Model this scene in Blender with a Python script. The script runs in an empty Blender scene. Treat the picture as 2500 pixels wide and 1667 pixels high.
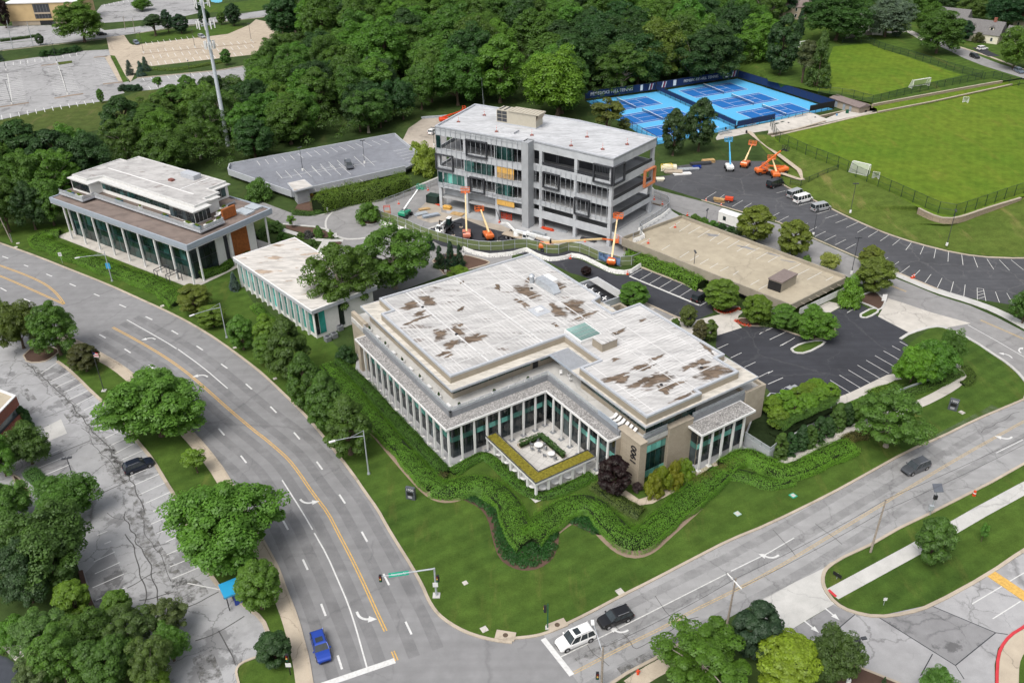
import bpy,bmesh,math,random
import numpy as np
from mathutils import Vector,Matrix
SC = bpy.context.scene
COL = SC.collection
R = math.radians
random.seed(7)
RNG = np.random.default_rng(11)

# ------------------------------------------------------------ camera (survey solved from the building edges)
FPX,PITCH,ROLL,CAMH,CX,CY = 2150.0,R(31.2),R(-0.85),92.0,1250.0,833.5
_f = Vector((0,math.cos(PITCH),-math.sin(PITCH)))
_r0 = Vector((1,0,0)); _u0 = _r0.cross(_f)
_r = _r0 * math.cos(ROLL) + _u0 * math.sin(ROLL)
_u = _u0 * math.cos(ROLL) - _r0 * math.sin(ROLL)
cam = bpy.data.cameras.new('camera'); cam.sensor_width = 36.0; cam.lens = 36.0 * FPX / 2500.0
cam.clip_start = 1.0; cam.clip_end = 6000.0
camo = bpy.data.objects.new('camera',cam); COL.objects.link(camo)
camo.matrix_world = Matrix(((_r.x,_u.x,-_f.x,0),(_r.y,_u.y,-_f.y,0),(_r.z,_u.z,-_f.z,CAMH),(0,0,0,1)))
SC.camera = camo

# ------------------------------------------------------------ light: bright overcast
SUN_EL,SUN_AZ = R(58),R(215)      # azimuth measured clockwise from +Y
world = bpy.data.worlds.new('World'); SC.world = world; world.use_nodes = True
wn = world.node_tree.nodes; wl = world.node_tree.links
bg = wn['Background']; bg.inputs['Strength'].default_value = 0.15
sky = wn.new('ShaderNodeTexSky'); sky.sky_type = 'NISHITA'; sky.sun_disc = False
sky.sun_elevation = SUN_EL; sky.sun_rotation = SUN_AZ
sky.air_density = 1.0; sky.dust_density = 6.0; sky.ozone_density = 1.0
hs = wn.new('ShaderNodeHueSaturation'); hs.inputs['Saturation'].default_value = 0.35
wl.new(sky.outputs[0],hs.inputs['Color']); wl.new(hs.outputs[0],bg.inputs['Color'])
sl = bpy.data.lights.new('sun','SUN'); sl.energy = 1.1; sl.angle = R(28); sl.color = (1.0,0.96,0.9)
so = bpy.data.objects.new('sun',sl); COL.objects.link(so)
sd = Vector((math.sin(SUN_AZ) * math.cos(SUN_EL),math.cos(SUN_AZ) * math.cos(SUN_EL),math.sin(SUN_EL)))
so.rotation_euler = (-sd).to_track_quat('-Z','Y').to_euler(); so.location = (0,0,300)
SC.view_settings.view_transform = 'Standard'; SC.view_settings.look = 'None'
SC.view_settings.exposure = 0.4; SC.view_settings.gamma = 1.0; SC.view_settings.use_curve_mapping = False
SC.render.engine = 'CYCLES'
SC.cycles.use_denoising = True
SC.cycles.max_bounces = 5; SC.cycles.diffuse_bounces = 3; SC.cycles.glossy_bounces = 2
SC.cycles.transmission_bounces = 3; SC.cycles.transparent_max_bounces = 6; SC.cycles.caustics_reflective = False
SC.cycles.caustics_refractive = False

# ------------------------------------------------------------ survey helpers: ground point seen at a photo pixel, at height z
def at(px,py,z=0.0):
    d = _f + _r * ((px - CX) / FPX) - _u * ((py - CY) / FPX)
    t = (CAMH - z) / -d.z
    return Vector((d.x * t,d.y * t,z))
KT = 625.0 / 2350.0
def S(t,x,y,z=0.0):                      # t = tile number (column*10+row) of the survey sheets
    return at(625 * (t // 10) + x * KT,417 * (t % 10) - (1 if t % 10 == 3 else 0) + y * KT,z)
def PL(*a,z=0.0):                          # polyline: tile numbers switch the sheet, tuples are points on it
    o = []; t = 0
    for q in a:
        if isinstance(q,int): t = q
        else: o.append(S(t,q[0],q[1],q[2] if len(q) > 2 else z))
    return o

# ------------------------------------------------------------ materials
MATS = {}
def newmat(name):
    m = bpy.data.materials.new(name); m.use_nodes = True
    nt = m.node_tree; nt.nodes.clear()
    out = nt.nodes.new('ShaderNodeOutputMaterial')
    MATS[name] = m
    return m,nt,out
def N(nt,typ,**kw):
    n = nt.nodes.new(typ)
    for k,v in kw.items():
        if k.startswith('i_'): n.inputs[k[2:].replace('_',' ')].default_value = v
        else: setattr(n,k,v)
    return n
def L(nt,a,b): nt.links.new(a,b)
def ramp(nt,src,stops):
    r = nt.nodes.new('ShaderNodeValToRGB'); e = r.color_ramp.elements
    while len(e) < len(stops): e.new(0.5)
    for i,(p,c) in enumerate(stops):
        e[i].position = p; e[i].color = (c,c,c,1) if isinstance(c,(int,float)) else (*c,1)
    L(nt,src,r.inputs[0]); return r.outputs[0]
def mixc(nt,fac,a,b,mode='MIX'):
    m = nt.nodes.new('ShaderNodeMix'); m.data_type = 'RGBA'; m.blend_type = mode
    for sock,v in ((m.inputs[0],fac),(m.inputs[6],a),(m.inputs[7],b)):
        if isinstance(v,(int,float)): sock.default_value = v
        elif isinstance(v,tuple): sock.default_value = (*v,1)
        else: L(nt,v,sock)
    return m.outputs[2]
def pos(nt,scale=(1,1,1),rotz=0.0,obj=False):
    if obj:
        g = nt.nodes.new('ShaderNodeTexCoord').outputs['Object']
    else:
        g = nt.nodes.new('ShaderNodeNewGeometry').outputs['Position']
    mp = nt.nodes.new('ShaderNodeMapping'); mp.inputs['Scale'].default_value = scale; mp.inputs['Rotation'].default_value = (0,0,rotz)
    L(nt,g,mp.inputs['Vector']); return mp.outputs[0]
def noise(nt,vec,scale,detail=4,rough=0.55):
    n = N(nt,'ShaderNodeTexNoise',i_Scale=scale,i_Detail=detail,i_Roughness=rough)
    L(nt,vec,n.inputs['Vector']); return n.outputs['Fac']
def finish(nt,out,col,rough=0.8,spec=0.3,metal=0.0,bump=None,bstr=0.3,bdist=0.05):
    b = N(nt,'ShaderNodeBsdfPrincipled')
    if isinstance(col,tuple): b.inputs['Base Color'].default_value = (*col,1)
    else: L(nt,col,b.inputs['Base Color'])
    if isinstance(rough,(int,float)): b.inputs['Roughness'].default_value = rough
    else: L(nt,rough,b.inputs['Roughness'])
    b.inputs['Specular IOR Level'].default_value = spec; b.inputs['Metallic'].default_value = metal
    if bump is not None:
        bn = N(nt,'ShaderNodeBump'); bn.inputs['Strength'].default_value = bstr; bn.inputs['Distance'].default_value = bdist
        L(nt,bump,bn.inputs['Height']); L(nt,bn.outputs[0],b.inputs['Normal'])
    L(nt,b.outputs[0],out.inputs[0]); return b
def sc(c,k): return tuple(min(1,x * k) for x in c)
def M_plain(name,col,rough=0.6,spec=0.4,metal=0.0,var=0.12,scale=1.5,obj=False):
    m,nt,out = newmat(name)
    n = noise(nt,pos(nt,obj=obj),scale,5)
    c = mixc(nt,ramp(nt,n,[(0.3,0.0),(0.7,1.0)]),sc(col,1 - var),sc(col,1 + var))
    finish(nt,out,c,rough,spec,metal); return m
def M_glass(name,col,rough=0.06,spec=0.6,var=0.5,scale=0.35):
    m,nt,out = newmat(name)
    n = noise(nt,pos(nt),scale,3)
    c = mixc(nt,ramp(nt,n,[(0.35,0.0),(0.65,1.0)]),sc(col,1 - var),sc(col,1 + var))
    c = mixc(nt,1.0,c,ramp(nt,N(nt,'ShaderNodeObjectInfo').outputs['Random'],[(0.0,0.55),(0.7,1.15),(0.85,1.9),(1.0,2.6)]),'MULTIPLY')
    finish(nt,out,c,rough,spec); return m
def M_pave(name,col,crack=0.0,cscale=0.12,stain=0.25,patch=None,ckcol=(0.03,0.03,0.032),fine=18.0,wheel=None,var=0.18,joints=None,damp=None):
    """asphalt / concrete: blotches, fine grain, cracks, stains"""
    m,nt,out = newmat(name)
    p = pos(nt)
    big = noise(nt,p,0.05,4); mid = noise(nt,p,0.5,5); fi = noise(nt,p,fine,2)
    c = mixc(nt,ramp(nt,big,[(0.3,0.0),(0.7,1.0)]),sc(col,1 - var),sc(col,1 + var))
    c = mixc(nt,ramp(nt,mid,[(0.25,0.0),(0.75,1.0)]),mixc(nt,1.0,c,(0.86,0.86,0.86),'MULTIPLY'),mixc(nt,1.0,c,(1.1,1.1,1.1),'MULTIPLY'))
    c = mixc(nt,0.35,c,mixc(nt,1.0,c,ramp(nt,fi,[(0.2,0.55),(0.8,1.4)]),'MULTIPLY'))
    if stain:
        s = noise(nt,p,0.16,6,0.65)
        c = mixc(nt,ramp(nt,s,[(0.58,0.0),(0.66,stain),(1.0,stain)]),c,sc(col,0.45))
    if damp:      # oily damp blotches
        s = noise(nt,pos(nt,(1,1,1)),0.11,8,0.7)
        c = mixc(nt,ramp(nt,s,[(0.56,0.0),(0.6,damp),(1.0,damp)]),c,sc(col,0.32))
    if wheel:
        ang,amt = wheel
        w = N(nt,'ShaderNodeTexNoise',i_Scale=1.0,i_Detail=3.0); L(nt,pos(nt,(0.03,0.9,1),ang),w.inputs['Vector'])
        c = mixc(nt,ramp(nt,w.outputs['Fac'],[(0.35,amt),(0.65,0.0)]),c,sc(col,0.7))
    if joints:
        sx,rot = joints
        br = N(nt,'ShaderNodeTexBrick'); br.offset = 0.0; br.inputs['Scale'].default_value = 1.0
        br.inputs['Brick Width'].default_value = sx; br.inputs['Row Height'].default_value = sx; br.inputs['Mortar Size'].default_value = 0.03
        L(nt,pos(nt,(1,1,1),rot),br.inputs['Vector'])
        c = mixc(nt,br.outputs['Fac'],c,sc(col,0.6))
    if crack:
        d = N(nt,'ShaderNodeTexNoise',i_Scale=0.35,i_Detail=5.0,i_Roughness=0.65); L(nt,p,d.inputs['Vector'])
        vm = N(nt,'ShaderNodeVectorMath',operation='MULTIPLY_ADD'); L(nt,d.outputs['Color'],vm.inputs[0])
        vm.inputs[1].default_value = (3.2,3.2,0); L(nt,p,vm.inputs[2])
        for k,(scl,wid,th) in enumerate(((cscale,0.012,0.0),(cscale * 2.6,0.014,0.52))):
            v = N(nt,'ShaderNodeTexVoronoi',feature='DISTANCE_TO_EDGE',i_Scale=scl); L(nt,vm.outputs[0],v.inputs['Vector'])
            ln = ramp(nt,v.outputs['Distance'],[(0.0,1.0),(wid,0.0)])
            msk = ramp(nt,noise(nt,p,0.07 + 0.05 * k,3),[(0.42 + 0.08 * k,0.0),(0.52 + 0.08 * k,crack)]) if k else crack
            f = N(nt,'ShaderNodeMath',operation='MULTIPLY'); L(nt,ln,f.inputs[0])
            if isinstance(msk,float): f.inputs[1].default_value = msk
            else: L(nt,msk,f.inputs[1])
            c = mixc(nt,f.outputs[0],c,ckcol)
    finish(nt,out,c,0.92,0.15,bump=fi,bstr=0.25,bdist=0.02); return m
def M_grass(name,a,b,stripe=0.0,rot=0.0,dry=(0.13,0.12,0.045),dryamt=0.35,period=2.2):
    m,nt,out = newmat(name)
    p = pos(nt)
    big = noise(nt,p,0.045,5,0.6); fi = noise(nt,p,5.0,4,0.7)
    c = mixc(nt,ramp(nt,big,[(0.3,0.0),(0.7,1.0)]),a,b)
    if stripe:
        w = N(nt,'ShaderNodeTexWave',wave_type='BANDS',i_Scale=1.0 / period,i_Distortion=0.6,i_Detail=2.0); w.inputs['Detail Scale'].default_value = 0.4
        L(nt,pos(nt,(1,1,1),rot),w.inputs['Vector'])
        c = mixc(nt,ramp(nt,w.outputs['Fac'],[(0.3,0.0),(0.7,stripe)]),c,sc(b,1.35))
    if dryamt:
        d = noise(nt,pos(nt,(1.0,0.22,1),rot),0.22,7,0.7)
        c = mixc(nt,ramp(nt,d,[(0.55,0.0),(0.72,dryamt)]),c,dry)
    m2 = noise(nt,p,0.35,6,0.7); c = mixc(nt,1.0,c,ramp(nt,m2,[(0.3,0.72),(0.7,1.28)]),'MULTIPLY')
    c = mixc(nt,0.5,c,mixc(nt,1.0,c,ramp(nt,fi,[(0.25,0.5),(0.75,1.5)]),'MULTIPLY'))
    finish(nt,out,c,0.95,0.1,bump=fi,bstr=0.5,bdist=0.08); return m
def M_leaf(name='foliage'):
    """leaf colour comes from the object colour of each plant; light passes a little through"""
    m,nt,out = newmat(name)
    oi = N(nt,'ShaderNodeObjectInfo')
    n = noise(nt,pos(nt),0.5,4,0.6)
    g = N(nt,'ShaderNodeNewGeometry')
    c = mixc(nt,ramp(nt,n,[(0.3,0.0),(0.7,1.0)]),mixc(nt,1.0,oi.outputs['Color'],(0.8,0.84,0.85),'MULTIPLY'),mixc(nt,1.0,oi.outputs['Color'],(1.10,1.2,0.88),'MULTIPLY'))
    c = mixc(nt,1.0,c,ramp(nt,g.outputs['Random Per Island'],[(0.0,0.78),(1.0,1.28)]),'MULTIPLY')
    d = N(nt,'ShaderNodeBsdfDiffuse'); t = N(nt,'ShaderNodeBsdfTranslucent'); gl = N(nt,'ShaderNodeBsdfGlossy',i_Roughness=0.45)
    gl.inputs['Color'].default_value = (0.5,0.55,0.5,1)
    L(nt,c,d.inputs['Color'])
    L(nt,mixc(nt,1.0,c,(1.15,1.25,0.6),'MULTIPLY'),t.inputs['Color'])
    mx = N(nt,'ShaderNodeMixShader'); mx.inputs[0].default_value = 0.45
    L(nt,d.outputs[0],mx.inputs[1]); L(nt,t.outputs[0],mx.inputs[2])
    m2 = N(nt,'ShaderNodeMixShader'); m2.inputs[0].default_value = 0.035
    L(nt,mx.outputs[0],m2.inputs[1]); L(nt,gl.outputs[0],m2.inputs[2])
    L(nt,m2.outputs[0],out.inputs[0]); return m

# ------------------------------------------------------------ mesh builder
class MB:
    def __init__(s): s.v = []; s.f = []
    def add(s,vs,fs):
        n = len(s.v); s.v += [tuple(v) for v in vs]; s.f += [tuple(i + n for i in f) for f in fs]; return s
    def box(s,x0,y0,z0,x1,y1,z1):
        if x1 < x0: x0,x1 = x1,x0
        if y1 < y0: y0,y1 = y1,y0
        if z1 < z0: z0,z1 = z1,z0
        return s.add([(x0,y0,z0),(x1,y0,z0),(x1,y1,z0),(x0,y1,z0),(x0,y0,z1),(x1,y0,z1),(x1,y1,z1),(x0,y1,z1)],
                     [(0,3,2,1),(4,5,6,7),(0,1,5,4),(1,2,6,5),(2,3,7,6),(3,0,4,7)])
    def bar(s,p,q,w,h=None,up=(0,0,1)):
        """square bar from p to q"""
        p,q = Vector(p),Vector(q); h = h or w; d = (q - p).normalized(); u = Vector(up)
        if abs(d.dot(u)) > 0.98: u = Vector((1,0,0))
        a = d.cross(u).normalized() * w / 2; b = a.normalized().cross(d).normalized() * h / 2
        vs = [p - a - b,p + a - b,p + a + b,p - a + b,q - a - b,q + a - b,q + a + b,q - a + b]
        return s.add(vs,[(0,1,2,3),(7,6,5,4),(0,4,5,1),(1,5,6,2),(2,6,7,3),(3,7,4,0)])
    def tube(s,p,q,r0,r1=None,n=8,caps=True):
        p,q = Vector(p),Vector(q); r1 = r0 if r1 is None else r1; d = (q - p).normalized()
        u = Vector((0,0,1)) if abs(d.z) < 0.95 else Vector((1,0,0))
        a = d.cross(u).normalized(); b = d.cross(a)
        vs = []
        for c,r in ((p,r0),(q,r1)):
            for i in range(n):
                t = 2 * math.pi * i / n; vs.append(c + a * r * math.cos(t) + b * r * math.sin(t))
        fs = [(i,i + n,(i + 1) % n + n,(i + 1) % n) for i in range(n)]
        if caps: fs += [tuple(range(n)),tuple(range(2 * n - 1,n - 1,-1))]
        return s.add(vs,fs)
    def chain(s,pts,rad,n=6):
        for i in range(len(pts) - 1): s.tube(pts[i],pts[i + 1],rad[i] if isinstance(rad,list) else rad,rad[i + 1] if isinstance(rad,list) else rad,n,caps=True)
        return s
    def prism(s,poly,z0,z1):
        n = len(poly)
        if sum(poly[i][0] * poly[(i + 1) % n][1] - poly[(i + 1) % n][0] * poly[i][1] for i in range(n)) < 0: poly = poly[::-1]
        vs = [(p[0],p[1],z0) for p in poly] + [(p[0],p[1],z1) for p in poly]
        fs = [tuple(range(n - 1,-1,-1)),tuple(range(n,2 * n))] + [(i,(i + 1) % n,(i + 1) % n + n,i + n) for i in range(n)]
        return s.add(vs,fs)
    def loft(s,rings,cap=True):
        n = len(rings[0]); vs = [p for r in rings for p in r]; fs = []
        for k in range(len(rings) - 1):
            for i in range(n): fs.append((k * n + i,k * n + (i + 1) % n,(k + 1) * n + (i + 1) % n,(k + 1) * n + i))
        if cap: fs += [tuple(range(n - 1,-1,-1)),tuple(range((len(rings) - 1) * n,len(rings) * n))]
        return s.add(vs,fs)
    def mesh(s,name,mat):
        me = bpy.data.meshes.new(name); me.from_pydata(s.v,[],s.f); me.update()
        if mat: me.materials.append(MATS[mat])
        return me
    def build(s,name,mat,parent=None,loc=None,smooth=False,bevel=0):
        me = s.mesh(name,mat)
        if smooth:
            for p in me.polygons: p.use_smooth = True
        o = bpy.data.objects.new(name,me); COL.objects.link(o)
        if parent is not None: o.parent = parent
        if loc is not None: o.location = loc
        if bevel:
            b = o.modifiers.new('bevel','BEVEL'); b.width = bevel; b.segments = 2; b.limit_method = 'ANGLE'
        return o
def inst(me,name,parent=None,loc=(0,0,0),rotz=0.0,scale=None,rot=None):
    o = bpy.data.objects.new(name,me); COL.objects.link(o)
    if parent is not None: o.parent = parent
    o.location = loc; o.rotation_euler = rot if rot else (0,0,rotz)
    if scale: o.scale = scale if not isinstance(scale,(int,float)) else (scale,) * 3
    return o
def tag(o,label,cat,group=None,kind=None):
    if label: o['label'] = label
    if cat: o['category'] = cat
    if group: o['group'] = group
    if kind: o['kind'] = kind
    return o
def thing(name,label,cat,loc=(0,0,0),rotz=0.0,group=None):
    o = bpy.data.objects.new(name,None); COL.objects.link(o); o.empty_display_size = 0.5
    o.location = loc; o.rotation_euler = (0,0,rotz); return tag(o,label,cat,group)
def copy_tree(o,parent=None):
    c = o.copy(); COL.objects.link(c); c.parent = parent
    for ch in list(o.children): copy_tree(ch,c)
    return c
def sheet(name,pts,mat,z,label=None,parent=None,kind='structure'):
    """flat polygon laid at height z"""
    bm = bmesh.new(); vs = [bm.verts.new((p[0],p[1],z)) for p in pts]
    f = bm.faces.new(vs)
    f.normal_update()
    if f.normal.z < 0: f.normal_flip()
    bmesh.ops.triangulate(bm,faces=[f],ngon_method='EAR_CLIP')
    me = bpy.data.meshes.new(name); bm.to_mesh(me); bm.free(); me.materials.append(MATS[mat])
    o = bpy.data.objects.new(name,me); COL.objects.link(o)
    if parent is not None: o.parent = parent
    elif kind: o['kind'] = kind
    if label: o['label'] = label
    return o
def resample(pts,step):
    pts = [Vector((p[0],p[1],p[2] if len(p) > 2 else 0)) for p in pts]; out = [pts[0]]; 
    d = [0.0]
    for i in range(1,len(pts)): d.append(d[-1] + (pts[i] - pts[i - 1]).length)
    n = max(1,int(round(d[-1] / step))); j = 0
    for k in range(1,n + 1):
        t = d[-1] * k / n
        while j < len(pts) - 2 and d[j + 1] < t: j += 1
        w = (t - d[j]) / max(1e-6,d[j + 1] - d[j]); out.append(pts[j].lerp(pts[j + 1],min(1,w)))
    return out
def smooth(pts,it=2):
    for _ in range(it):
        o = [pts[0]]
        for a,b in zip(pts,pts[1:]): o += [a.lerp(b,0.25),a.lerp(b,0.75)]
        pts = o + [pts[-1]]
    return pts
def normals2d(pts):
    o = []
    for i in range(len(pts)):
        a = pts[max(0,i - 1)]; b = pts[min(len(pts) - 1,i + 1)]; d = (b - a); d.z = 0; d.normalize(); o.append(Vector((-d.y,d.x,0)))
    return o
def strip_mesh(pts,w,z0,z1=None,off=0.0):
    """ribbon (z1 None) or kerb of width w along pts; off shifts it to the left"""
    mb = MB(); ns = normals2d(pts)
    A = [p + n * (off - w / 2) for p,n in zip(pts,ns)]; B = [p + n * (off + w / 2) for p,n in zip(pts,ns)]
    n = len(pts)
    if z1 is None:
        mb.add([(a.x,a.y,a.z + z0) for a in A] + [(b.x,b.y,b.z + z0) for b in B],[(i,i + 1,n + i + 1,n + i) for i in range(n - 1)])
    else:
        rings = []
        for a,b in zip(A,B): rings.append([(a.x,a.y,a.z + z0),(b.x,b.y,b.z + z0),(b.x,b.y,b.z + z1),(a.x,a.y,a.z + z1)])
        mb.loft(rings)
    return mb
def ribbon(name,pts,w,mat,z,parent=None,off=0.0,it=2,label=None):
    o = strip_mesh(smooth(pts,it) if it else pts,w,z,None,off).build(name,mat,parent)
    if parent is None: o['kind'] = 'structure'
    if label: o['label'] = label
    return o
def kerb(pts,w=0.32,h=0.14,it=2,off=0.0,mat='kerb_concrete',name='kerb',parent=None):
    o = strip_mesh(smooth(pts,it) if it else pts,w,-0.05,h,off).build(name,mat,parent)
    if parent is None: o['kind'] = 'structure'
    return o
# ------------------------------------------------------------ material library
M_grass('lawn',(0.036,0.072,0.013),(0.060,0.102,0.017),0.2,R(-123),dry=(0.110,0.118,0.03),dryamt=0.75,period=9.0)
M_grass('ground_cover',(0.028,0.050,0.014),(0.050,0.080,0.022),0.0,dryamt=0.3)
M_grass('pitch',(0.072,0.135,0.012),(0.108,0.155,0.016),0.10,R(25),dry=(0.17,0.16,0.03),dryamt=0.5,period=7.0)
M_grass('slope_grass',(0.055,0.095,0.016),(0.085,0.115,0.022),0.2,R(-30),dry=(0.19,0.16,0.06),dryamt=0.75)
M_grass('rough_grass',(0.048,0.075,0.018),(0.075,0.095,0.024),0.0,dry=(0.15,0.12,0.06),dryamt=0.6)
M_pave('parkway_asphalt',(0.225,0.225,0.228),0.22,0.03,0.12,var=0.08,wheel=(R(-65),0.3))
M_pave('old_asphalt',(0.300,0.300,0.300),0.30,0.10,0.2,var=0.12,damp=0.3,wheel=(R(-28),0.35))
M_pave('cracked_asphalt',(0.315,0.317,0.322),0.6,0.11,0.25,var=0.14,damp=0.55,ckcol=(0.06,0.06,0.06))
M_pave('worn_asphalt',(0.330,0.330,0.335),0.5,0.075,0.12,var=0.1,damp=0.25,ckcol=(0.07,0.07,0.07))
M_pave('patch_asphalt',(0.235,0.235,0.240),0.4,0.05,0.3,var=0.1,damp=0.7)
M_pave('pale_asphalt',(0.300,0.300,0.302),0.5,0.05,0.25,var=0.1,damp=0.5)
M_pave('drive_asphalt',(0.245,0.242,0.240),0.25,0.05,0.15,var=0.1)
M_pave('dark_asphalt',(0.046,0.048,0.056),0.3,0.05,0.1,var=0.22,ckcol=(0.11,0.11,0.11),wheel=(R(57),0.4))
M_pave('van_lot_asphalt',(0.078,0.080,0.087),0.5,0.07,0.25,var=0.3,ckcol=(0.14,0.14,0.14),wheel=(R(35),0.4))
M_pave('concrete',(0.47,0.445,0.405),0.3,0.08,0.2,var=0.1)
M_pave('beige_concrete',(0.41,0.35,0.275),0.3,0.08,0.25,var=0.08,joints=(4.5,R(10)))
M_pave('deck_concrete',(0.38,0.335,0.255),0.2,0.06,0.25,var=0.1)
M_pave('grey_deck',(0.20,0.21,0.235),0.2,0.05,0.2,var=0.15)
M_pave('slab_concrete',(0.36,0.365,0.37),0.0,0.05,0.25,var=0.1)
M_pave('sidewalk_concrete',(0.43,0.37,0.29),0.4,0.12,0.2,var=0.08)
M_pave('white_concrete',(0.46,0.455,0.435),0.25,0.1,0.15,var=0.08)
M_pave('kerb_concrete',(0.40,0.345,0.275),0.0,0.1,0.55,var=0.15)
M_pave('paver',(0.52,0.505,0.48),0.0,0.1,0.2,var=0.08,joints=(1.2,R(33)))
M_pave('mulch',(0.095,0.060,0.045),0.0,0.1,0.5,var=0.3)
M_pave('bare_earth',(0.25,0.19,0.14),0.0,0.1,0.5,var=0.25)
M_pave('site_dirt',(0.36,0.32,0.27),0.0,0.1,0.5,var=0.25)
M_plain('white_paint',(0.56,0.56,0.55),0.6,0.3,var=0.14,scale=2.5)
M_plain('worn_white_paint',(0.52,0.52,0.50),0.7,0.3,var=0.25,scale=2.5)
M_plain('yellow_paint',(0.55,0.34,0.09),0.7,0.3,var=0.2,scale=3)
M_plain('worn_yellow_paint',(0.42,0.31,0.15),0.7,0.3,var=0.3,scale=3)
M_plain('red_paint',(0.48,0.04,0.05),0.6,0.3)
M_plain('court_light_blue',(0.085,0.36,0.62),0.75,0.2,var=0.05)
M_plain('court_blue',(0.012,0.115,0.36),0.75,0.2,var=0.06)
M_plain('water',(0.045,0.05,0.06),0.08,0.5)
M_plain('pool_water',(0.03,0.42,0.60),0.1,0.5)
def M_mesh(name,col,a):
    m,nt,out = newmat(name); d = N(nt,'ShaderNodeBsdfDiffuse'); d.inputs[0].default_value = (*col,1); t = N(nt,'ShaderNodeBsdfTransparent'); x = N(nt,'ShaderNodeMixShader'); x.inputs[0].default_value = a
    L(nt,t.outputs[0],x.inputs[1]); L(nt,d.outputs[0],x.inputs[2]); L(nt,x.outputs[0],out.inputs[0])
M_mesh('clear_glass',(.50,.54,.56),.4); M_plain('pale_coping',(0.53,0.53,0.515),0.6,0.3,var=0.1)
M_plain('tan_stone',(0.36,0.315,0.25),0.85,0.2,var=0.12,scale=0.9)
M_plain('tan_metal',(0.30,0.262,0.205),0.7,0.3,var=0.08,scale=0.6)
M_plain('white_metal',(0.68,0.68,0.67),0.5,0.4,var=0.04)
M_plain('grey_metal',(0.40,0.42,0.45),0.5,0.4,var=0.08)
M_plain('blue_grey_metal',(0.30,0.34,0.39),0.5,0.4,var=0.06)
M_plain('mid_grey',(0.20,0.21,0.225),0.6,0.3,var=0.1)
M_plain('charcoal',(0.045,0.048,0.055),0.55,0.35,var=0.2)
M_plain('black',(0.015,0.015,0.017),0.5,0.4,var=0.2)
M_plain('galvanised',(0.42,0.45,0.48),0.42,0.5,0.3,var=0.12)
M_plain('precast',(0.44,0.46,0.48),0.85,0.2,var=0.12,scale=0.5)
M_plain('shaft_concrete',(0.33,0.345,0.36),0.85,0.2,var=0.12,scale=0.4)
M_plain('garage_concrete',(0.30,0.27,0.215),0.9,0.2,var=0.12,scale=0.4)
M_plain('plywood',(0.62,0.37,0.10),0.8,0.2,var=0.12)
M_plain('timber',(0.40,0.27,0.13),0.8,0.2,var=0.3)
M_plain('rust_wood',(0.30,0.095,0.025),0.6,0.3,var=0.25,scale=2)
M_plain('orange_primer',(0.55,0.20,0.09),0.6,0.3)
M_plain('cream_siding',(0.66,0.62,0.50),0.8,0.2,var=0.05)
M_plain('tan_siding',(0.38,0.32,0.25),0.8,0.2,var=0.06)
M_plain('tan_panel',(0.50,0.37,0.20),0.8,0.2,var=0.08,scale=0.3)
M_plain('grey_shingle',(0.155,0.15,0.148),0.95,0.1,var=0.18,scale=2)
M_plain('red_shingle',(0.20,0.085,0.07),0.95,0.1,var=0.18,scale=2)
M_plain('taupe_roof',(0.19,0.155,0.145),0.9,0.15,var=0.1)
M_plain('white_plaster',(0.72,0.715,0.69),0.8,0.2,var=0.05)
M_plain('sedum',(0.155,0.135,0.02),0.95,0.1,var=0.5,scale=2.5)
M_plain('deck_boards',(0.13,0.105,0.09),0.8,0.2,var=0.15)
M_plain('rail_glass',(0.38,0.42,0.45),0.12,0.5,var=0.08)
M_plain('lattice_white',(0.62,0.62,0.60),0.6,0.3)
M_glass('dark_glass',(0.020,0.027,0.030),var=0.6)
M_glass('teal_glass',(0.075,0.215,0.185),0.08,var=0.25)
M_glass('bright_teal_glass',(0.030,0.235,0.205),0.08,var=0.3)
M_glass('green_glass',(0.012,0.036,0.034),0.04,var=0.7)
M_glass('skylight_glass',(0.20,0.32,0.29),0.1,var=0.12)
def M_brick(name,a,b,mort,s=3.0,rotx=0):
    m,nt,out = newmat(name)
    br = N(nt,'ShaderNodeTexBrick',i_Scale=s); br.inputs['Color1'].default_value = (*a,1); br.inputs['Color2'].default_value = (*b,1); br.inputs['Mortar'].default_value = (*mort,1)
    br.inputs['Mortar Size'].default_value = 0.012
    p = N(nt,'ShaderNodeNewGeometry').outputs['Position']; sx = N(nt,'ShaderNodeSeparateXYZ'); L(nt,p,sx.inputs[0])
    ad = N(nt,'ShaderNodeMath',operation='ADD'); L(nt,sx.outputs[0],ad.inputs[0]); L(nt,sx.outputs[1],ad.inputs[1])
    cb = N(nt,'ShaderNodeCombineXYZ'); L(nt,ad.outputs[0],cb.inputs[0]); L(nt,sx.outputs[2],cb.inputs[1]); L(nt,cb.outputs[0],br.inputs['Vector'])
    finish(nt,out,br.outputs['Color'],0.9,0.15)
M_brick('red_brick',(0.20,0.065,0.045),(0.27,0.10,0.07),(0.22,0.17,0.15))
M_brick('field_stone',(0.36,0.29,0.21),(0.25,0.20,0.15),(0.16,0.13,0.10),1.6)
M_brick('ashlar',(0.37,0.32,0.25),(0.33,0.285,0.22),(0.27,0.23,0.18),0.9)
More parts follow.
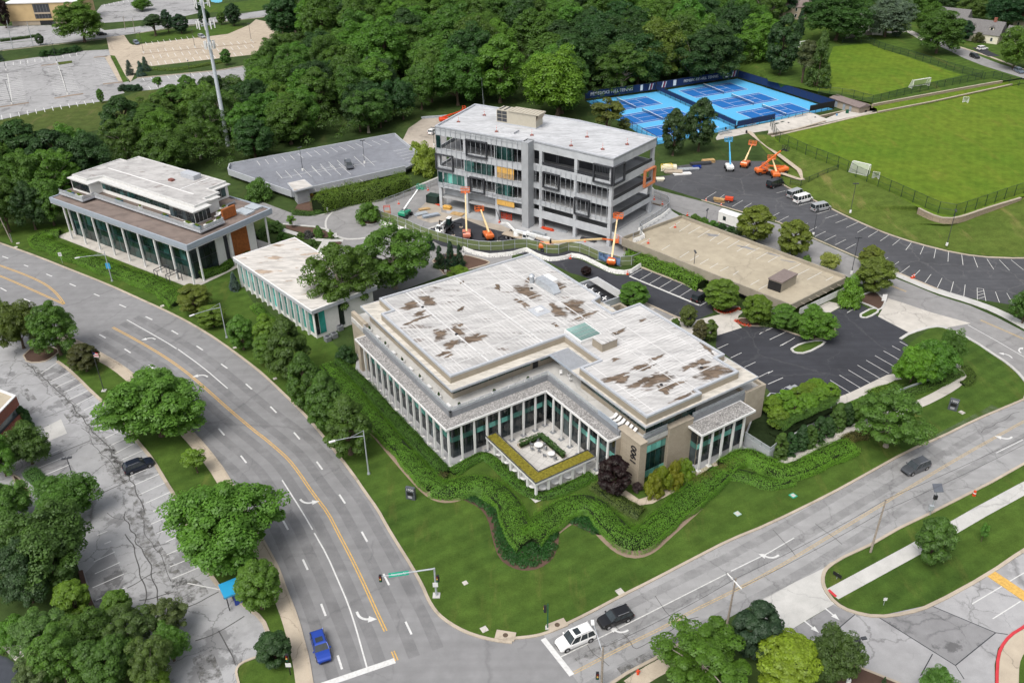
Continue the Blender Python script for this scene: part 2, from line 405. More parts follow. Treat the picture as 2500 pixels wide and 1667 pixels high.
def M_roof(name,base,stain,rib=None,rot=0.0,samt=0.75,thr=0.6,streak=(0.16,0.5),seam=None):
    """white membrane roof: faint ribs, dirt streaks along them, ponding stains"""
    m,nt,out = newmat(name)
    p = pos(nt,(1,1,1),rot)
    c = mixc(nt,ramp(nt,noise(nt,p,0.09,5,0.6),[(0.35,0.0),(0.65,1.0)]),sc(base,0.86),base)
    s2 = N(nt,'ShaderNodeTexNoise',i_Scale=1.0,i_Detail=6.0,i_Roughness=0.65); L(nt,pos(nt,(streak[0],streak[1] * 2,1),rot),s2.inputs['Vector'])
    c = mixc(nt,ramp(nt,s2.outputs['Fac'],[(0.44,0.0),(0.62,0.75)]),c,sc(base,0.58))
    s4 = N(nt,'ShaderNodeTexNoise',i_Scale=1.0,i_Detail=6.0,i_Roughness=0.7); L(nt,pos(nt,(streak[0] * 2.5,streak[1] * 6,1),rot),s4.inputs['Vector'])
    c = mixc(nt,ramp(nt,s4.outputs['Fac'],[(0.5,0.0),(0.7,0.6)]),c,sc(base,1.3))
    s3 = N(nt,'ShaderNodeTexNoise',i_Scale=1.0,i_Detail=8.0,i_Roughness=0.6); L(nt,pos(nt,(streak[0] * 0.9,streak[1],1),rot),s3.inputs['Vector'])
    c = mixc(nt,ramp(nt,s3.outputs['Fac'],[(thr,0.0),(thr + 0.035,samt),(1.0,samt)]),c,mixc(nt,ramp(nt,noise(nt,p,0.6,4),[(0.4,0.0),(0.6,1.0)]),stain,sc(stain,1.7)))
    if rib:
        w = N(nt,'ShaderNodeTexWave',wave_type='BANDS',bands_direction='Y',i_Scale=rib,i_Distortion=0.0); L(nt,p,w.inputs['Vector'])
        c = mixc(nt,ramp(nt,w.outputs['Fac'],[(0.80,0.0),(0.97,0.8)]),c,mixc(nt,ramp(nt,noise(nt,p,0.25,4),[(0.4,0.0),(0.6,1.0)]),sc(base,0.72),sc(base,1.32)))
    if seam:
        br = N(nt,'ShaderNodeTexBrick'); br.offset = 0.0; br.inputs['Scale'].default_value = 1.0
        br.inputs['Brick Width'].default_value = seam[0]; br.inputs['Row Height'].default_value = seam[1]; br.inputs['Mortar Size'].default_value = 0.07
        L(nt,p,br.inputs['Vector']); c = mixc(nt,br.outputs['Fac'],c,sc(base,1.25))
    finish(nt,out,c,0.75,0.25)
M_roof('membrane_left',(0.475,0.468,0.458),(0.105,0.085,0.072),0.42,R(-33 + 90),thr=0.625,seam=(13.0,7.5))
M_roof('membrane_right',(0.495,0.488,0.48),(0.105,0.085,0.072),0.42,R(-33),thr=0.63,seam=(13.0,8.0))
M_roof('eave_roof',(0.56,0.53,0.47),(0.16,0.115,0.07),None,R(-33),0.7,0.66,(0.3,0.6))
M_roof('white_roof',(0.56,0.535,0.50),(0.22,0.155,0.10),None,R(-42),0.75,0.575,(0.2,0.45))
M_roof('villa_roof',(0.44,0.43,0.42),(0.14,0.12,0.11),None,R(-55),0.6,0.60,(0.25,0.3))
M_roof('new_roof',(0.48,0.49,0.505),(0.45,0.46,0.47),0.3,R(30),0.3,0.66)
M_roof('brown_roof',(0.200,0.160,0.140),(0.085,0.065,0.06),None,R(-55),0.7,0.66,(0.2,0.2))
def M_gravel(name):
    m,nt,out = newmat(name); p = pos(nt)
    n = noise(nt,p,4.0,4,0.85); b = noise(nt,p,0.5,4)
    c = ramp(nt,n,[(0.36,(0.06,0.057,0.054)),(0.5,(0.24,0.23,0.22)),(0.64,(0.58,0.56,0.53))])
    c = mixc(nt,0.3,c,ramp(nt,b,[(0.3,0.14),(0.7,0.36)])); finish(nt,out,c,0.95,0.1,bump=n,bstr=0.5)
M_gravel('roof_gravel')
def M_decal(name,col,hole=0.5,hs=0.8,an=None,amt=0.8,fade=False):
    m,nt,out = newmat(name); p = pos(nt,*an) if an else pos(nt)
    n = noise(nt,p,hs,8,0.65)
    if fade:
        at_ = N(nt,'ShaderNodeAttribute',attribute_name='fade'); ad = N(nt,'ShaderNodeMath',operation='MULTIPLY_ADD'); L(nt,at_.outputs['Fac'],ad.inputs[0]); ad.inputs[1].default_value = 0.42; L(nt,n,ad.inputs[2]); sb_ = N(nt,'ShaderNodeMath',operation='SUBTRACT'); L(nt,ad.outputs[0],sb_.inputs[0]); sb_.inputs[1].default_value = 0.28; n = sb_.outputs[0]
    b = N(nt,'ShaderNodeBsdfDiffuse'); L(nt,mixc(nt,ramp(nt,noise(nt,p,0.7,5),[(0.4,0.0),(0.6,1.0)]),col,sc(col,1.9)),b.inputs[0])
    t = N(nt,'ShaderNodeBsdfTransparent'); mx = N(nt,'ShaderNodeMixShader')
    L(nt,ramp(nt,n,[(hole - 0.05,0.0),(hole + 0.16,amt)]),mx.inputs[0]); L(nt,t.outputs[0],mx.inputs[1]); L(nt,b.outputs[0],mx.inputs[2]); L(nt,mx.outputs[0],out.inputs[0])
M_decal('lot_stain',(0.10,0.098,0.092),0.5,0.9)
M_decal('roof_stain',(0.105,0.080,0.060),0.42,0.9,((0.6,1.7,1),R(57)),0.9,True)
M_decal('roof_stain_b',(0.105,0.080,0.060),0.42,0.9,((0.6,1.7,1),R(-33)),0.9,True)
M_decal('lane_wear',(0.11,0.11,0.112),0.38,0.35,None,0.2)
M_plain('seam_white',(0.56,0.56,0.555),0.7,0.3,var=0.15)
# ------------------------------------------------------------ ground and pavements
g = MB().add([(-2500,-600,0),(2500,-600,0),(2500,4200,0),(-2500,4200,0)],[(0,1,2,3)]).build('ground','ground_cover'); tag(g,None,None,kind='structure')
Z1,Z2,Z3,ZM = 0.008,0.012,0.016,0.024
# lawns (mown)
sheet('lawn',PL(12,(0,245),(370,590),(770,1060),(1120,1545),13,(1310,310),(1530,680),(1640,900),(1850,1065),(2350,1195),23,(200,1140),(1000,770),(2000,255),32,(570,1400),(1580,880),(2280,560),(2500,480),(2400,400),(2200,200),(1910,0),31,(1640,1440),(1520,1425),32,(1210,80),(540,560),22,(2350,700),(1500,1000),12,(1700,1000),(700,0)),'lawn',0.004)
sheet('lawn',PL(33,(590,470),(1470,20),32,(2350,1120),(2600,990),33,(2600,200),(2350,330),(2010,570),(1500,840),(1000,950),(760,900),(520,710),(500,600)),'lawn',0.004)
sheet('lawn',PL(1,(0,640),(600,870),(1480,1260),(2020,1560),12,(0,245),(700,0),11,(0,1250),1,(2000,700),(1000,500),(0,480)),'lawn',0.004)
sheet('lawn',PL(2,(525,160),(1110,720),(1650,1490),3,(1920,560),(2350,900),13,(150,1150),(0,1345),3,(2190,1390),(2190,1600),13,(520,1600),(440,1200),(280,720),(130,370),2,(2080,1210),(1790,850),(1330,390),(940,115),(800,20)),'lawn',0.004)

RK = smooth(PL(1,(-300,560),(0,665),(350,790),(600,890),(1000,1048),(1300,1185),(1500,1275),(1750,1400),(2010,1560),12,(0,245),(130,360),(370,590),(530,760),(770,1060),(900,1230),(1000,1380),(1120,1545),
     13,(1200,130),(1310,310),(1430,500),(1530,680),(1580,800),(1640,900),(1720,980),(1850,1065),(2000,1130),(2200,1180),(2350,1195)),1)
UK = smooth(PL(23,(0,1160),(200,1140),(300,1115),(400,1075),(700,930),(1000,770),(1300,620),(1700,410),(2000,255),(2350,115),32,(570,1400),(860,1240),(1290,1000),(1580,880),(1900,720),(2280,560),(2420,500),(2700,360)),1)
LK = smooth(PL(1,(-300,1110),(0,1240),(300,1370),(600,1510),2,(830,50),(940,115),(1120,215),(1330,390),(1560,615),(1790,850),(1930,1010),(2080,1210),13,(-80,0),(130,370),(210,520),(280,720),(350,890),(400,1040),(440,1200),(480,1340),(520,1600),(560,1800)),1)
DK = PL(23,(840,1620),(920,1568),(1050,1480),(1300,1350),(1500,1230),(1700,1130),(1800,1080),(1960,985),33,(0,770),(230,650),(590,475),(700,410),(940,300),(1200,150),(1470,20),32,(2050,1290),(2350,1120),(2700,940))
road = sheet('parkway_road',RK + UK[:3] + PL(23,(300,1130),(580,1500),(700,1700)) + [at(1300,1850),at(780,1850)] + LK[::-1],'parkway_asphalt',Z1,'grey curving parkway with lane markings')
sroad = sheet('cross_road',UK[3:] + DK[::-1] + [at(1480,1760)] + PL(23,(700,1690),(560,1500),(290,1130)),'old_asphalt',Z2,'pale cracked cross road running off to the right')
kerb(RK,0.45,0.13,0); kerb(UK,0.42,0.13,0); kerb(LK,0.35,0.13,0)
kerb(DK[:7],0.4,0.13,0); kerb(DK[10:],0.4,0.13,0)
ribbon('sidewalk',LK[6:],1.8,'sidewalk_concrete',0.03,off=-1.05,it=0,label='tan concrete sidewalk beside the parkway')
ribbon('sidewalk',PL(23,(1080,1600),(1250,1480),(1420,1390),(1560,1290),(1850,1160),(1960,1100)),2.1,'sidewalk_concrete',0.03,label='tan sidewalk behind the corner trees')
def dash(t,x1,y1,x2,y2,par,w=0.14,mat='white_paint',name='lane_dash',z=ZM):
    a,b = S(t,x1,y1),S(t,x2,y2); d = (b - a).normalized(); n = Vector((-d.y,d.x,0)) * w
    return MB().add([a + n + Vector((0,0,z)),a - n + Vector((0,0,z)),b - n + Vector((0,0,z)),b + n + Vector((0,0,z))],[(0,1,2,3)]).build(name,mat,par)
for t,q in ((1,[(20,785,75,805),(220,865,260,880),(425,948,478,970),(640,1037,695,1060),(862,1130,912,1150),(1095,1227,1157,1255),(1337,1338,1398,1368),(1575,1465,1635,1500),(5,1075,60,1105),(220,1175,276,1200),(445,1275,502,1305),(912,1502,970,1535)]),
             (2,[(1805,40,1862,78),(2030,205,2087,245),(2257,388,2313,437),(1143,67,1200,103),(1365,215,1422,258),(1590,385,1640,430),(2007,797,2060,858),(2210,1045,2262,1112)]),
             (12,[(132,595,188,652),(348,832,402,895),(557,1100,610,1173),(765,1402,818,1483),(55,1323,105,1397)]),
             (13,[(970,178,1022,270),(1170,565,1222,668),(1373,1003,1428,1120),(248,75,295,160),(430,432,475,528),(598,840,640,950),(750,1313,790,1440)])):
    for a in q: dash(t,*a,road)
def dbl(pts,par,mat='yellow_paint',gap=0.17,w=0.16,it=1):
    for s in (-1,1): ribbon('yellow_line',pts,w,mat,ZM,par,s * gap,it)
dbl(PL(1,(1035,1437),(1280,1568),2,(1500,130),(1700,270),(1900,440),(2100,620),(2350,830),12,(70,880),(200,990),(300,1080),(400,1210),(480,1330),(560,1440),(660,1568),13,(760,200),(850,370),(930,530),(1020,720),(1100,900),(1190,1090)),road)
dbl(PL(13,(1255,1275),(1292,1360)),road,it=0)
dbl(PL(1,(-200,800),(0,870),(220,950),(380,1020),(470,1080),(540,1150),(590,1225)),road)
dbl(PL(1,(-200,885),(0,965),(200,1050),(400,1140),(590,1225)),road)
for q in (PL(1,(1165,1368),(1520,1568),2,(1620,65)),PL(2,(1635,70),(1870,240),(2090,430)),PL(12,(240,1270),(430,1568),13,(520,160)),PL(13,(535,190),(650,390),(760,640),(850,850),(920,1070),(970,1250),(1020,1430))):
    ribbon('lane_line',q,0.2,'white_paint',ZM,road,0,1)
dash(13,600,1590,1275,1360,road,0.42,name='stop_line',z=0.028)
dbl(PL(23,(565,1475),(850,1325),(1100,1195),(1420,1040),(1650,910),(2000,740),(2350,560),33,(500,260),(930,0),32,(1280,1350),(1690,1100),(2350,730),(2600,600)),sroad,'worn_yellow_paint',.15,.11)
ribbon('lane_line',PL(23,(450,1325),(950,1080),(1960,570)),0.15,'worn_white_paint',ZM,sroad,0,0)
ribbon('lane_line',PL(23,(2010,540),(2350,375),33,(240,235)),0.14,'white_paint',ZM,sroad,0,0)
dash(32,2095,1020,2340,900,sroad,0.07,name='lane_line')
dash(23,285,1160,550,1495,sroad,0.36,name='stop_line',z=0.028)
M_plain('tar',(.085,.083,.082),.8,.2,var=.4,scale=1.0)
def wiggle(q,a):
    P_ = resample(q,1.6); ns = normals2d(P_); r = random.Random(len(P_)); return [p + n * r.uniform(-a,a) for p,n in zip(P_,ns)]
for par,mat,q in ((sroad,'old',PL(23,(940,1030),(1080,1200),(1130,1270),(1300,1170),(1450,1090),(1580,1010),(1700,950))),(sroad,'old',PL(23,(1050,1560),(1200,1400),(1400,1280),(1560,1220),(1850,1040))),
                    (sroad,'old',PL(23,(1310,770),(1420,950),(1560,1060))),(sroad,'old',PL(23,(700,1210),(760,1300),(900,1400))),(sroad,'old',PL(32,(1950,830),(2150,720),(2300,640))),(sroad,'old',PL(33,(40,160),(250,410))),(sroad,'old',PL(33,(440,100),(690,290)))):
    ribbon('crack',wiggle(q,.3),0.09,'tar',ZM,par,0,1)
YC = PL(1,(1035,1437),(1280,1568),2,(1500,130),(1700,270),(1900,440),(2100,620),(2350,830),12,(70,880),(200,990),(300,1080),(400,1210),(480,1330),(560,1440),(660,1568),13,(760,200),(850,370),(930,530),(1020,720),(1100,900),(1190,1090),(1300,1380))
for k,f in enumerate((2.2,5.4,-2.0,-5.0,-8.0)): ribbon('lane_wear',YC,1.5,'lane_wear',.0125 + .0012 * k,road,f,1)
SC_ = PL(23,(565,1475),(1100,1195),(1650,910),(2350,560),33,(930,0),32,(1690,1100),(2350,730))
for k,f in enumerate((2.0,5.2,-2.6)): ribbon('lane_wear',SC_,1.4,'lane_wear',.017 + .0012 * k,sroad,f,1)
def arrow(t,x,y,tx,ty,par,side=1,s=1.0,straight=False):
    """painted turn arrow at a point, its shaft heading towards (tx,ty)"""
    p,q = S(t,x,y),S(t,tx,ty); d = (q - p); a = math.atan2(d.y,d.x)
    mb = MB()
    if straight:
        mb.add([(-1.5,-.13,0),(.2,-.13,0),(.2,.13,0),(-1.5,.13,0),(.2,-.5,0),(1.5,0,0),(.2,.5,0)],[(0,1,2,3),(4,5,6)])
    else:
        c = [(-1.0 + 1.5 * math.sin(u) ,side * 1.5 * (1 - math.cos(u))) for u in np.linspace(0,1.25,6)]
        pts = [Vector((-1.5,0,0))] + [Vector((u,v,0)) for u,v in c]
        mb = strip_mesh(pts,0.34,0.0)
        e = pts[-1]; dd = (pts[-1] - pts[-2]).normalized(); nn = Vector((-dd.y,dd.x,0))
        mb.add([e - nn * .55,e + dd * 1.15,e + nn * .55],[(0,1,2)] )
    o = mb.build('turn_arrow','white_paint',par,(p.x,p.y,ZM + .004)); o.rotation_euler = (0,0,a); o.scale = (s,s,1)
arrow(1,1390,1530,1200,1440,road,1,0.9); arrow(2,1870,300,1700,190,road,1,0.95)
arrow(12,450,1490,560,1600,road,1,1.0); arrow(13,955,985,1010,1120,road,1,1.0)
arrow(32,2200,900,2120,950,sroad,-1,0.9); arrow(33,40,430,-40,480,sroad,-1,0.9); arrow(23,1000,1115,900,1165,sroad,-1,0.8)

# ---- left parking lot
lot = sheet('parking_lot',PL(2,(-120,-120),(480,-80),(525,180),(650,270),(870,490),(990,590),(1110,720),(1200,840),(1290,950),(1400,1080),(1500,1250),(1650,1490),3,(1920,560),(2020,700),(2240,850),13,(60,980),(120,1130),(60,1320),3,(2210,1385),(2165,1450),(2180,1530),(2230,1700),(1700,1700),(900,975),(730,540),(600,150),(-120,-20)),'cracked_asphalt',Z1,'cracked pale parking lot on the left')
kerb(PL(2,(525,180),(650,270),(870,490),(990,590),(1110,720),(1200,840),(1290,950),(1400,1080),(1500,1250),(1650,1490),3,(1790,300),(1920,560),(2020,700),(2240,850),13,(60,980),(120,1130)),0.55,0.13,1)
kerb(PL(13,(60,1320),3,(2350,1330),(2210,1385),(2165,1450),(2180,1530),(2230,1700)),0.3,0.13,1)
for t,q in ((2,[(380,290,525,195),(465,363,645,280),(510,420,705,333),(585,468,760,380),(640,530,820,440),(690,583,870,490),(770,630,930,550),(810,700,990,605),(880,755,1045,665),(920,820,1100,735),(965,885,1110,815),(1020,950,1200,860),(1055,1025,1255,920),(1115,1085,1310,997),(1195,1232,1410,1143),(1205,1327,1460,1215),(1275,1405,1515,1295),(1340,1480,1560,1380),(1405,1555,1610,1465),(340,1080,550,990),(335,1165,597,1055),(380,1237,645,1125),(540,1262,690,1195)]),
             (3,[(1385,110,1630,0),(1445,195,1650,105),(1520,275,1660,210),(1530,390,1690,320),(1560,500,1760,420),(1580,610,1830,505),(870,565,1100,460),(850,693,1135,567),(880,808,1150,690),(860,455,1055,363),(895,948,970,912),(960,290,1020,265),(890,210,985,172),(1720,650,2020,710)])):
    for a in q: dash(t,*a,lot,0.075,'white_paint','stall_line')
for q in (PL(2,(240,200),(400,330),(540,450),(650,580),(760,700),(880,840),(1000,990),(1130,1150),(1200,1260),(1290,1440),(1340,1568)),PL(3,(1130,0),(1220,190),(1290,350),(1380,520),(1430,680),(1470,850)),PL(3,(1150,200),(1230,350),(1290,560),(1340,700),(1320,890)),PL(3,(1280,800),(1450,770),(1590,720)),
          PL(2,(840,900),(600,990),(460,1050)),PL(3,(1160,690),(1320,600),(1420,540)),PL(3,(2240,950),(2000,1090),(1790,1170)),PL(3,(2000,1090),(2060,1220),(2150,1410)),PL(3,(1720,860),(1900,780),(2000,720)),PL(2,(1190,1270),(1000,1350),(800,1440))):
    ribbon('tar_seam',wiggle(q,.38),0.16,'tar',ZM,lot,0,1)
for q in (PL(2,(90,370),(200,290),(330,320)),PL(2,(0,190),(130,175),(240,210)),PL(2,(400,690),(540,640),(650,600)),PL(2,(750,790),(820,850),(880,940),(960,1060),(1040,1140),(1110,1240)),PL(3,(1280,0),(1330,150),(1400,260),(1440,350),(1500,480),(1560,640)),PL(3,(1000,0),(1050,70),(1130,60)),PL(3,(1430,180),(1560,140),(1640,100)),PL(3,(1310,350),(1420,310),(1560,280)),PL(2,(840,1230),(980,1120),(1130,1080))): ribbon('crack',wiggle(q,.5),0.09,'tar',ZM,lot,0,1)
for q,w in ((PL(2,(240,200),(400,330),(540,450),(650,580),(760,700),(880,840),(1000,990),(1130,1180),(1240,1400),(1300,1568)),1.6),(PL(2,(960,990),(1040,1120),(1120,1290)),2.4),(PL(3,(1240,0),(1330,200),(1400,330),(1520,520),(1650,680)),2.6),(PL(3,(1620,640),(1760,740),(1800,800)),4),(PL(3,(1850,1300),(1900,1450),(1950,1600)),2.6),(PL(2,(630,640),(700,740)),1.6),(PL(2,(220,440),(310,540)),1.4)): ribbon('stain',wiggle(q,.2),w,'lot_stain',.018,lot,0,1)
ribbon('stain',wiggle(PL(23,(1000,1480),(1250,1340),(1500,1200),(1850,1030)),.2),1.8,'lot_stain',.02,sroad,0,1); ribbon('stain',wiggle(PL(23,(1100,1130),(900,1230),(600,1370)),.2),1.2,'lot_stain',.02,sroad,0,1)
dk = sheet('tar_patch',PL(3,(780,560),(1020,320),(1140,590),(1050,760),(960,900),(880,900)),'patch_asphalt',0.012,parent=lot)
sheet('tar_patch',PL(2,(300,1130),(560,1000),(740,1250),(560,1330),(420,1330)),'patch_asphalt',0.012,parent=lot)
for q in ([(420,340),(590,235),(640,265),(470,362)],[(525,445),(720,345),(765,378),(575,470)],[(640,535),(830,455),(865,485),(690,580)]):
    sheet('tar_patch',PL(2,*q),'patch_asphalt',0.012,parent=lot)
sheet('concrete_pad',PL(2,(400,790),(560,710),(615,840),(450,910)),'white_concrete',Z3)
def bed(name,pts,mat='mulch',h=0.1,kw=0.25,it=1,closed=True,kmat='kerb_concrete'):
    P_ = pts + [pts[0]] if closed else pts
    P_ = smooth(P_,it)
    sheet(name,P_[:-1] if closed else P_,mat,h)
    if kw: kerb(P_,kw,h + 0.05,0,mat=kmat)
bed('planting_bed',PL(2,(215,130),(300,50),(430,40),(560,80),(480,150),(400,190),(250,195)))
bed('planting_bed',PL(2,(560,1350),(700,1270),(740,1290),(680,1350),(540,1400)),'lawn')
bed('planting_bed',PL(2,(110,1220),(180,1250),(300,1420),(200,1440)))
kerb(PL(3,(740,545),(800,760),(890,970)),0.6,0.25,0,name='timber_edging',mat='mulch')
sheet('pond',PL(3,(-150,1270),(60,1330),(190,1420),(340,1600),(-150,1600)),'water',0.02)
ribbon('concrete_channel',PL(3,(-150,1080),(0,1150),(120,1240),(200,1330)),1.6,'concrete',0.03)

# ---- upper-left lots
la = sheet('parking_lot',PL(0,(-120,590),(770,468),(1045,455),(1190,770),(1090,800),(1145,855),(1020,885),(1015,922),(500,990),(-120,1128)),'pale_asphalt',Z1,'pale worn parking lot at the upper left')
la2 = sheet('parking_lot',PL(0,(1185,760),(1260,720),(2010,650),(2300,600),10,(250,560),(120,720),0,(2100,760),(1980,765),(1310,835),(1085,801)),'pale_asphalt',0.0095,'narrow pale parking strip below the blue spruces')
lb = sheet('parking_lot',PL(0,(975,345),(1140,325),(1190,400),(1220,415),(1840,345),(2090,315),(2290,230),10,(0,180),(220,230),(190,340),(100,480),(0,500),0,(2000,540),(1390,610),(1270,570),(1260,640),(1200,755),(1010,505)),'beige_concrete',Z2 + .004,'beige concrete parking lot below the cell tower')
rd = sheet('street',PL(0,(-150,480),(970,350),(1240,310),(1650,240),(2350,165),10,(130,150),(300,140),(700,70),(640,0),(300,68),0,(2350,108),(1900,170),(1500,200),(1240,250),(870,290),(330,375),(-150,415)),'pale_asphalt',0.0105,'pale street across the upper left')
lc = sheet('parking_lot',PL(0,(870,130),(930,50),(1450,-60),(1790,-60),(1830,120),(1700,150),(1270,190),(930,215)),'pale_asphalt',0.0065,'far parking lot behind the street')
sheet('driveway',PL(0,(-150,245),(140,240),(520,232),(900,250),(980,290),(600,340),(330,372),(-150,412)),'pale_asphalt',0.0065)
kerb(PL(0,(-120,485),(970,360)),0.5,0.13,0); kerb(PL(0,(1260,310),(1650,250),(2350,170),10,(130,155)),0.5,0.13,0)
kerb(PL(0,(1260,720),(2010,650),(2300,600)),0.4,0.3,0)
def stalls(p,q,n,d,par,w=0.055,mat='worn_white_paint',both=False):
    for i in range(n):
        c = p.lerp(q,i / max(1,n - 1))
        a,b = (c - d,c + d) if both else (c,c + d)
        u = (b - a).normalized(); nn = Vector((-u.y,u.x,0)) * w; z = Vector((0,0,ZM))
        MB().add([a + nn + z,a - nn + z,b - nn + z,b + nn + z],[(0,1,2,3)]).build('stall_line',mat,par)
def st(t,a,b,n,d0,d1,par,w=0.11,both=False,mat='white_paint'):
    stalls(S(t,*a),S(t,*b),n,S(t,*d1) - S(t,*d0),par,w,mat,both)
st(0,(55,580),(700,490),11,(700,490),(708,518),la)
st(0,(540,622),(618,858),17,(578,740),(690,728),la,0.13,True)
st(0,(72,680),(108,940),17,(90,800),(215,785),la,0.13,True)
st(0,(975,545),(1062,742),15,(975,545),(868,560),la)
st(0,(20,1100),(935,940),13,(20,1100),(13,1058),la)
ribbon('stall_line',PL(0,(535,610),(622,870)),0.25,'worn_white_paint',ZM,la,0,0); ribbon('stall_line',PL(0,(68,680),(112,945)),0.25,'worn_white_paint',ZM,la,0,0)
st(0,(1325,745),(1930,690),9,(1325,745),(1305,715),la2); st(0,(1385,825),(1935,775),9,(1385,825),(1365,793),la2)
st(0,(1350,418),(1840,352),10,(1350,418),(1335,390),lb); st(0,(1390,485),(2330,395),15,(1390,485),(1375,458),lb)
st(0,(1415,540),(2330,440),15,(1415,540),(1400,510),lb); st(0,(1395,605),(2230,510),14,(1395,605),(1380,572),lb)
st(0,(960,60),(1180,20),6,(960,60),(955,40),lc); st(0,(1100,60),(1240,150),9,(1100,60),(1190,50),lc)
ribbon('kerb_strip',PL(0,(1300,500),(1600,470),(2350,395)),1.0,'bare_earth',0.03,None,0,0)
for q in (PL(0,(500,905),(640,880),(765,862)),PL(0,(0,985),(265,945)),PL(0,(945,775),(1130,755)),PL(0,(860,530),(985,518)),PL(0,(380,605),(520,590))):
    ribbon('island',q,1.5,'bare_earth',0.05,None,0,0)
bed('planting_bed',PL(0,(530,575),(660,560),(665,580),(540,600)),'rough_grass',0.1,0,0)
sheet('grass_strip',PL(0,(1012,510),(1055,515),(1180,750),(1130,760)),'lawn',0.06); ribbon('sidewalk',PL(0,(985,515),(1120,745)),2.6,'beige_concrete',0.05,None,0,0)
ribbon('sidewalk',PL(0,(1060,520),(1190,755)),1.2,'white_concrete',0.05,None,-1.5,0)
sheet('grass_bank',PL(0,(-120,1130),(500,992),(1015,924),(1300,838),(1990,768),(1900,1000),(1300,1100),(680,1245),(-120,1310)),'rough_grass',0.004)
ribbon('trail',PL(0,(-120,1335),(0,1320),(680,1252)),3.0,'sidewalk_concrete',0.02,None,0,0,'pale trail below the grassy bank')
ribbon('trail',PL(0,(-120,1350),(190,1378)),1.2,'white_concrete',0.02,None,0,0); ribbon('trail',PL(0,(-120,1378),(190,1415),(300,1450)),2.0,'sidewalk_concrete',0.02,None,0,0)
sheet('lawn',PL(0,(1250,310),(2200,210),(2290,310),(2090,312),(1840,345),(1240,395)),'lawn',0.006)
sheet('lawn',PL(10,(0,0),(310,0),(300,65),(0,100),0,(1900,120),(1850,60)),'lawn',0.006)
sheet('bare_patch',PL(10,(60,230),(330,220),(400,290),(320,330),(190,280)),'bare_earth',0.013)
sheet('swimming_pool',smooth(PL(0,(1930,-5),(1990,-20),(2040,0),(2040,22),(1990,30),(1940,20)),1),'pool_water',0.05)

# ---- centre: drive loop, building forecourts
drv = sheet('driveway',PL(11,(0,265),(330,390),(490,412),(640,402),(720,350),(800,312),(930,282),(1160,275),(1300,215),(1680,60),10,(1640,1330),(1440,1180),(1600,1100),(1750,1200),11,(1750,400),(2350,600),(2350,830),(1720,960),(1200,1150),(900,1300),(850,1000),(610,745),(800,640),(760,600),(640,525),(250,490),(100,425),(0,335)),'drive_asphalt',Z1,'grey drive looping past the round island')
kerb(PL(11,(330,390),(490,412),(640,402),(720,350),(800,312),(930,282),(1160,275),(1300,215),(1680,60)),0.7,0.14,1,mat='white_concrete')
kerb(PL(11,(250,490),(640,525),(690,585),(760,610),(810,628),(910,632),(1060,612)),0.7,0.14,1,mat='white_concrete')
ribbon('flush_kerb',PL(11,(650,560),(635,480),(655,425),(710,370)),0.5,'white_concrete',0.02,None,0,1)
ribbon('flush_kerb',PL(11,(1500,565),(1640,510),(1880,430)),0.6,'white_concrete',0.02,None,0,0)
ribbon('sidewalk',PL(11,(240,540),(400,590),(580,640),(800,640)),1.6,'white_concrete',0.03,None,0,1)
ribbon('sidewalk',PL(11,(640,650),(610,700),(580,750)),1.8,'white_concrete',0.034,None,0,0)
bed('planting_bed',PL(11,(270,500),(640,540),(680,620),(560,610),(420,570),(280,540)),'mulch',0.12,0)
bed('planting_bed',PL(11,(650,700),(700,660),(790,650),(780,680),(650,735)),'mulch',0.12,0)
bed('planting_bed',PL(11,(330,400),(640,410),(700,360),(820,300),(1200,230),(1100,80),(600,150),(400,280)),'mulch',0.1,0)
bed('island',PL(11,(920,440),(940,420),(1000,470),(1080,478),(1110,400),(1150,470),(1080,492),(980,492)),'mulch',0.13,0,1)
kerb(smooth(PL(11,(945,410),(925,450),(950,485),(1030,500),(1120,485),(1165,440)),1),0.6,0.15,0,mat='white_concrete')
bed('planting_bed',PL(11,(1620,830),(1700,760),(1900,770),(2100,820),(2160,850),(1980,900),(1740,970),(1680,900)),'mulch',0.1,0.3)
yard = sheet('construction_yard',PL(11,(1500,575),(1890,435),(2200,540),21,(0,570),(200,600),(700,740),(820,800),(1000,860),(900,830),(530,790),(300,790),(0,760),11,(2100,770),(1700,690)),'dark_asphalt',Z2,'dark asphalt yard in front of the unfinished building')
sheet('site_dirt',PL(11,(1470,380),(1600,250),(1700,260),(1700,380),(2250,500),21,(0,540),(250,590),(830,760),(760,790),(200,620),(0,580),11,(2100,520),(1890,435),(1600,480),(1480,440)),'site_dirt',Z3,'muddy bare strip along the unfinished building')
lotm = sheet('parking_lot',PL(21,(300,820),(530,790),(640,820),(780,890),(960,960),(1060,960),(1190,888),(1700,1085),(1870,1180),(1830,1260),(1850,1300),(1650,1390),(1500,1340),(1210,1210),(1000,1100),(620,960),(540,940)),'dark_asphalt',Z1,'fresh black parking lot between the garage and the large white roof')
lot2 = sheet('parking_lot',PL(21,(1880,1500),(2110,1440),(2350,1380),31,(510,1335),(790,1195),(940,1275),(1010,1340),(1300,1490),(1215,1540),32,(1290,30),(1150,240),(1130,300),(860,440),(700,530),(590,600),(500,560),(60,520),22,(2350,440),(2300,400),(1960,120),(1870,50)),'dark_asphalt',Z2,'fresh black parking lot on the right of the large white roof')
for t,a,b,n,d0,d1,par in ((21,(1078,968),(1635,1192),7,(1265,1033),(1380,965),lotm),(32,(570,353),(1060,85),7,(570,353),(778,483),lot2),(32,(1140,40),(1210,0),2,(1140,40),(1215,80),lot2),(22,(1885,65),(2265,325),4,(1885,65),(1985,20),lot2)):
    st(t,a,b,n,d0,d1,par,0.06,mat='white_paint')
